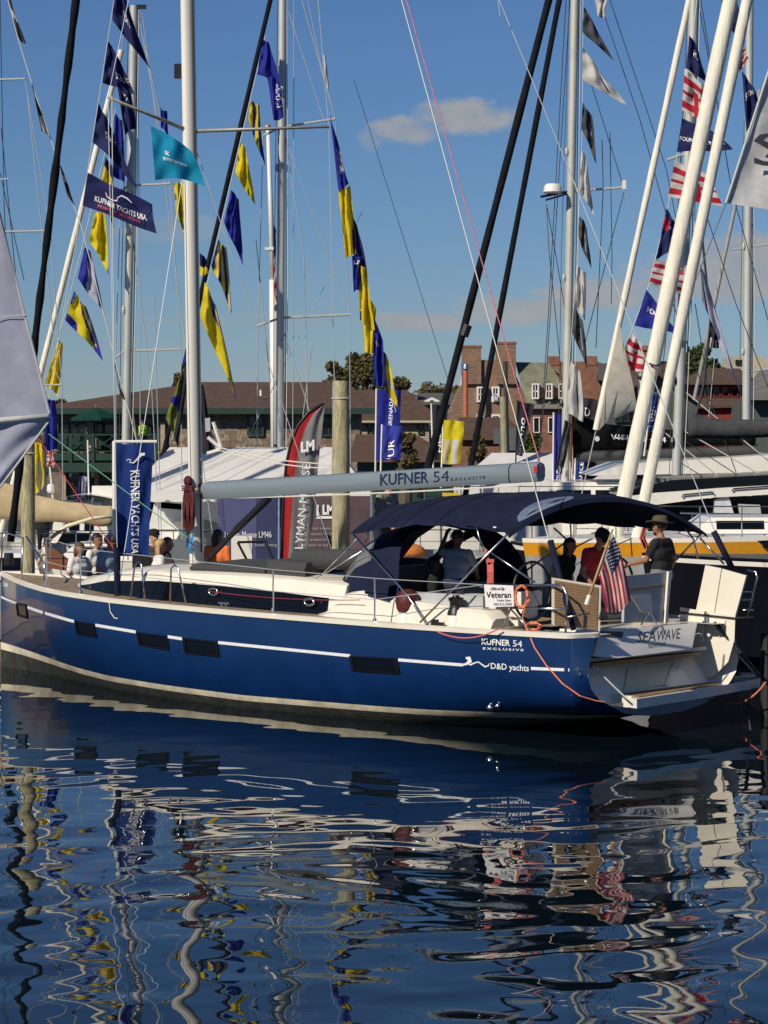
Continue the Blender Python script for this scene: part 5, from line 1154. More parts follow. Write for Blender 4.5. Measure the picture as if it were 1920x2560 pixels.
flag('royal blue pennant highest on the black forestay left of the middle mast', (658, 98), (664, 110), (693, 210), (642, 186), Y3f, c_blue, amp=.08, group=G3)
flag('hanging royal blue tail with white letters above the middle spreaders', (668, 188), (690, 200), (700, 300), (684, 302), Y3f, c_blue, amp=.06, group=G3, text=[('DUFOUR', (.7, .15), (.4, .75), .5, m_let)])
flag('yellow and blue banded streamer crossing the starboard spreader', (626, 252), (637, 262), (656, 420), (620, 300), Y3f, [c_yel, c_blue], lambda s, t: 1 if (.25 < s < .42) or s > .74 else 0, amp=.1, group=G3)
flag('plain yellow streamer on the black forestay below the spreader', (600, 355), (606, 375), (630, 520), (588, 430), Y3f, c_yel, amp=.14, group=G3)
flag('royal blue flag half way down the black forestay', (578, 475), (588, 500), (599, 668), (560, 555), Y3f, c_blue, amp=.14, group=G3)
flag('yellow and blue chequered streamer low on the black forestay', (545, 598), (553, 620), (575, 788), (528, 665), Y3f, [c_yel, c_blue], lambda s, t: 1 if (s < .12 or .32 < s < .45 or .65 < s < .8 or s > .96) else 0, amp=.11, group=G3)
flag('long yellow flag right of the main mast with blue lower edge', (512, 705), (528, 760), (586, 1010), (500, 790), Y3f, [c_yel, c_blue], lambda s, t: 1 if (t < .3 and .5 < s < .8) or (.72 < s < .78) or s > .95 else 0, amp=.12, group=G3)
flag('yellow and navy streamer just left of the main mast under the turquoise flag', (434, 456), (448, 458), (461, 612), (440, 530), 66., [c_yel, c_navy], lambda s, t: 1 if .45 < s < .58 else 0, amp=.12, group=G3)
flag('small navy flag peeping out right of the main mast', (499, 630), (505, 650), (516, 688), (500, 690), 66., [c_navy, c_yel], lambda s, t: 1 if t > .6 else 0, amp=.08, group=G3)
flag('small blue flag above the tent peeking out left of the main mast', (464, 878), (466, 880), (466, 914), (455, 910), 66., c_blue, amp=.06, group=G3)
flag('olive, blue and black flag bundle hanging left of the main mast above the tent', (446, 950), (462, 900), (440, 1125), (414, 1045), 63., [c_grn, c_blue, c_chr], lambda s, t: 2 if s > .55 else (1 if .42 < t < .58 else 0), amp=.1, group=G3)
flag('thin royal blue flag tip above the turquoise flag', (401, 268), (405, 280), (417, 345), (402, 318), Yf, c_blue, amp=.08, group=G2)
G4 = 'blue and yellow show flags right of the middle mast'
flag('royal blue flag with white letters at the starboard spreader tip', (824, 280), (834, 360), (866, 466), (846, 478), Y3f, c_blue, amp=.08, group=G4, text=[('DUFOUR', (.35, .75), (.95, .7), .4, m_let)], bulge=0)
flag('topmost yellow flag of the string right of the middle mast', (845, 472), (866, 466), (882, 638), (864, 645), Y3f, c_yel, amp=.12, group=G4)
flag('navy flag beside the topmost yellow flag right of the middle mast', (876, 535), (882, 560), (910, 680), (886, 650), Y3f+.1, c_navy, amp=.08, group=G4)
flag('royal blue flag with short white word below the topmost yellow flag', (880, 640), (897, 640), (893, 728), (884, 730), Y3f, c_blue, amp=.08, group=G4, text=[('UR', (.15, .25), (.85, .2), .12, m_let)])
flag('middle yellow flag with navy tip on the string right of the middle mast', (895, 655), (908, 680), (928, 830), (900, 800), Y3f, [c_yel, c_navy], lambda s, t: 1 if (s < .15 and t > .8) else 0, amp=.14, group=G4)
flag('lower yellow flag narrowing to a point above the trees', (905, 720), (928, 770), (930, 890), (912, 880), Y3f+.12, c_yel, amp=.14, group=G4)
flag('royal blue flag above the upright blue banners', (930, 785), (948, 850), (952, 968), (936, 965), Y3f, c_blue, amp=.1, group=G4, text=[('UR', (.3, .35), (.7, .3), .07, m_let)])
flag('lowest flag of the string, navy above yellow, in front of the blue banners', (950, 865), (966, 910), (988, 1030), (958, 960), Y3f, [c_navy, c_yel, c_wht], lambda s, t: 0 if s < .42 else (2 if .5 < t < .65 else 1), amp=.1, group=G4)
G5 = 'grey and white flags at the upper left edge'
flag('grey flag at the top left corner', (14, -30), (24, -10), (64, 112), (44, 92), 59., [c_gry, c_wht], lambda s, t: 1 if .45 < t < .6 else 0, amp=.08, group=G5)
flag('grey flag with white panels beside the black forestay', (78, 205), (84, 225), (122, 338), (104, 328), 59., [c_gry, c_wht], lambda s, t: 1 if t > .55 and s > .3 else 0, amp=.08, group=G5)
flag('lowest grey and white flag at the upper left, touching the black forestay', (146, 402), (152, 415), (191, 520), (168, 490), 59., [c_gry, c_wht], lambda s, t: 1 if .3 < t < .5 and .3 < s < .7 else 0, amp=.08, group=G5)
flag('thin pale striped pennant crossing the left sloop mast', (281, 900), (292, 930), (318, 1010), (300, 985), 62., [c_lav, c_gry], lambda s, t: 1 if t > .7 else 0, amp=.05, group=G5)
wires(b2, [[(10, -40), (45, 95), (80, 210), (145, 400), (205, 570), (290, 905), (345, 1115)]], 59.2, 'flag_halyard', .012, m_rope_w)
wires(b1, [[(290, 270), (205, 620), (110, 990), (85, 1110)]], Yf+.1, 'flag_halyard', .010, m_rope_w)
wires(b3, [[(664, 90), (590, 400), (430, 1100)], [(824, 280), (860, 480), (910, 700), (990, 1030)]], Y3f+.15, 'flag_halyard', .010, m_rope_w)
G6 = 'charcoal and white flags along the catamaran mast'
Y4f = 81.4
for i, (lb, A, D, C, B, m_) in enumerate((
    ('white flag cut by the top frame right of the grey-green mast', (1484, -20), (1512, -20), (1503, 48), (1494, 40), c_wht),
    ('charcoal flag highest beside the grey-green mast, its fly hanging folded', (1459, 15), (1475, 60), (1526, 155), (1456, 80), c_gry),
    ('white flag with dark print streaming right of the grey-green mast', (1457, 118), (1495, 190), (1561, 268), (1455, 200), c_wht),
    ('charcoal flag hanging under the white streaming flag', (1457, 255), (1468, 290), (1486, 415), (1453, 322), c_gry),
    ('white flag hanging above the radar spreader', (1453, 365), (1460, 420), (1476, 545), (1449, 470), c_wht),
    ('charcoal flag hanging just below the radar spreader', (1449, 540), (1458, 570), (1470, 680), (1446, 590), c_gry),
    ('long white flag with faint print half way down the grey-green mast', (1441, 660), (1452, 680), (1458, 808), (1438, 770), c_wht),
    ('charcoal flag with pale print level with the brick chimneys', (1434, 765), (1446, 800), (1462, 930), (1430, 830), c_gry),
    ('crumpled white flag hanging before the mansard roof', (1425, 900), (1440, 930), (1452, 1060), (1416, 1030), c_wht),
    ('lowest grey flag bunched at the foot of the grey-green mast', (1412, 1050), (1420, 1060), (1400, 1175), (1390, 1165), c_gry))):
    flag(lb, A, D, C, B, Y4f, [m_, c_chr if m_ is c_wht else c_lav], lambda s, t: 1 if (.62 < s < .70 and .3 < t < .8) else 0, amp=.11, group=G6)
wires(b4, [[(1458, -20), (1457, 300), (1440, 700), (1400, 1180)]], Y4f+.1, 'flag_halyard', .010, m_rope_w)
G7 = 'navy and red show flags on the white catamaran'
Y5f = 67.4
rw_ = lambda s, t: 1 if (int(t*6.5) % 2 == 1 or (.45 < s < .6 and t > .4)) else 0
FT = [('FOUNTAINE PAJOT', (.02, .66), (.96, .74), .13, m_let)]
flag('navy flag high at the right edge with a red mark, behind the cream sails', (1801, -20), (1830, -10), (1856, 110), (1810, 60), Y5f, [c_navy, c_red], lambda s, t: 1 if s < .3 and .4 < t < .6 else 0, amp=.08, group=G7)
flag('red and white flag caught between the two thick cream sails', (1826, 110), (1850, 120), (1866, 150), (1832, 205), Y5f, [c_wht, c_red], rw_, amp=.08, group=G7)
flag('navy flag just left of the white lettered sail', (1855, 178), (1872, 215), (1892, 265), (1866, 332), Y5f, c_navy, amp=.08, group=G7, text=[('FOUNT', (.2, .5), (.9, .4), .14, m_let)])
flag('topmost navy pennant in front of the right hand mast', (1723, 88), (1735, 120), (1762, 215), (1716, 170), Y5f, c_navy, amp=.08, group=G7, text=[('FO', (.35, .5), (.8, .45), .2, m_let)])
flag('topmost red and white flag in front of the right hand mast', (1712, 170), (1745, 210), (1766, 315), (1704, 275), Y5f, [c_wht, c_red], rw_, amp=.08, group=G7)
flag('navy flag spread wide with white lettering behind the cream sails', (1705, 295), (1775, 330), (1824, 378), (1692, 380), Y5f, [c_navy, c_red], lambda s, t: 1 if .40 < s < .5 and .3 < t < .55 else 0, amp=.05, group=G7, text=FT, bulge=0)
flag('red and white patterned flag under the wide navy flag', (1687, 400), (1760, 440), (1803, 520), (1670, 492), Y5f, [c_wht, c_red], rw_, amp=.06, group=G7)
flag('narrow navy pennant with red mark half way down the right hand mast', (1666, 520), (1680, 560), (1690, 620), (1640, 650), Y5f, [c_navy, c_red], lambda s, t: 1 if .2 < t < .4 and s < .45 else 0, amp=.08, group=G7, text=[('FO', (.5, .35), (.95, .4), .1, m_let)])
flag('red and white flag overlapping the navy pennant behind the first cream sail', (1640, 648), (1690, 660), (1725, 750), (1622, 708), Y5f, [c_wht, c_red], rw_, amp=.06, group=G7)
flag('triangular royal blue flag with bold white lettering near the first cream sail', (1616, 724), (1640, 770), (1692, 840), (1586, 814), Y5f, c_blue, amp=.05, group=G7, text=[('FOUNT', (.2, .55), (.9, .62), .16, m_let)])
flag('lowest red and white flag left of the first cream sail', (1580, 830), (1592, 860), (1608, 935), (1544, 917), Y5f, [c_wht, c_red], rw_, amp=.06, group=G7)
flag('twisted white tail hanging under the lowest red and white flag', (1594, 930), (1604, 930), (1610, 1000), (1594, 985), Y5f, [c_wht, c_chr], lambda s, t: 1 if .2 < t < .35 else 0, amp=.08, group=G7)
wires(b5, [[(1745, -20), (1710, 290), (1670, 520), (1620, 720), (1540, 930)]], Y5f+.1, 'flag_halyard', .010, m_rope_w)
flag('long white streamer drooping across the red house at the right', (1749, 650), (1762, 690), (1852, 980), (1756, 755), 62., [c_lav, c_chr], lambda s, t: 1 if (.10 < s < .15) else 0, amp=.10, group='streamers at the right', nx=24, text=[('NAUTI', (.66, .5), (.85, .5), .3, m_let_grey)])
flag('black and white striped flag bunched behind the white streamer', (1776, 800), (1800, 830), (1800, 868), (1770, 872), 64., [c_chr, c_wht], lambda s, t: 1 if (t > .55 and int(s*8) % 2) else 0, amp=.1, group='streamers at the right')
wires(b5, [[(1752, 560), (1776, 800), (1760, 960), (1740, 1040)]], 64.1, 'flag_halyard', .03, m_wire_d)
# US flag on a varnished staff at the stern
fl = thing('ensign', 'American flag hanging from a wooden staff on the yacht stern', 'flag', tuple(W(1470, 1505, 38.6)))
b = MB(); b.tube([W(1468, 1506, 38.55), W(1532, 1322, 38.7)], [.022, .016], 8); part('staff', b, mat('varnished_staff', (.42, .30, .16), .35), fl, smooth=True)
b = MB(); b.tube([W(1466, 1512, 38.55), W(1474, 1488, 38.56)], .035, 8); part('staff_socket', b, m_cream, fl)
us = lambda s, t: 2 if (s < .40 and t < .54) else (0 if int(t*13) % 2 == 0 else 1)
def ens(s, t, off=0.):
    top = [(1533, 1334), (1552, 1380), (1566, 1440), (1577, 1500)]; bot = [(1498, 1440), (1506, 1470), (1511, 1500), (1513, 1527)]
    f = s*3; i = min(2, int(f)); g = f-i
    a = (top[i][0]*(1-g)+top[i+1][0]*g, top[i][1]*(1-g)+top[i+1][1]*g); c = (bot[i][0]*(1-g)+bot[i+1][0]*g, bot[i][1]*(1-g)+bot[i+1][1]*g)
    u = a[0]*(1-t)+c[0]*t; v = a[1]*(1-t)+c[1]*t+18*math.sin(PI*t)*s*s
    return W(u, v, 38.5+.10*math.sin(9*t+1.+2*s)*(.25+s)+.03*math.sin(14*t-4*s)-off)
mb = MB(); mb.loft([[ens(i/20, j/26) for j in range(27)] for i in range(21)], closed=False, mif=lambda i, j: us((i+.5)/20, (j+.5)/26)); ff = part('flag_cloth', mb, [cloth('us_red', (.50, .016, .045), .3), c_wht, cloth('us_blue', (.018, .022, .075), .2)], fl, smooth=True)
b = MB()
for r_ in range(9):
    for k in range(6 if r_ % 2 == 0 else 5):
        s0, t0 = .035+(k+(.5 if r_ % 2 else 0))*.062, .03+r_*.056
        p = [ens(s0+.016*math.cos(a)*(1 if n_ % 2 == 0 else .4), t0+.020*math.sin(a)*(1 if n_ % 2 == 0 else .4), .015) for n_, a in enumerate(np.linspace(0, 2*PI, 11)[:-1])]; b.poly(p)
tag(part('stars', b, m_let, ff), kind='stuff')
mb = MB(); mb.loft([[ens(-.012, j/10, .004), ens(.02, j/10, .004)] for j in range(11)], closed=False); part('heading', mb, c_wht, ff)
# framed blue banner on the dock
YB = 53.0
kb = thing('banner', 'tall blue banner with vertical white lettering on a white pole frame', 'banner', tuple(W(285, 1400, YB)))
b = MB(); b.tube([W(286, 1480, YB), W(286, 1103, YB)], .045, 8); part('upright', b, m_white, kb); b = MB(); b.tube([W(284, 1104, YB), W(392, 1104, YB)], .032, 8); part('crossbar', b, m_white, kb)
b = MB(); b.tube([W(294, 1360, YB-.1), W(294, 1500, YB-.1)], .06, 8); part('base_sleeve', b, m_navy, kb)
b = MB(); b.box(W(354, 1410, YB), (.36, .2, .34)); part('ballast_bag', b, m_black, kb)
cl = flag('x', (291, 1109), (381, 1109), (374, 1388), (293, 1390), YB-.02, c_royal, amp=.045, nf=1.3, root=kb, name='cloth', nx=14, ny=24, text=[('KUFNER YACHTS USA', (.40, .235), (.42, .985), .24, m_let)])
b = MB(); stroke(b, [(316, 1152), (320, 1148), (327, 1150), (324, 1156), (334, 1157), (345, 1146), (352, 1136), (362, 1135)], [1, 2, 2.5, 2.5, 3, 4, 8, 6], lambda u, v: W(u, v, YB-.12)); part('emblem', b, m_let, cl)
# feather flag red and grey
lf = thing('feather_flag', 'red and grey feather flag with vertical white lettering', 'banner', tuple(W(706, 1412, 60.)))
YL = 60.
left = [(704, 1412), (706, 1330), (710, 1240), (716, 1160), (727, 1110), (745, 1065), (772, 1030), (811, 1009)]
right = [(760, 1408), (772, 1360), (783, 1300), (790, 1230), (796, 1160), (802, 1100), (808, 1050), (812, 1011)]
mb = MB(); rows = []
for i in np.linspace(0, 7, 40):
    k = min(6, int(i)); g = i-k; a = np.array(left[k])*(1-g)+np.array(left[k+1])*g; c = np.array(right[k])*(1-g)+np.array(right[k+1])*g
    rows.append([W(*(a+(c-a)*s), YL+.07*math.sin(s*11+i)*s) for s in np.linspace(0, 1, 15)])
mb.loft(rows, closed=False, mif=lambda i, j: 0 if j < 4 else 1); fc = part('cloth', mb, [cloth('feather_red', (.50, .03, .035), .3), cloth('feather_grey', (.24, .235, .24), .3)], lf, smooth=True)
b = MB(); b.tube([W(u-1, v, YL) for u, v in left], .03, 7); part('pole', b, m_black, lf, smooth=True)
sL = lambda u, v: W(u, v, YL-.12)
b = MB(); text_on(b, 'LYMAN-MORSE', (756, 1372), (776, 1160), 20, sL, bold=.0, up=(-1, -.05)); part('lettering', b, m_let, fc)
b = MB(); text_on(b, 'LM', (752, 1130), (786, 1124), 24, sL, bold=.05); part('emblem', b, m_let, fc)
# display wall
dw = thing('display_wall', 'printed navy and plum display wall under the white tent', 'display', tuple(W(735, 1415, 64.)))
YD = 64.
def panel(ps, nm, m_, d=0.): mb = MB(); mb.slab([W(u, v, YD-d) for u, v in ps], (0, .05, 0)); return part(nm, mb, m_, dw)
p1_ = panel([(546, 1240), (640, 1240), (640, 1430), (546, 1430)], 'panel', mat('print_dusk', (.075, .085, .20), .5, var=.15, vscale=1)); p2_ = panel([(640, 1240), (740, 1240), (740, 1430), (640, 1430)], 'panel', mat('print_navy', (.03, .04, .11), .5, var=.2, vscale=1)); p3_ = panel([(742, 1240), (926, 1240), (926, 1430), (742, 1430)], 'panel', mat('print_plum', (.10, .065, .08), .5, var=.35, vscale=1.2))
sD = lambda u, v: W(u, v, YD-.03)
b = MB(); text_on(b, 'Lyman-Morse LM46', (562, 1344), (679, 1344), 16, sD); part('print_title', b, m_let, p2_)
b = MB(); text_on(b, 'Award winning', (636, 1366), (692, 1366), 8, sD); part('print_line', b, m_lgrey, p2_)
b = MB(); text_on(b, 'LM', (806, 1285), (835, 1285), 22, sD, bold=.06); b.quad(sD(791, 1290), sD(836, 1290), sD(836, 1297), sD(791, 1297)); b.quad(sD(791, 1262), sD(797, 1262), sD(797, 1292), sD(791, 1292)); part('print_logo', b, m_let, p3_)
b = MB()
for i, s_ in enumerate(('RECENT AWARDS', 'SAILBOAT OF THE YEAR', 'CRUISING WORLD', 'BOAT OF THE YEAR', 'SAIL TOP 10 BOATS')): text_on(b, s_, (772, 1324+i*14), (772+4.3*len(s_), 1324+i*14), 5, sD)
tag(part('print_lines', b, m_lgrey, p3_), kind='stuff')
b = MB(); b.slab([W(578, 1340, 62), W(630, 1340, 62), W(630, 1440, 62), W(578, 1440, 62)], (0, .5, 0)); solo('podium', b, m_white, tuple(W(604, 1440, 62)), 'plain white podium in front of the navy display wall', 'podium')
b = MB()
for a, c in (((594, 1356), (664, 1354)), ((594, 1356), (624, 1414)), ((664, 1354), (690, 1414)), ((612, 1402), (680, 1400))): b.tube([W(*a, 58), W(*c, 58)], .03, 5)
solo('deck_frame', b, m_black, tuple(W(650, 1414, 58)), 'open black frame standing right of the white podium', 'frame')
m_bag = mat('orange_bag', (.80, .24, .03), .7, var=.3, vscale=6, bump=.03, bscale=8)
b = MB(); c = W(830, 1410, 55.4); rows = []
b.loft([[c+Vector((r*math.cos(t)*(1+.12*math.sin(3*t+z*9)), .6*r*math.sin(t), z)) for t in np.linspace(0, 2*PI, 17)[:-1]] for r, z in ((.30, 0), (.34, .1), (.27, .22), (.12, .30))], cap=True); solo('pumpkin_pile', b, m_bag, tuple(c), 'orange heap on the dock behind the sun pads', 'decoration', smooth=True)
b = MB(); c = W(1003, 1392, 55.); b.loft([[c+Vector((r*math.cos(t)*(1+.12*math.sin(3*t+z*9)), .6*r*math.sin(t), z)) for t in np.linspace(0, 2*PI, 17)[:-1]] for r, z in ((.5, 0), (.52, .1), (.4, .22), (.2, .32))], cap=True); solo('pumpkin_pile', b, m_bag, tuple(c), 'orange heap seen through the sprayhood windows', 'decoration', smooth=True)
b = MB(); c = to_world(4.45, 1.1, 1.62); b.loft([[c+Vector((r*math.cos(t)*(1+.15*math.sin(3*t+z*9)), .7*r*math.sin(t), z)) for t in np.linspace(0, 2*PI, 17)[:-1]] for r, z in ((.30, 0), (.30, .08), (.2, .18), (.08, .22))], cap=True); solo('orange_cushion', b, m_bag, tuple(c), 'orange cushion on the cockpit seat of the yacht', 'cushion', smooth=True)
# more upright banners
def upright(label, corners, Y, m_, text=(), pole=True, pm=None, amp=.05, pat=None):
    u0 = min(c[0] for c in corners); base = W(u0, 1230, Y); base.z = min(base.z, W(0, corners[3][1], Y).z)
    r = thing('banner', label, 'banner', tuple(base), group='upright show banners')
    o = flag('x', *corners, Y, m_, pat=pat, amp=amp, root=r, name='cloth', text=text, nx=10, ny=16, wob=1.)
    if pole:
        b = MB(); a, c = corners[0], corners[3]; b.tube([W(c[0]-2, c[1]+60, Y+.03), W(a[0]-2, a[1]-3, Y+.03)], .03, 6); part('pole', b, pm or m_white, r)
    return r
upright('tall royal blue banner on a white pole right of the timber pile', ((943, 974), (1003, 974), (1000, 1150), (940, 1152)), 79., c_blue, [('DUFOUR GRENADA', (.62, .98), (.66, .1), .16, m_let)])
upright('shorter bright blue banner in front of the tall royal blue one', ((957, 1064), (1004, 1064), (1003, 1143), (953, 1146)), 77., cloth('flag_bright_blue', (.05, .065, .42), .3), [('UR', (.62, .95), (.62, .45), .3, m_let)])
upright('black feather banner behind the black furled sail', ((1080, 1012), (1120, 1015), (1108, 1152), (1086, 1150)), 88., c_chr, [('NEEL', (.65, .85), (.6, .4), .2, m_let)])
upright('yellow banner with white block letters between the two black furled sails', ((1110, 1050), (1162, 1053), (1150, 1160), (1104, 1160)), 87., [c_yel, c_wht], [], pat=lambda s, t: 1 if (t > .45 and (.05 < s < .32 or .5 < s < .85) and not (t > .6 and .05 < s < .12)) else 0)
b = MB(); b.slab([W(1106, 1232, 86.5), W(1150, 1232, 86.5), W(1148, 1262, 86.5), W(1106, 1262, 86.5)], (0, .05, 0)); solo('sign_board', b, c_yel, tuple(W(1128, 1262, 86.5)), 'small yellow board just above the bimini', 'sign')
upright('charcoal feather banner with big white letters beside the utility pole', ((1296, 1002), (1336, 1012), (1306, 1140), (1290, 1138)), 92., c_chr, [('ounno', (.70, .98), (.55, .28), .42, m_let)], pole=True, pm=m_black)
upright('narrow royal blue banner left of the grey-green mast', ((1386, 1034), (1404, 1036), (1404, 1232), (1384, 1232)), 83.5, c_blue, [('DUFOUR', (.75, .98), (.75, .70), .45, m_let)])
upright('dark grey flag with a white letter D behind the black boom cover', ((1453, 992), (1494, 1000), (1490, 1062), (1450, 1050)), 90., c_chr, [('D', (.28, .75), (.58, .72), .35, m_let)], pole=False)
upright('royal blue banner with white serif lettering between the cream sails', ((1633, 985), (1648, 986), (1634, 1080), (1612, 1080)), 76., c_royal, [('LA APREA', (.85, .98), (.9, .30), .5, m_let)])
upright('royal blue banner below the black boom cover', ((1440, 1140), (1466, 1142), (1462, 1218), (1438, 1215)), 84., c_royal, [('LANCE', (.75, .95), (.75, .2), .4, m_let)])
upright('purple flag on the left beside a white lettered one', ((196, 1192), (204, 1190), (203, 1270), (184, 1262)), 78., c_purp, pole=False)
upright('grey and white lettered flag beside the purple one at the left', ((205, 1190), (221, 1192), (212, 1260), (202, 1272)), 77.5, c_lav, [('XQUISI', (.6, .9), (.7, .15), .4, m_let_grey)], pole=False)
upright('small dark purple banner under the hard top, nearer the first cream sail', ((1577, 1180), (1590, 1180), (1590, 1222), (1575, 1222)), 80., c_purp, [('HH', (.7, .95), (.7, .2), .5, m_let)], pole=False)
upright('small dark purple banner under the hard top, nearer the second cream sail', ((1594, 1180), (1608, 1180), (1606, 1218), (1592, 1218)), 80., c_purp, [('HH', (.7, .95), (.7, .2), .5, m_let)], pole=False)
upright('dark grey banner with small blue and white badge right of the mast', ((498, 960), (508, 962), (540, 1130), (500, 1136)), 62., c_chr, pole=False)
b = MB(); b.slab([W(512, 1046, 61.8), W(525, 1044, 61.8), W(526, 1078, 61.8), W(514, 1080, 61.8)], (0, .01, 0)); solo('badge_panel', b, [m_lgrey], tuple(W(519, 1080, 61.8)), 'small pale badge panel on the dark grey banner', 'badge')
b = MB()
for a, c in (((533, 1055), (553, 1118)), ((519, 1093), (553, 1122)), ((518, 1134), (553, 1124))): b.tube([W(*a, 61), W(*c, 61)], .045, 6)
solo('folding_crane', b, m_white, tuple(W(553, 1124, 61)), 'white three armed bracket against the dark grey banner', 'bracket')
b = MB(); b.tube(sag(W(553, 1120, 61), W(860, 1160, 57.6), .1), .014, 5); solo('tie_rope', b, m_rope_w, tuple(W(553, 1120, 61)), 'upper thin white rope running from the white bracket to the timber pile', 'rope')
b = MB(); b.tube(sag(W(553, 1127, 61), W(855, 1172, 57.6), .1), .014, 5); solo('tie_rope', b, m_rope_w, tuple(W(553, 1127, 61)), 'lower thin white rope running from the white bracket to the timber pile', 'rope')
# big sails at the picture edges: each hangs from a mast outside the picture
YS = 24.
def edge_sail(label, outline, mastu, m_, texts, Yd, wr=0.):
    r = thing('show_sail', label, 'sail', (W(mastu, 0, Yd).x, Yd, -1.))
    b = MB(); b.tube([W(mastu, 1900 if Yd > 30 else 2700, Yd), W(mastu, -500, Yd)], .08, 10); part('pole', b, m_alu, r)
    return r
ls_ = edge_sail('grey-violet sail corner filling the left edge with a white batten', None, -230, None, None, YS)
def sheet(root, A, D, C, B, Yd, m_, amp, nf, nm='sail_cloth'):
    return flag('x', A, D, C, B, Yd, m_, amp=amp, nf=nf, root=root, name=nm, nx=20, ny=22, wob=1.2)
m_sv = cloth('sail_violet_grey', (.43, .44, .56), .35)
sheet(ls_, (-230, 60), (-60, 300), (123, 1034), (-230, 1060), YS, m_sv, .035, 1.4)
sheet(ls_, (-230, 1072), (124, 1048), (40, 1165), (-200, 1480), YS, m_sv, .035, 1.3, 'lower_cloth')
b = MB(); b.tube([W(-230, 1072, YS-.05), W(122, 1041, YS-.05)], .030, 10); part('batten', b, mat('batten_white', (.66, .66, .62), .5), ls_, smooth=True)
for k_ in (.38, .72):
    b = MB(); b.loft([[W(-230+(-60+230)*0+(123+230)*(t_)*(.62+.38*k_), 60+(1000)*k_+12*math.sin(t_*3)+d_, YS-.06) for d_ in (0, 3)] for t_ in np.linspace(0, .93, 12)], closed=False); part('seam', b, m_lgrey, ls_)
b = MB(); b.tube([W(-60, 300, YS-.03), W(124, 1034, YS-.03)], .012, 6); b.tube([W(126, 1048, YS-.03), W(40, 1165, YS-.03), W(-200, 1480, YS-.03)], .012, 6); part('bolt_rope', b, m_lgrey, ls_)
YR = 45.
rs_ = edge_sail('silvery white sail corner with a black letter S at the right edge', None, 2150, None, None, YR)
ss = sheet(rs_, (1960, 60), (2150, 60), (2150, 560), (1815, 508), YR, cloth('sail_silver', (.52, .53, .55), .3), .10, 1.2)
b = MB(); text_on(b, 'S', (1884, 415), (1990, 415), 86, lambda u, v: W(u, v, YR-.18), bold=.0); part('sail_letter', b, m_let_grey, ss)
b = MB(); b.tube([W(1960, 60, YR-.02), W(1815, 508, YR-.02)], .025, 6); b.tube([W(1815, 508, YR-.02), W(1740, 700, YR+6)], .010, 5); part('bolt_rope', b, m_lgrey, rs_)

# small things on the yacht
sy = lambda u, v: to_world(*on_y(u, v, 2.045))
b = MB(); b.slab([sy(1210, 1461), sy(1283, 1464), sy(1285, 1516), sy(1214, 1518)], tuple(Vector((Hd[1]*0-Pd[0]*.02, -Pd[1]*.02, 0)))); sg = solo('notice_board', b, mat('sign_white', (.74, .75, .74), .5, var=.03), tuple(sy(1247, 1518)), 'white broker sign with dark lettering tied to the stern rail', 'sign')
sy2 = lambda u, v: to_world(*on_y(u, v, 2.055)); bse = sg.location
for nm, s_, a, c, h, m_, sh in (('sign_heading', 'Offered By', (1226, 1475), (1262, 1475), 7, m_let_grey, .3), ('sign_name', 'Veteran', (1215, 1494), (1277, 1494), 15, m_let_grey, 0), ('sign_subtitle', 'Yacht Sales', (1241, 1503), (1277, 1503), 5, m_let_grey, 0), ('sign_phone', '443.512.2900', (1234, 1513), (1279, 1513), 6, mat('lettering_blue_grey', (.12, .16, .24), .5, var=0), 0)):
    b = MB(); text_on(b, s_, a, c, h, sy2, shear=sh, bold=.012); mkobj(nm, b, m_, sg, base=bse)
def coil(label, u, v, y, ru, rv, m_, n=7, r=.013):
    b = MB()
    for k in range(n):
        b.tube([to_world(*on_y(u+(ru+random.uniform(-3, 3))*math.cos(t)+random.uniform(-1, 1), v+(rv+random.uniform(-3, 3))*math.sin(t), y+random.uniform(-.04, .04))) for t in np.linspace(0, 2*PI, 15)], r, 5, cap=False)
    solo('rope_coil', b, m_, tuple(to_world(*on_y(u, v+rv, y))), label, 'rope')
coil('orange rope coil hung on the stern rail right of the white sign', 1304, 1492, 2.0, 16, 27, m_orange_rope, 8)
coil('orange rope coil lying on the quarter deck below the rail', 1333, 1566, 1.95, 17, 9, m_orange_rope, 6)
b = MB()
for k in range(7): x0 = 1218+k*2.2; b.tube([to_world(*on_y(x0, 1398+random.uniform(0, 4), 1.75)), to_world(*on_y(x0+random.uniform(-2, 5), 1430, 1.78)), to_world(*on_y(x0+1, 1458, 1.75))], .015, 5)
b.tube([to_world(*on_y(1213, 1372, 1.75)), to_world(*on_y(1222, 1400, 1.75))], .02, 5); b.box(to_world(*on_y(1225, 1402, 1.78)), (.12, .05, .05))
solo('rope_coil', b, m_pink_rope, tuple(to_world(*on_y(1225, 1460, 1.75))), 'salmon pink rope hank hanging from the bimini frame', 'rope')
b = MB(); pts = [(1316, 1500), (1306, 1545), (1318, 1575), (1340, 1620), (1370, 1665), (1410, 1710), (1450, 1740), (1490, 1752), (1512, 1755)]
b.tube([to_world(*(on_y(u, v, 2.12) if v < 1600 else (hull_off(u, v, .03) if u < 1415 else on_x(u, v, interp(u, [(1415, .16), (1450, .04), (1512, -.14)]))))) for u, v in pts], .012, 5); solo('mooring_line', b, m_orange_rope, tuple(to_world(*on_y(1512, 1755, 1.6))), 'orange line drooping down the blue topsides to the platform', 'rope')
b = MB(); b.tube(sag(to_world(*pz(1800, 1748, .3)), W(1915, 1705, 41.), .18), .014, 5); solo('mooring_line', b, m_orange_rope, tuple(W(1915, 1705, 41.)), 'orange line from under the platform to the dock at the right', 'rope')
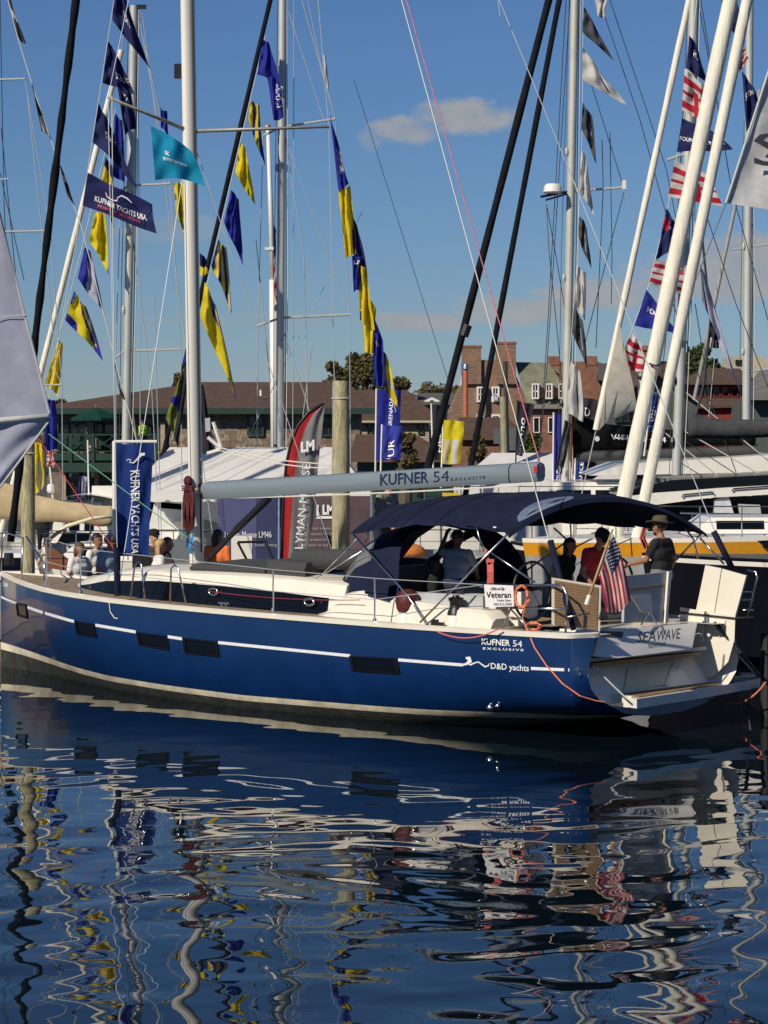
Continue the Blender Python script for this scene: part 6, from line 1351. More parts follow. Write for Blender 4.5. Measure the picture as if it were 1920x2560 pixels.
b = MB(); b.tube(sag(to_world(*on_y(1095, 1580, 2.36)), to_world(*on_y(1250, 1570, 2.3)), .12), .011, 5); solo('mooring_line', b, m_pink_rope, tuple(to_world(*on_y(1250, 1570, 2.3))), 'short salmon line sagging below the toe rail near the lettering', 'rope')
b = MB(); b.tube([to_world(*hull_off(u, v, .02)) for u, v in ((275, 1507), (278, 1530), (288, 1545), (297, 1547))], .010, 5); solo('rope_tail', b, m_rope_w, tuple(to_world(*hull_off(297, 1547, .02))), 'short white rope end hanging on the blue topsides near the bow', 'rope')
# ------------------------------------------------------------------ tents
m_tent = mat('tent_vinyl', (.86, .85, .82), .5, var=.06, vscale=1.2, trans=.25, bump=.012, bscale=1.6)
def tent(label, u0, u1, ve, ru0, ru1, vr, Y, D, side=True, scallop=True):
    r = thing('marquee', label, 'tent', (W((u0+u1)/2, 0, Y).x, Y, .9))
    ze = W(0, ve, Y).z; zr = W(0, vr, Y+D/2).z; x0, x1 = W(u0, 0, Y).x, W(u1, 0, Y).x; r0, r1 = W(ru0, 0, Y+D/2).x, W(ru1, 0, Y+D/2).x
    mb = MB(); E = [(x0, Y), (x1, Y), (x1, Y+D), (x0, Y+D)]
    def grid(a, b, c, d, n=14, m=8):
        rows = []
        for i in range(n+1):
            s = i/n; p = Vector(a).lerp(Vector(b), s); q = Vector(d).lerp(Vector(c), s)
            rows.append([p.lerp(q, j/m)+Vector((0, 0, -.035*math.sin(PI*j/m)*(.6+.4*math.sin(s*9))+.004*math.sin(s*40+j))) for j in range(m+1)])
        mb.loft(rows, closed=False)
    A, B, C, D_ = [Vector((x, y, ze)) for x, y in E]; P, Q = Vector((r0, Y+D/2, zr)), Vector((r1, Y+D/2, zr))
    grid(A, B, Q, P); grid(C, D_, P, Q); grid(D_, A, P, P, 8); grid(B, C, Q, Q, 8)
    part('roof', mb, m_tent, r, smooth=60)
    mb = MB()
    for a, b in ((A, B), (D_, A), (B, C)):
        n = int((b-a).length/.5); 
        rows = []
        for i in range(n*6+1):
            s = i/(n*6); p = a.lerp(b, s)+Vector((0, -.02, 0)); dz = .30-(.07*(1-abs(math.sin(PI*s*n))**.35) if scallop else 0); rows.append([p, p+Vector((0, 0, -dz*.6)), p+Vector((0, 0, -dz))])
        mb.loft(rows, closed=False)
    part('valance', mb, m_tent, r)
    for x, y in E+[((x0+x1)/2, Y)]:
        b = MB(); b.tube([(x, y, .9), (x, y, ze)], .05, 8); part('tent_pole', b, m_alu, r)
    if side: b = MB(); b.quad((x0, Y+D, .9), (x1, Y+D, .9), (x1, Y+D, ze), (x0, Y+D, ze)); part('back_wall', b, m_tent, r)
    return r
tent('long white marquee behind the mast and boom', 318, 925, 1226, 425, 838, 1118, 66., 5.5)
tent('white marquee at the right, behind the end of the boom', 1150, 1440, 1214, 1230, 1420, 1132, 90., 6., scallop=False)
tent('low white tent roof far right under the black boom cover', 1470, 1600, 1218, 1500, 1560, 1188, 89., 4., scallop=False)

# ------------------------------------------------------------------ buildings
m_roof = mat('asphalt_shingle_brown', (.085, .050, .036), .95, var=.30, vscale=2.5, bump=.02, bscale=12, stretch=(1, 1, 3))
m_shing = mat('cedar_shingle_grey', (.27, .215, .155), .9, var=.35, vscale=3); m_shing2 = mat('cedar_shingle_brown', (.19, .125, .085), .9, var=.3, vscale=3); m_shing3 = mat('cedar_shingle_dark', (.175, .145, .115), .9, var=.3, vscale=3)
m_green = mat('trim_dark_green', (.012, .040, .030), .5, var=.15); m_sun_sh = mat('cedar_shingle_sunlit', (.38, .30, .20), .9, var=.25, vscale=3)  # last one: paler shingle copy with sunlight painted in, for the piers
m_brick = mat('brick_red', (.26, .135, .085), .9, var=.30, vscale=2.0, bump=.02, bscale=10)
def brickify(m, c1, c2, mortar, sc):
    nt = m.node_tree; bt = nt.nodes.new('ShaderNodeTexBrick'); tc = nt.nodes.new('ShaderNodeTexCoord'); mp = nt.nodes.new('ShaderNodeMapping'); mp.inputs['Rotation'].default_value = (PI/2, 0, 0)
    nt.links.new(tc.outputs['Object'], mp.inputs['Vector']); nt.links.new(mp.outputs[0], bt.inputs['Vector']); bt.inputs['Scale'].default_value = sc
    bt.inputs['Color1'].default_value = (*c1, 1); bt.inputs['Color2'].default_value = (*c2, 1); bt.inputs['Mortar'].default_value = (*mortar, 1); bt.inputs['Mortar Size'].default_value = .012
    n = nt.nodes.new('ShaderNodeTexNoise'); n.inputs['Scale'].default_value = .9; n.inputs['Detail'].default_value = 6
    mx = nt.nodes.new('ShaderNodeMix'); mx.data_type = 'RGBA'; mx.blend_type = 'MULTIPLY'; mx.inputs[0].default_value = .7
    cr = nt.nodes.new('ShaderNodeValToRGB'); cr.color_ramp.elements[0].position = .3; cr.color_ramp.elements[0].color = (.55, .5, .48, 1); cr.color_ramp.elements[1].position = .7; cr.color_ramp.elements[1].color = (1.25, 1.2, 1.15, 1)
    nt.links.new(n.outputs['Fac'], cr.inputs[0]); nt.links.new(bt.outputs['Color'], mx.inputs[6]); nt.links.new(cr.outputs[0], mx.inputs[7]); nt.links.new(mx.outputs[2], nt.nodes['Principled BSDF'].inputs['Base Color'])
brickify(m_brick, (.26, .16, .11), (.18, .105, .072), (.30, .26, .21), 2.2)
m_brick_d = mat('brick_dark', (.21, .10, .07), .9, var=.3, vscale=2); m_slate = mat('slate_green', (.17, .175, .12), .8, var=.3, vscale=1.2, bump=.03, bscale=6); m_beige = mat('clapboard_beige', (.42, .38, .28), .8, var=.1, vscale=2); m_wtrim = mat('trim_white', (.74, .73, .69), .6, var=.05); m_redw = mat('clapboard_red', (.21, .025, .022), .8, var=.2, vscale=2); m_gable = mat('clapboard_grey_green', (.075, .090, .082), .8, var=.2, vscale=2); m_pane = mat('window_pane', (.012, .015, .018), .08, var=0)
def win(root, u0, v0, u1, v1, Y, frame=m_wtrim, mull=True, parent=None, t=.12, name='window'):
    a, c = W(u0, v0, Y), W(u1, v1, Y); x0, x1, z1, z0 = a.x, c.x, a.z, c.z; b = MB()
    for (xa, xb, za, zb2) in ((x0-t, x1+t, z1, z1+t), (x0-t, x1+t, z0-t, z0), (x0-t, x0, z0, z1), (x1, x1+t, z0, z1)): b.box(((xa+xb)/2, Y-.04, (za+zb2)/2), (xb-xa, .14, zb2-za))
    if mull:
        b.box(((x0+x1)/2, Y-.03, (z0+z1)/2), (.06, .06, z1-z0)); b.box(((x0+x1)/2, Y-.03, (z0+z1)/2), (x1-x0, .06, .09))
    f = part(name, b, frame, parent or root)
    b = MB(); b.box(((x0+x1)/2, Y+.02, (z0+z1)/2), (x1-x0, .04, z1-z0)); part('pane', b, m_pane, f); return f
def hip(mb, x0, x1, y0, y1, ze, zr, r0, r1, over=.5, mi=None):
    E = [Vector((x0-over, y0-over, ze)), Vector((x1+over, y0-over, ze)), Vector((x1+over, y1+over, ze)), Vector((x0-over, y1+over, ze))]; P, Q = Vector((r0, (y0+y1)/2, zr)), Vector((r1, (y0+y1)/2, zr))
    mb.poly([E[0], E[1], Q, P], mi); mb.poly([E[2], E[3], P, Q], mi); mb.poly([E[3], E[0], P], mi); mb.poly([E[1], E[2], Q], mi); mb.poly(E[::-1], mi)
# shingled inn with the green balcony
YI = 140.
inn = thing('inn_building', 'brown roofed shingled building with green timber balcony on the left', 'building', (W(520, 0, YI).x, YI, .8))
ix0, ix1 = W(118, 0, YI).x, W(900, 0, YI).x; ze = W(0, 1021, YI).z
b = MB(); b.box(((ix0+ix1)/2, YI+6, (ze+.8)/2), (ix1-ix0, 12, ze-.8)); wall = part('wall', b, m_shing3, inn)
mb = MB(); hip(mb, ix0, ix1, YI, YI+12, ze, W(0, 955, YI+6).z, W(500, 0, YI+6).x, W(868, 0, YI+6).x, over=.9); rf = part('roof', mb, m_roof, inn)
b = MB(); b.box(((ix0+ix1)/2, YI-.85, ze-.16), (ix1-ix0+1.8, .12, .30)); b.box((ix1+.85, YI+6, ze-.16), (.12, 13.6, .3)); part('gutter', b, m_green, inn)  # tall dark gutter band, also standing in for the shadow under the eave
b = MB(); b.tube([W(652, 990, YI+1.2), W(652, 975, YI+1.2)], .07, 8); part('vent_pipe', b, m_white, rf)
# courses of single shingles on the visible part of the front
mats3 = [m_shing, m_shing2, m_shing3]; mb = MB(); rr = random.Random(9)
ush, uend = W(412, 0, YI).x, ix1
z = 2.4; row = 0
while z < ze-.35:
    x = ush+(.13 if row % 2 else 0)
    while x < uend-.05:
        w_ = rr.uniform(.2, .42); x2 = min(x+w_, uend)
        uu = (x/YI*F+UC); vv = VH-(z-CH)/YI*F
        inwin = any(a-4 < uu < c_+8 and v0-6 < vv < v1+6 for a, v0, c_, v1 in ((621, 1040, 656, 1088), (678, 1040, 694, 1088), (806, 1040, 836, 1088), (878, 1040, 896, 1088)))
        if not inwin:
            eave_dark = rr.random() < (.75 if vv < 1069 else .25)  # dark shingles more frequent in the upper courses, painting the eave's shadow
            mb.slab([(x+.012, YI-.01, z), (x2-.006, YI-.01, z), (x2-.006, YI-.01, z+.178), (x+.012, YI-.01, z+.178)], (0, -.03-rr.random()*.02, 0), 2 if eave_dark else rr.choice((0, 0, 1)))
        x = x2
    z += .18; row += 1
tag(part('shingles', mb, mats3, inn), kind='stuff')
for a, v0, c_, v1 in ((624, 1043, 654, 1086), (682, 1043, 694, 1086), (808, 1043, 836, 1086)): win(inn, a, v0, c_, v1, YI-.05, m_green, True)
# balcony: deck, posts, X-braced railing, doors and piers behind
bx0, bx1 = W(128, 0, YI).x, W(402, 0, YI).x; zd = W(0, 1132, YI).z
b = MB(); b.box(((bx0+bx1)/2, YI-1.3, zd-.2), (bx1-bx0, 2.6, .36)); b.box(((bx0+bx1)/2, YI-2.66, zd-.75), (bx1-bx0, .12, .5)); part('balcony_deck', b, m_green, inn)
for u in (132, 191, 246, 300, 355, 400):
    x = W(u, 0, YI).x; b = MB(); b.box((x, YI-2.6, zd-.1), (.16, .16, 2.3)); part('balcony_post', b, m_green, inn)
b = MB(); b.box(((bx0+bx1)/2, YI-2.6, zd+.98), (bx1-bx0, .1, .08)); b.box(((bx0+bx1)/2, YI-2.6, zd+.1), (bx1-bx0, .08, .06)); part('handrail', b, m_green, inn)
for u0, u1 in ((132, 191), (191, 246), (246, 300), (300, 355), (355, 400)):
    xa, xb = W(u0, 0, YI).x, W(u1, 0, YI).x
    b = MB(); b.tube([(xa, YI-2.6, zd+.1), (xb, YI-2.6, zd+.95)], .045, 5); part('brace', b, m_green, inn); b = MB(); b.tube([(xb, YI-2.6, zd+.1), (xa, YI-2.6, zd+.95)], .045, 5); part('brace', b, m_green, inn)
for u0, u1 in ((137, 146), (218, 235), (402, 413)):
    a, c_ = W(u0, 1055, YI-.1), W(u1, 1128, YI-.1); b = MB(); b.box(((a.x+c_.x)/2, YI-.15, (a.z+c_.z)/2), (c_.x-a.x, .3, a.z-c_.z)); part('shingled_pier', b, m_sun_sh, inn)
for u0, u1 in ((155, 172), (176, 190), (195, 214), (244, 258), (262, 285), (290, 305), (330, 348), (352, 372), (378, 398)): win(inn, u0, 1062, u1, 1118, YI-.04, m_green, False, t=.08, name='balcony_door')
for ps in ((160, 1165, 250, 1175), (160, 1172, 166, 1250), (236, 1172, 248, 1250)): a, c_ = W(ps[0], ps[1], YI-.2), W(ps[2], ps[3], YI-.2); b = MB(); b.box(((a.x+c_.x)/2, YI-.25, (a.z+c_.z)/2), (c_.x-a.x, .4, a.z-c_.z)); part('shingled_pier', b, m_sun_sh, inn)
win(inn, 172, 1180, 226, 1240, YI-.1, m_green, True, name='ground_door')
for i in range(7):
    x = W(165+i*32, 0, YI).x; b = MB(); b.box((x, YI-1.6, zd+.45), (.45, .45, .06)); b.box((x, YI-1.4, zd+.75), (.45, .06, .6))
    for sx in (-.2, .2): b.box((x+sx, YI-1.8, zd+.2), (.05, .05, .5)); b.box((x+sx, YI-1.4, zd+.2), (.05, .05, .5))
    c_ = W(165+i*32, 1128, YI-1.6); solo('balcony_chair', b, mat('chair_dark_green', (.01, .03, .025), .5), (x, YI-1.6, zd), ('leftmost', 'second from the left', 'third from the left', 'middle', 'third from the right', 'second from the right', 'rightmost')[i if i < 3 else i]+' dark green chair behind the balcony railing', 'chair', 'balcony chairs')
um = thing('patio_umbrella', 'dark green patio umbrella open on the balcony', 'umbrella', (W(240, 0, YI-1.5).x, YI-1.5, zd))
c = W(240, 1018, YI-1.5); b = MB(); n = 8
for j in range(n):
    a0, a1 = 2*PI*j/n+.3, 2*PI*(j+1)/n+.3; e0, e1 = c+Vector((1.35*math.cos(a0), 1.35*math.sin(a0), -.58)), c+Vector((1.35*math.cos(a1), 1.35*math.sin(a1), -.58)); b.poly([c, e0, e1]); b.quad(e0, e1, e1+Vector((0, 0, -.14)), e0+Vector((0, 0, -.14)))
part('canopy', b, cloth('umbrella_green', (.008, .05, .04), .15), um); b = MB(); b.tube([(c.x, YI-1.5, zd), c+Vector((0, 0, .15))], .03, 6); part('pole', b, m_wood, um)
# brown roofed low houses in the middle
mh = thing('house', 'beige house with broad brown hip roof right of the timber pile', 'house', (W(960, 0, 158).x, 158., .8))
Ym = 158.; x0, x1 = W(820, 0, Ym).x, W(1085, 0, Ym).x; ze2 = W(0, 1052, Ym).z
b = MB(); b.box(((x0+x1)/2, Ym+5, (ze2+.8)/2), (x1-x0-.6, 10, ze2-.8)); part('wall', b, m_beige, mh)
b = MB()
for k in range(9): b.box(((x0+x1)/2, Ym-.01, ze2-.1-.16*k), (x1-x0-.58, .03, .02))
part('clapboard_line', b, mat('clapboard_edge', (.30, .27, .20), .8), mh)
mb = MB(); hip(mb, x0, x1, Ym, Ym+10, ze2, W(0, 975, Ym+5).z, W(750, 0, Ym+5).x, W(1018, 0, Ym+5).x, .5); part('roof', mb, m_roof, mh)
b = MB(); b.box(((x0+x1)/2, Ym-.55, ze2-.05), (x1-x0+1, .1, .14)); part('gutter', b, m_beige, mh)
for u in (925, 1052): win(mh, u-5, 1060, u+5, 1084, Ym-.02, m_green, False, t=.05)
lh = thing('shed', 'low brown roofed shed in front of the beige house', 'building', (W(1000, 0, 130).x, 130., .8))
x0, x1 = W(893, 0, 130).x, W(1130, 0, 130).x; ze3 = W(0, 1155, 130).z
b = MB(); b.box(((x0+x1)/2, 133, (ze3+.8)/2), (x1-x0, 6, ze3-.8)); part('wall', b, m_green, lh); mb = MB(); hip(mb, x0, x1, 130., 137., ze3, W(0, 1086, 133.5).z, W(890, 0, 133).x, W(1040, 0, 133).x, .5); part('roof', mb, m_roof, lh)
rh = thing('shed', 'brown roofed shed at the foot of the brick gable', 'building', (W(1230, 0, 150).x, 150., .8))
x0, x1 = W(1130, 0, 150).x, W(1312, 0, 150).x; ze3 = W(0, 1100, 150).z
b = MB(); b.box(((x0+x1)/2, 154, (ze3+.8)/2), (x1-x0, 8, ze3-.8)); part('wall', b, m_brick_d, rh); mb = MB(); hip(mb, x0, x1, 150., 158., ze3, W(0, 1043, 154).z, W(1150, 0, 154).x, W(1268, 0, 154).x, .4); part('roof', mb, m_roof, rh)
b = MB(); b.box(W(1270, 1098, 149), (1.0, .5, 1.3)); b.box(W(1245, 1090, 149), (.5, .4, .9)); part('roof_unit', b, mat('unit_grey', (.10, .11, .12), .5), rh)
# brick gable building with two chimneys, dormered mansard wing
Yg = 190.
bg = thing('brick_building', 'tall brick gable with two broad chimneys and a green mansard wing', 'building', (W(1240, 0, Yg).x, Yg, .8))
mb = MB(); mb.slab([W(u, v, Yg) for u, v in ((1124, 1280), (1124, 1032), (1162, 948), (1162, 900), (1204, 900), (1244, 898), (1278, 900), (1290, 940), (1318, 1000), (1318, 1280))], (0, 9, 0)); part('gable_wall', mb, m_brick, bg)
for u0, u1, v0 in ((1157, 1203, 866), (1243, 1290, 857)):
    a, c_ = W(u0, v0, Yg-.3), W(u1, 960, Yg-.3); b = MB(); b.box(((a.x+c_.x)/2, Yg+1.2, (a.z+c_.z)/2), (c_.x-a.x, 3.0, a.z-c_.z)); ch = part('chimney', b, m_brick, bg); b = MB(); b.box(((a.x+c_.x)/2, Yg+1.2, a.z), (c_.x-a.x+.12, 3.1, .16)); part('chimney_cap', b, m_brick_d, ch)
for u0, u1 in ((1196, 1206), (1233, 1244)): win(bg, u0, 971, u1, 1001, Yg-.05, m_wtrim, True, t=.13)
for u0, u1 in ((1196, 1207), (1233, 1246)): win(bg, u0, 1040, u1, 1068, Yg-.05, m_wtrim, True, t=.13)
b = MB(); b.box(W(1239, 996, Yg-.2), (.34, .3, .34)); part('air_conditioner', b, m_lgrey, bg)
mb = MB(); mb.poly([W(1288, 905, Yg+1), W(1372, 907, Yg+1), W(1400, 952, Yg-.5), W(1300, 950, Yg-.5)]); mb.poly([W(1300, 950, Yg-.5), W(1440, 953, Yg-.5), W(1440, 1010, Yg-1.5), W(1318, 1010, Yg-1.5)]); part('mansard_roof', mb, m_slate, bg)
for u in (1338, 1372, 1405):
    dr = win(bg, u-5.5, 962, u+5.5, 994, Yg-2.2, m_wtrim, True, t=.10, name='dormer')
    b = MB(); b.slab([W(u-10, 961, Yg-2.25), W(u+10, 961, Yg-2.25), W(u, 950, Yg-2.25)], (0, 1.4, 0)); part('dormer_roof', b, m_slate, dr); b = MB(); a, c_ = W(u-8, 961, Yg), W(u+8, 997, Yg); b.box((a.x/2+c_.x/2, Yg-1.2, a.z/2+c_.z/2), (c_.x-a.x, 1.8, a.z-c_.z)); part('dormer_cheek', b, m_wtrim, dr)
for u in (1356, 1389): b = MB(); b.box(W(u, 982, Yg-1.4), (.55, .3, .75)); part('roof_vent', b, m_brick_d, bg)
b = MB(); b.box(W(1378, 1015, Yg-1.7), (3.7, .4, .4)); part('cornice', b, mat('cornice_grey', (.20, .20, .18), .7), bg)
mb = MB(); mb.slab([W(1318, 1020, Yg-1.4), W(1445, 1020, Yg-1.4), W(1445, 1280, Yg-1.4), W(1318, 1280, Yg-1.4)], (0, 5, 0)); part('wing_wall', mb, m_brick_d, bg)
for u in (1335, 1372): win(bg, u, 1045, u+12, 1080, Yg-1.45, m_wtrim, False, t=.06)
b = MB(); b.tube([W(1164, 1045, Yg-2), W(1164, 922, Yg-2)], .17, 10); part('flue_pipe', b, mat('flue_terracotta', (.44, .13, .07), .7), bg); b = MB(); b.tube([W(1164, 922, Yg-2), W(1164, 910, Yg-2)], [.3, .24], 12); part('flue_cap', b, m_steel, bg)
b = MB(); b.slab([W(1150, 965, Yg+4), W(1157, 920, Yg+4), W(1159, 965, Yg+4)], (0, .5, 0)); part('white_gable_end', b, m_wtrim, bg)
b2b = thing('brick_building', 'plain brick block behind the grey-green mast', 'building', (W(1440, 0, 204).x, 204., .8))
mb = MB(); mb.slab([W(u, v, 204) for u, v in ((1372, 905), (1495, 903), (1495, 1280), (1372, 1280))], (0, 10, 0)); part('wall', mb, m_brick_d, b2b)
mb = MB(); mb.slab([W(u, v, 203.7) for u, v in ((1386, 918), (1410, 912), (1420, 960), (1408, 950), (1398, 935), (1386, 928))], (0, .25, 0)); part('old_gable_scar', mb, m_brick, b2b)
for u in (1385, 1478): b = MB(); b.box(W(u, 902, 204.4), (.9, .9, .7)); part('parapet_block', b, m_brick_d, b2b)
b3b = thing('brick_building', 'long brown roofed brick building behind the cream furled sails', 'building', (W(1600, 0, 200).x, 200., .8))
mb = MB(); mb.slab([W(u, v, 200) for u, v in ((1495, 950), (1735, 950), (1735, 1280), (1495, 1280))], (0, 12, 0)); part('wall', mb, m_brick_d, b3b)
mb = MB(); mb.poly([W(1488, 952, 199), W(1740, 952, 199), W(1715, 903, 206), (W(1545, 903, 206))]); mb.poly([W(1488, 952, 199), W(1500, 910, 206), W(1545, 903, 206)]); part('roof', mb, m_roof, b3b)
mb = MB(); mb.poly([W(1495, 905, 197), W(1530, 915, 197), W(1580, 948, 197), W(1495, 948, 197)]); part('grey_roof', mb, mat('slate_grey', (.09, .09, .09), .85, var=.2), b3b)
win(b3b, 1556, 962, 1566, 980, 199.9, m_wtrim, True, t=.1); b = MB(); b.box(W(1604, 885, 205), (1.4, 1., 1.3)); b.box(W(1604, 872, 205), (1.8, 1.3, .25)); part('chimney', b, m_brick_d, b3b)
gh = thing('restaurant', 'grey-green gabled waterfront building behind the cream sails', 'building', (W(1620, 0, 128).x, 128., .8))
Yq = 128.; mb = MB(); mb.slab([W(u, v, Yq) for u, v in ((1532, 1230), (1532, 1005), (1640, 935), (1745, 1005), (1745, 1230))], (0, 10, 0)); part('wall', mb, m_gable, gh)
for a, c_ in (((1526, 1010), (1640, 934)), ((1640, 934), (1752, 1010))): b = MB(); b.slab([W(a[0], a[1], Yq-.6), W(c_[0], c_[1], Yq-.6), W(c_[0], c_[1]-6, Yq-.6), W(a[0], a[1]-6, Yq-.6)], (0, 11, 0)); part('roof', b, m_roof, gh)
for u0, u1 in ((1540, 1556), (1560, 1575), (1578, 1598)): win(gh, u0, 1030, u1, 1052, Yq-.05, m_green, False, t=.06)
b = MB(); b.box(W(1582, 1002, Yq-.1), (.9, .1, .3)); part('sign_panel', b, mat('sign_dark', (.02, .025, .02), .5), gh)
# red clapboard house
rd = thing('house', 'red clapboard house with brown roof and a row of narrow windows at the right', 'house', (W(1800, 0, 150).x, 150., .8))
Yr = 150.; mb = MB(); mb.slab([W(u, v, Yr) for u, v in ((1733, 962), (1870, 962), (1870, 1240), (1733, 1240))], (0, 9, 0)); part('wall', mb, m_redw, rd)
mb = MB(); hip(mb, W(1733, 0, Yr).x, W(1872, 0, Yr).x, Yr, Yr+9, W(0, 962, Yr).z, W(0, 921, Yr+4.5).z, W(1768, 0, Yr+4).x, W(1850, 0, Yr+4).x, .7); part('roof', mb, m_roof, rd)
mb = MB(); mb.slab([W(1690, 1022, Yr-3), W(1885, 1018, Yr-3), W(1880, 998, Yr+.1), W(1720, 998, Yr+.1)], (0, 0, .12)); part('porch_roof', mb, m_roof, rd)
mb = MB(); mb.slab([W(u, v, Yr-2.6) for u, v in ((1700, 1020), (1880, 1016), (1880, 1240), (1700, 1240))], (0, 2.5, 0)); part('porch_wall', mb, m_redw, rd)
for i in range(5): win(rd, 1741+i*22, 968, 1754+i*22, 990, Yr-.04, mat('trim_dark_red', (.14, .02, .018), .7), False, t=.07)
gr = thing('house', 'grey roofed house cut by the right edge', 'house', (W(1900, 0, 140).x, 140., .8))
mb = MB(); mb.slab([W(u, v, 140) for u, v in ((1873, 1000), (2080, 1000), (2080, 1240), (1873, 1240))], (0, 9, 0)); part('wall', mb, m_gable, gr)
mb = MB(); mb.poly([W(1868, 1000, 139), W(2085, 1000, 139), W(2000, 925, 144), W(1900, 925, 144)]); mb.poly([W(1868, 1000, 139), W(1900, 925, 144), W(1872, 960, 149)]); part('roof', mb, mat('shingle_grey', (.14, .145, .14), .9, var=.25, vscale=2), gr)
wb = thing('apartment_block', 'white flat roofed block far behind the red house', 'building', (W(1890, 0, 260).x, 260., .8))
mb = MB(); mb.slab([W(u, v, 260) for u, v in ((1834, 892), (1860, 888), (1862, 900), (1885, 900), (1885, 888), (1905, 888), (1905, 896), (1990, 896), (1990, 1200), (1834, 1200))], (0, 9, 0)); part('wall', mb, m_beige, wb)
for u in (1842, 1852): win(wb, u-3, 900, u+4, 911, 259.9, m_black, False, t=.03)
dh = thing('house', 'small grey distant house behind the blue banners', 'house', (W(1110, 0, 240).x, 240., .8))
mb = MB(); mb.slab([W(u, v, 240) for u, v in ((1045, 1010), (1140, 1010), (1140, 1200), (1045, 1200))], (0, 9, 0)); part('wall', mb, mat('wall_grey_blue', (.16, .17, .18), .8), dh); mb = MB(); mb.slab([W(1040, 1012, 239), W(1150, 1012, 239), W(1145, 988, 243), W(1045, 988, 243)], (0, 0, .2)); part('roof', mb, mat('slate_grey', (.09, .09, .09), .85), dh)
mb = MB(); mb.slab([W(u, v, 239.4) for u, v in ((1058, 1010), (1062, 1001), (1080, 993), (1098, 1001), (1102, 1010), (1096, 1010), (1080, 999), (1064, 1010))], (0, .3, 0)); part('pediment', mb, m_wtrim, dh)
# utility pole pair, flagpole
def post(name, label, cat, pts, r, m_, Y): 
    b = MB(); b.tube([W(u, v, Y) for u, v in pts], r, 10); return solo(name, b, m_, tuple(W(*pts[0], Y)), label, cat, smooth=40)
post('timber_pile', 'square topped timber post before the brick gable', 'post', [(1262, 1160), (1258, 992)], .14, m_wood, 100.)
post('utility_pole', 'thin dark utility pole rising in front of the brick gable', 'pole', [(1268, 1160), (1263, 903)], .10, mat('pole_dark', (.05, .045, .04), .9), 110.)
fp = thing('flagpole', 'white flagpole with round top just left of the middle mast', 'flagpole', tuple(W(688, 1230, 118)))
b = MB(); b.tube([W(688, 1230, 118), W(683, 700, 118)], .19, 10); part('lower_pole', b, m_mastw, fp, smooth=True); b = MB(); b.tube([W(683, 705, 118), W(670, 326, 118)], [.13, .09], 10); part('upper_pole', b, m_mastw, fp, smooth=True); b = MB(); b.ball(W(669, 318, 118), .15); part('ball_finial', b, mat('gilt', (.5, .3, .15), .4, metal=.5), fp, smooth=True)
b = MB(); b.box(W(676, 622, 118), (.5, .3, .12)); part('collar', b, m_mastw, fp)
flag('furled American flag hanging on the flagpole left of the middle mast', (684, 560), (690, 580), (694, 760), (684, 730), 117.6, [c_wht, c_red, c_navy], lambda s, t: 2 if t < .4 and s < .5 else int((s*1.0+t*4)*2.0) % 2, amp=.12)
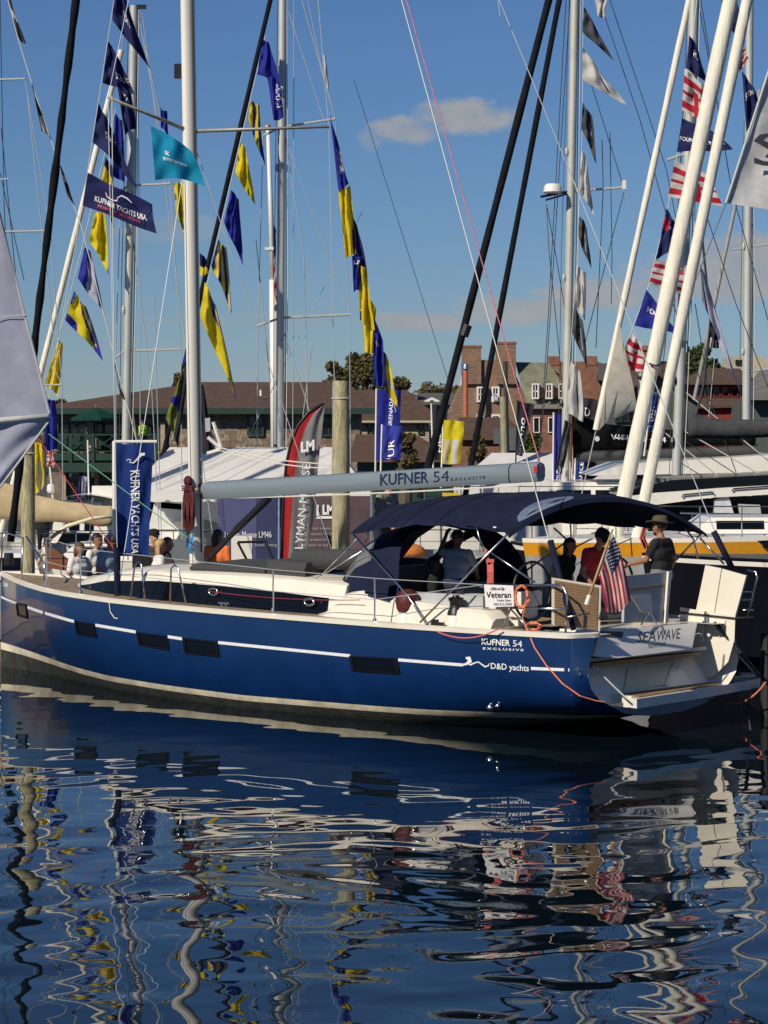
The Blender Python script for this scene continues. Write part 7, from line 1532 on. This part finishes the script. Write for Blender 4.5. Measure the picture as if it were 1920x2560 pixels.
# ------------------------------------------------------------------ trees
def tree(label, u, vtop, vbot, Y, w, seed, col, n=2600, group='trees behind the houses'):
    c = W(u, vtop, Y); rg = random.Random(seed); zt = c.z; wd = w/F*Y; z0 = .8; h = zt-z0
    root = thing('tree', label, 'tree', (c.x, Y, z0), group=group)
    mb = MB(); mb.tube([(c.x, Y, z0), (c.x+.1, Y, z0+h*.4), (c.x-.1, Y, z0+h*.75), (c.x, Y, zt-.5)], [.35, .26, .15, .04], 8)
    blobs = []
    for k in range(15):
        a = rg.uniform(0, 6.28); f = rg.uniform(.42, .95); r = wd*(.5 if f < .8 else .28)*rg.uniform(.35, .95); e = Vector((c.x+r*math.cos(a), Y+r*math.sin(a), z0+h*f)); mb.tube([(c.x, Y, z0+h*max(.25, f-.3)), (Vector((c.x, Y, z0+h*f))+e)/2+Vector((0, 0, -.2)), e], [.11, .07, .025], 5); blobs.append((e, wd*rg.uniform(.10, .22)))
    blobs += [(Vector((c.x+rg.uniform(-.1, .1)*wd, Y, zt-wd*.1)), wd*.12)]
    part('trunk', mb, mat('bark', (.10, .08, .06), .9, var=.3), root)
    mb = MB()
    for i in range(n):
        p0, r = blobs[rg.randrange(len(blobs))]; d = Vector((rg.gauss(0, 1), rg.gauss(0, 1), rg.gauss(0, .8))); d.normalize(); p = p0+d*r*(.55+.6*rg.random()**.6); s = rg.uniform(.12, .24)*(Y/200)**.4
        ax = Vector((rg.gauss(0, 1), rg.gauss(0, 1), rg.gauss(0, 1))).normalized(); bx = ax.orthogonal().normalized(); mb.quad(p+ax*s, p+bx*s*.6, p-ax*s, p-bx*s*.6, 0 if rg.random() < .6 else 1)
    part('crown', mb, [cloth('leaf_'+col[0], col[1], .3), cloth('leaf2_'+col[0], tuple(x*.65 for x in col[1]), .3)], root)
ol = ('olive', (.15, .14, .055)); gn = ('green', (.085, .125, .032)); br = ('brownish', (.18, .14, .06))
tree('tall olive green tree left of the timber pile top', 838, 905, 990, 230., 125, 1, ol, 2600); tree('tallest olive tree behind the string of flags', 912, 885, 990, 235., 140, 2, ol, 3200); tree('rounded tree right of the string of flags', 990, 945, 1000, 240., 105, 3, ol, 2400)
tree('low rounded tree above the small grey house', 1075, 960, 1010, 262., 170, 4, br, 4000); tree('low tree behind the black furled sails', 1140, 968, 1010, 265., 80, 5, ol)
tree('big dense green tree between the right hand mast and the red house', 1755, 862, 960, 175., 130, 6, gn, 4200); tree('small green tree left of the red house', 1715, 895, 960, 180., 70, 7, gn)
tree('small tree peeking over the inn roof beside the main mast', 445, 935, 990, 175., 60, 8, br, 1200); tree('dark tree at the far left beyond the inn roof', 150, 1000, 1040, 200., 100, 9, ol, 1800)
tree('shrubby tree under the charcoal feather banner', 1330, 1085, 1150, 120., 70, 10, gn, 1500); tree('reddish leafed tree in front of the shed right of the blue banners', 1010, 1085, 1150, 118., 60, 11, br, 1200); tree('small bare tree between the yellow banner and the utility pole', 1195, 1085, 1150, 118., 50, 12, br, 700)
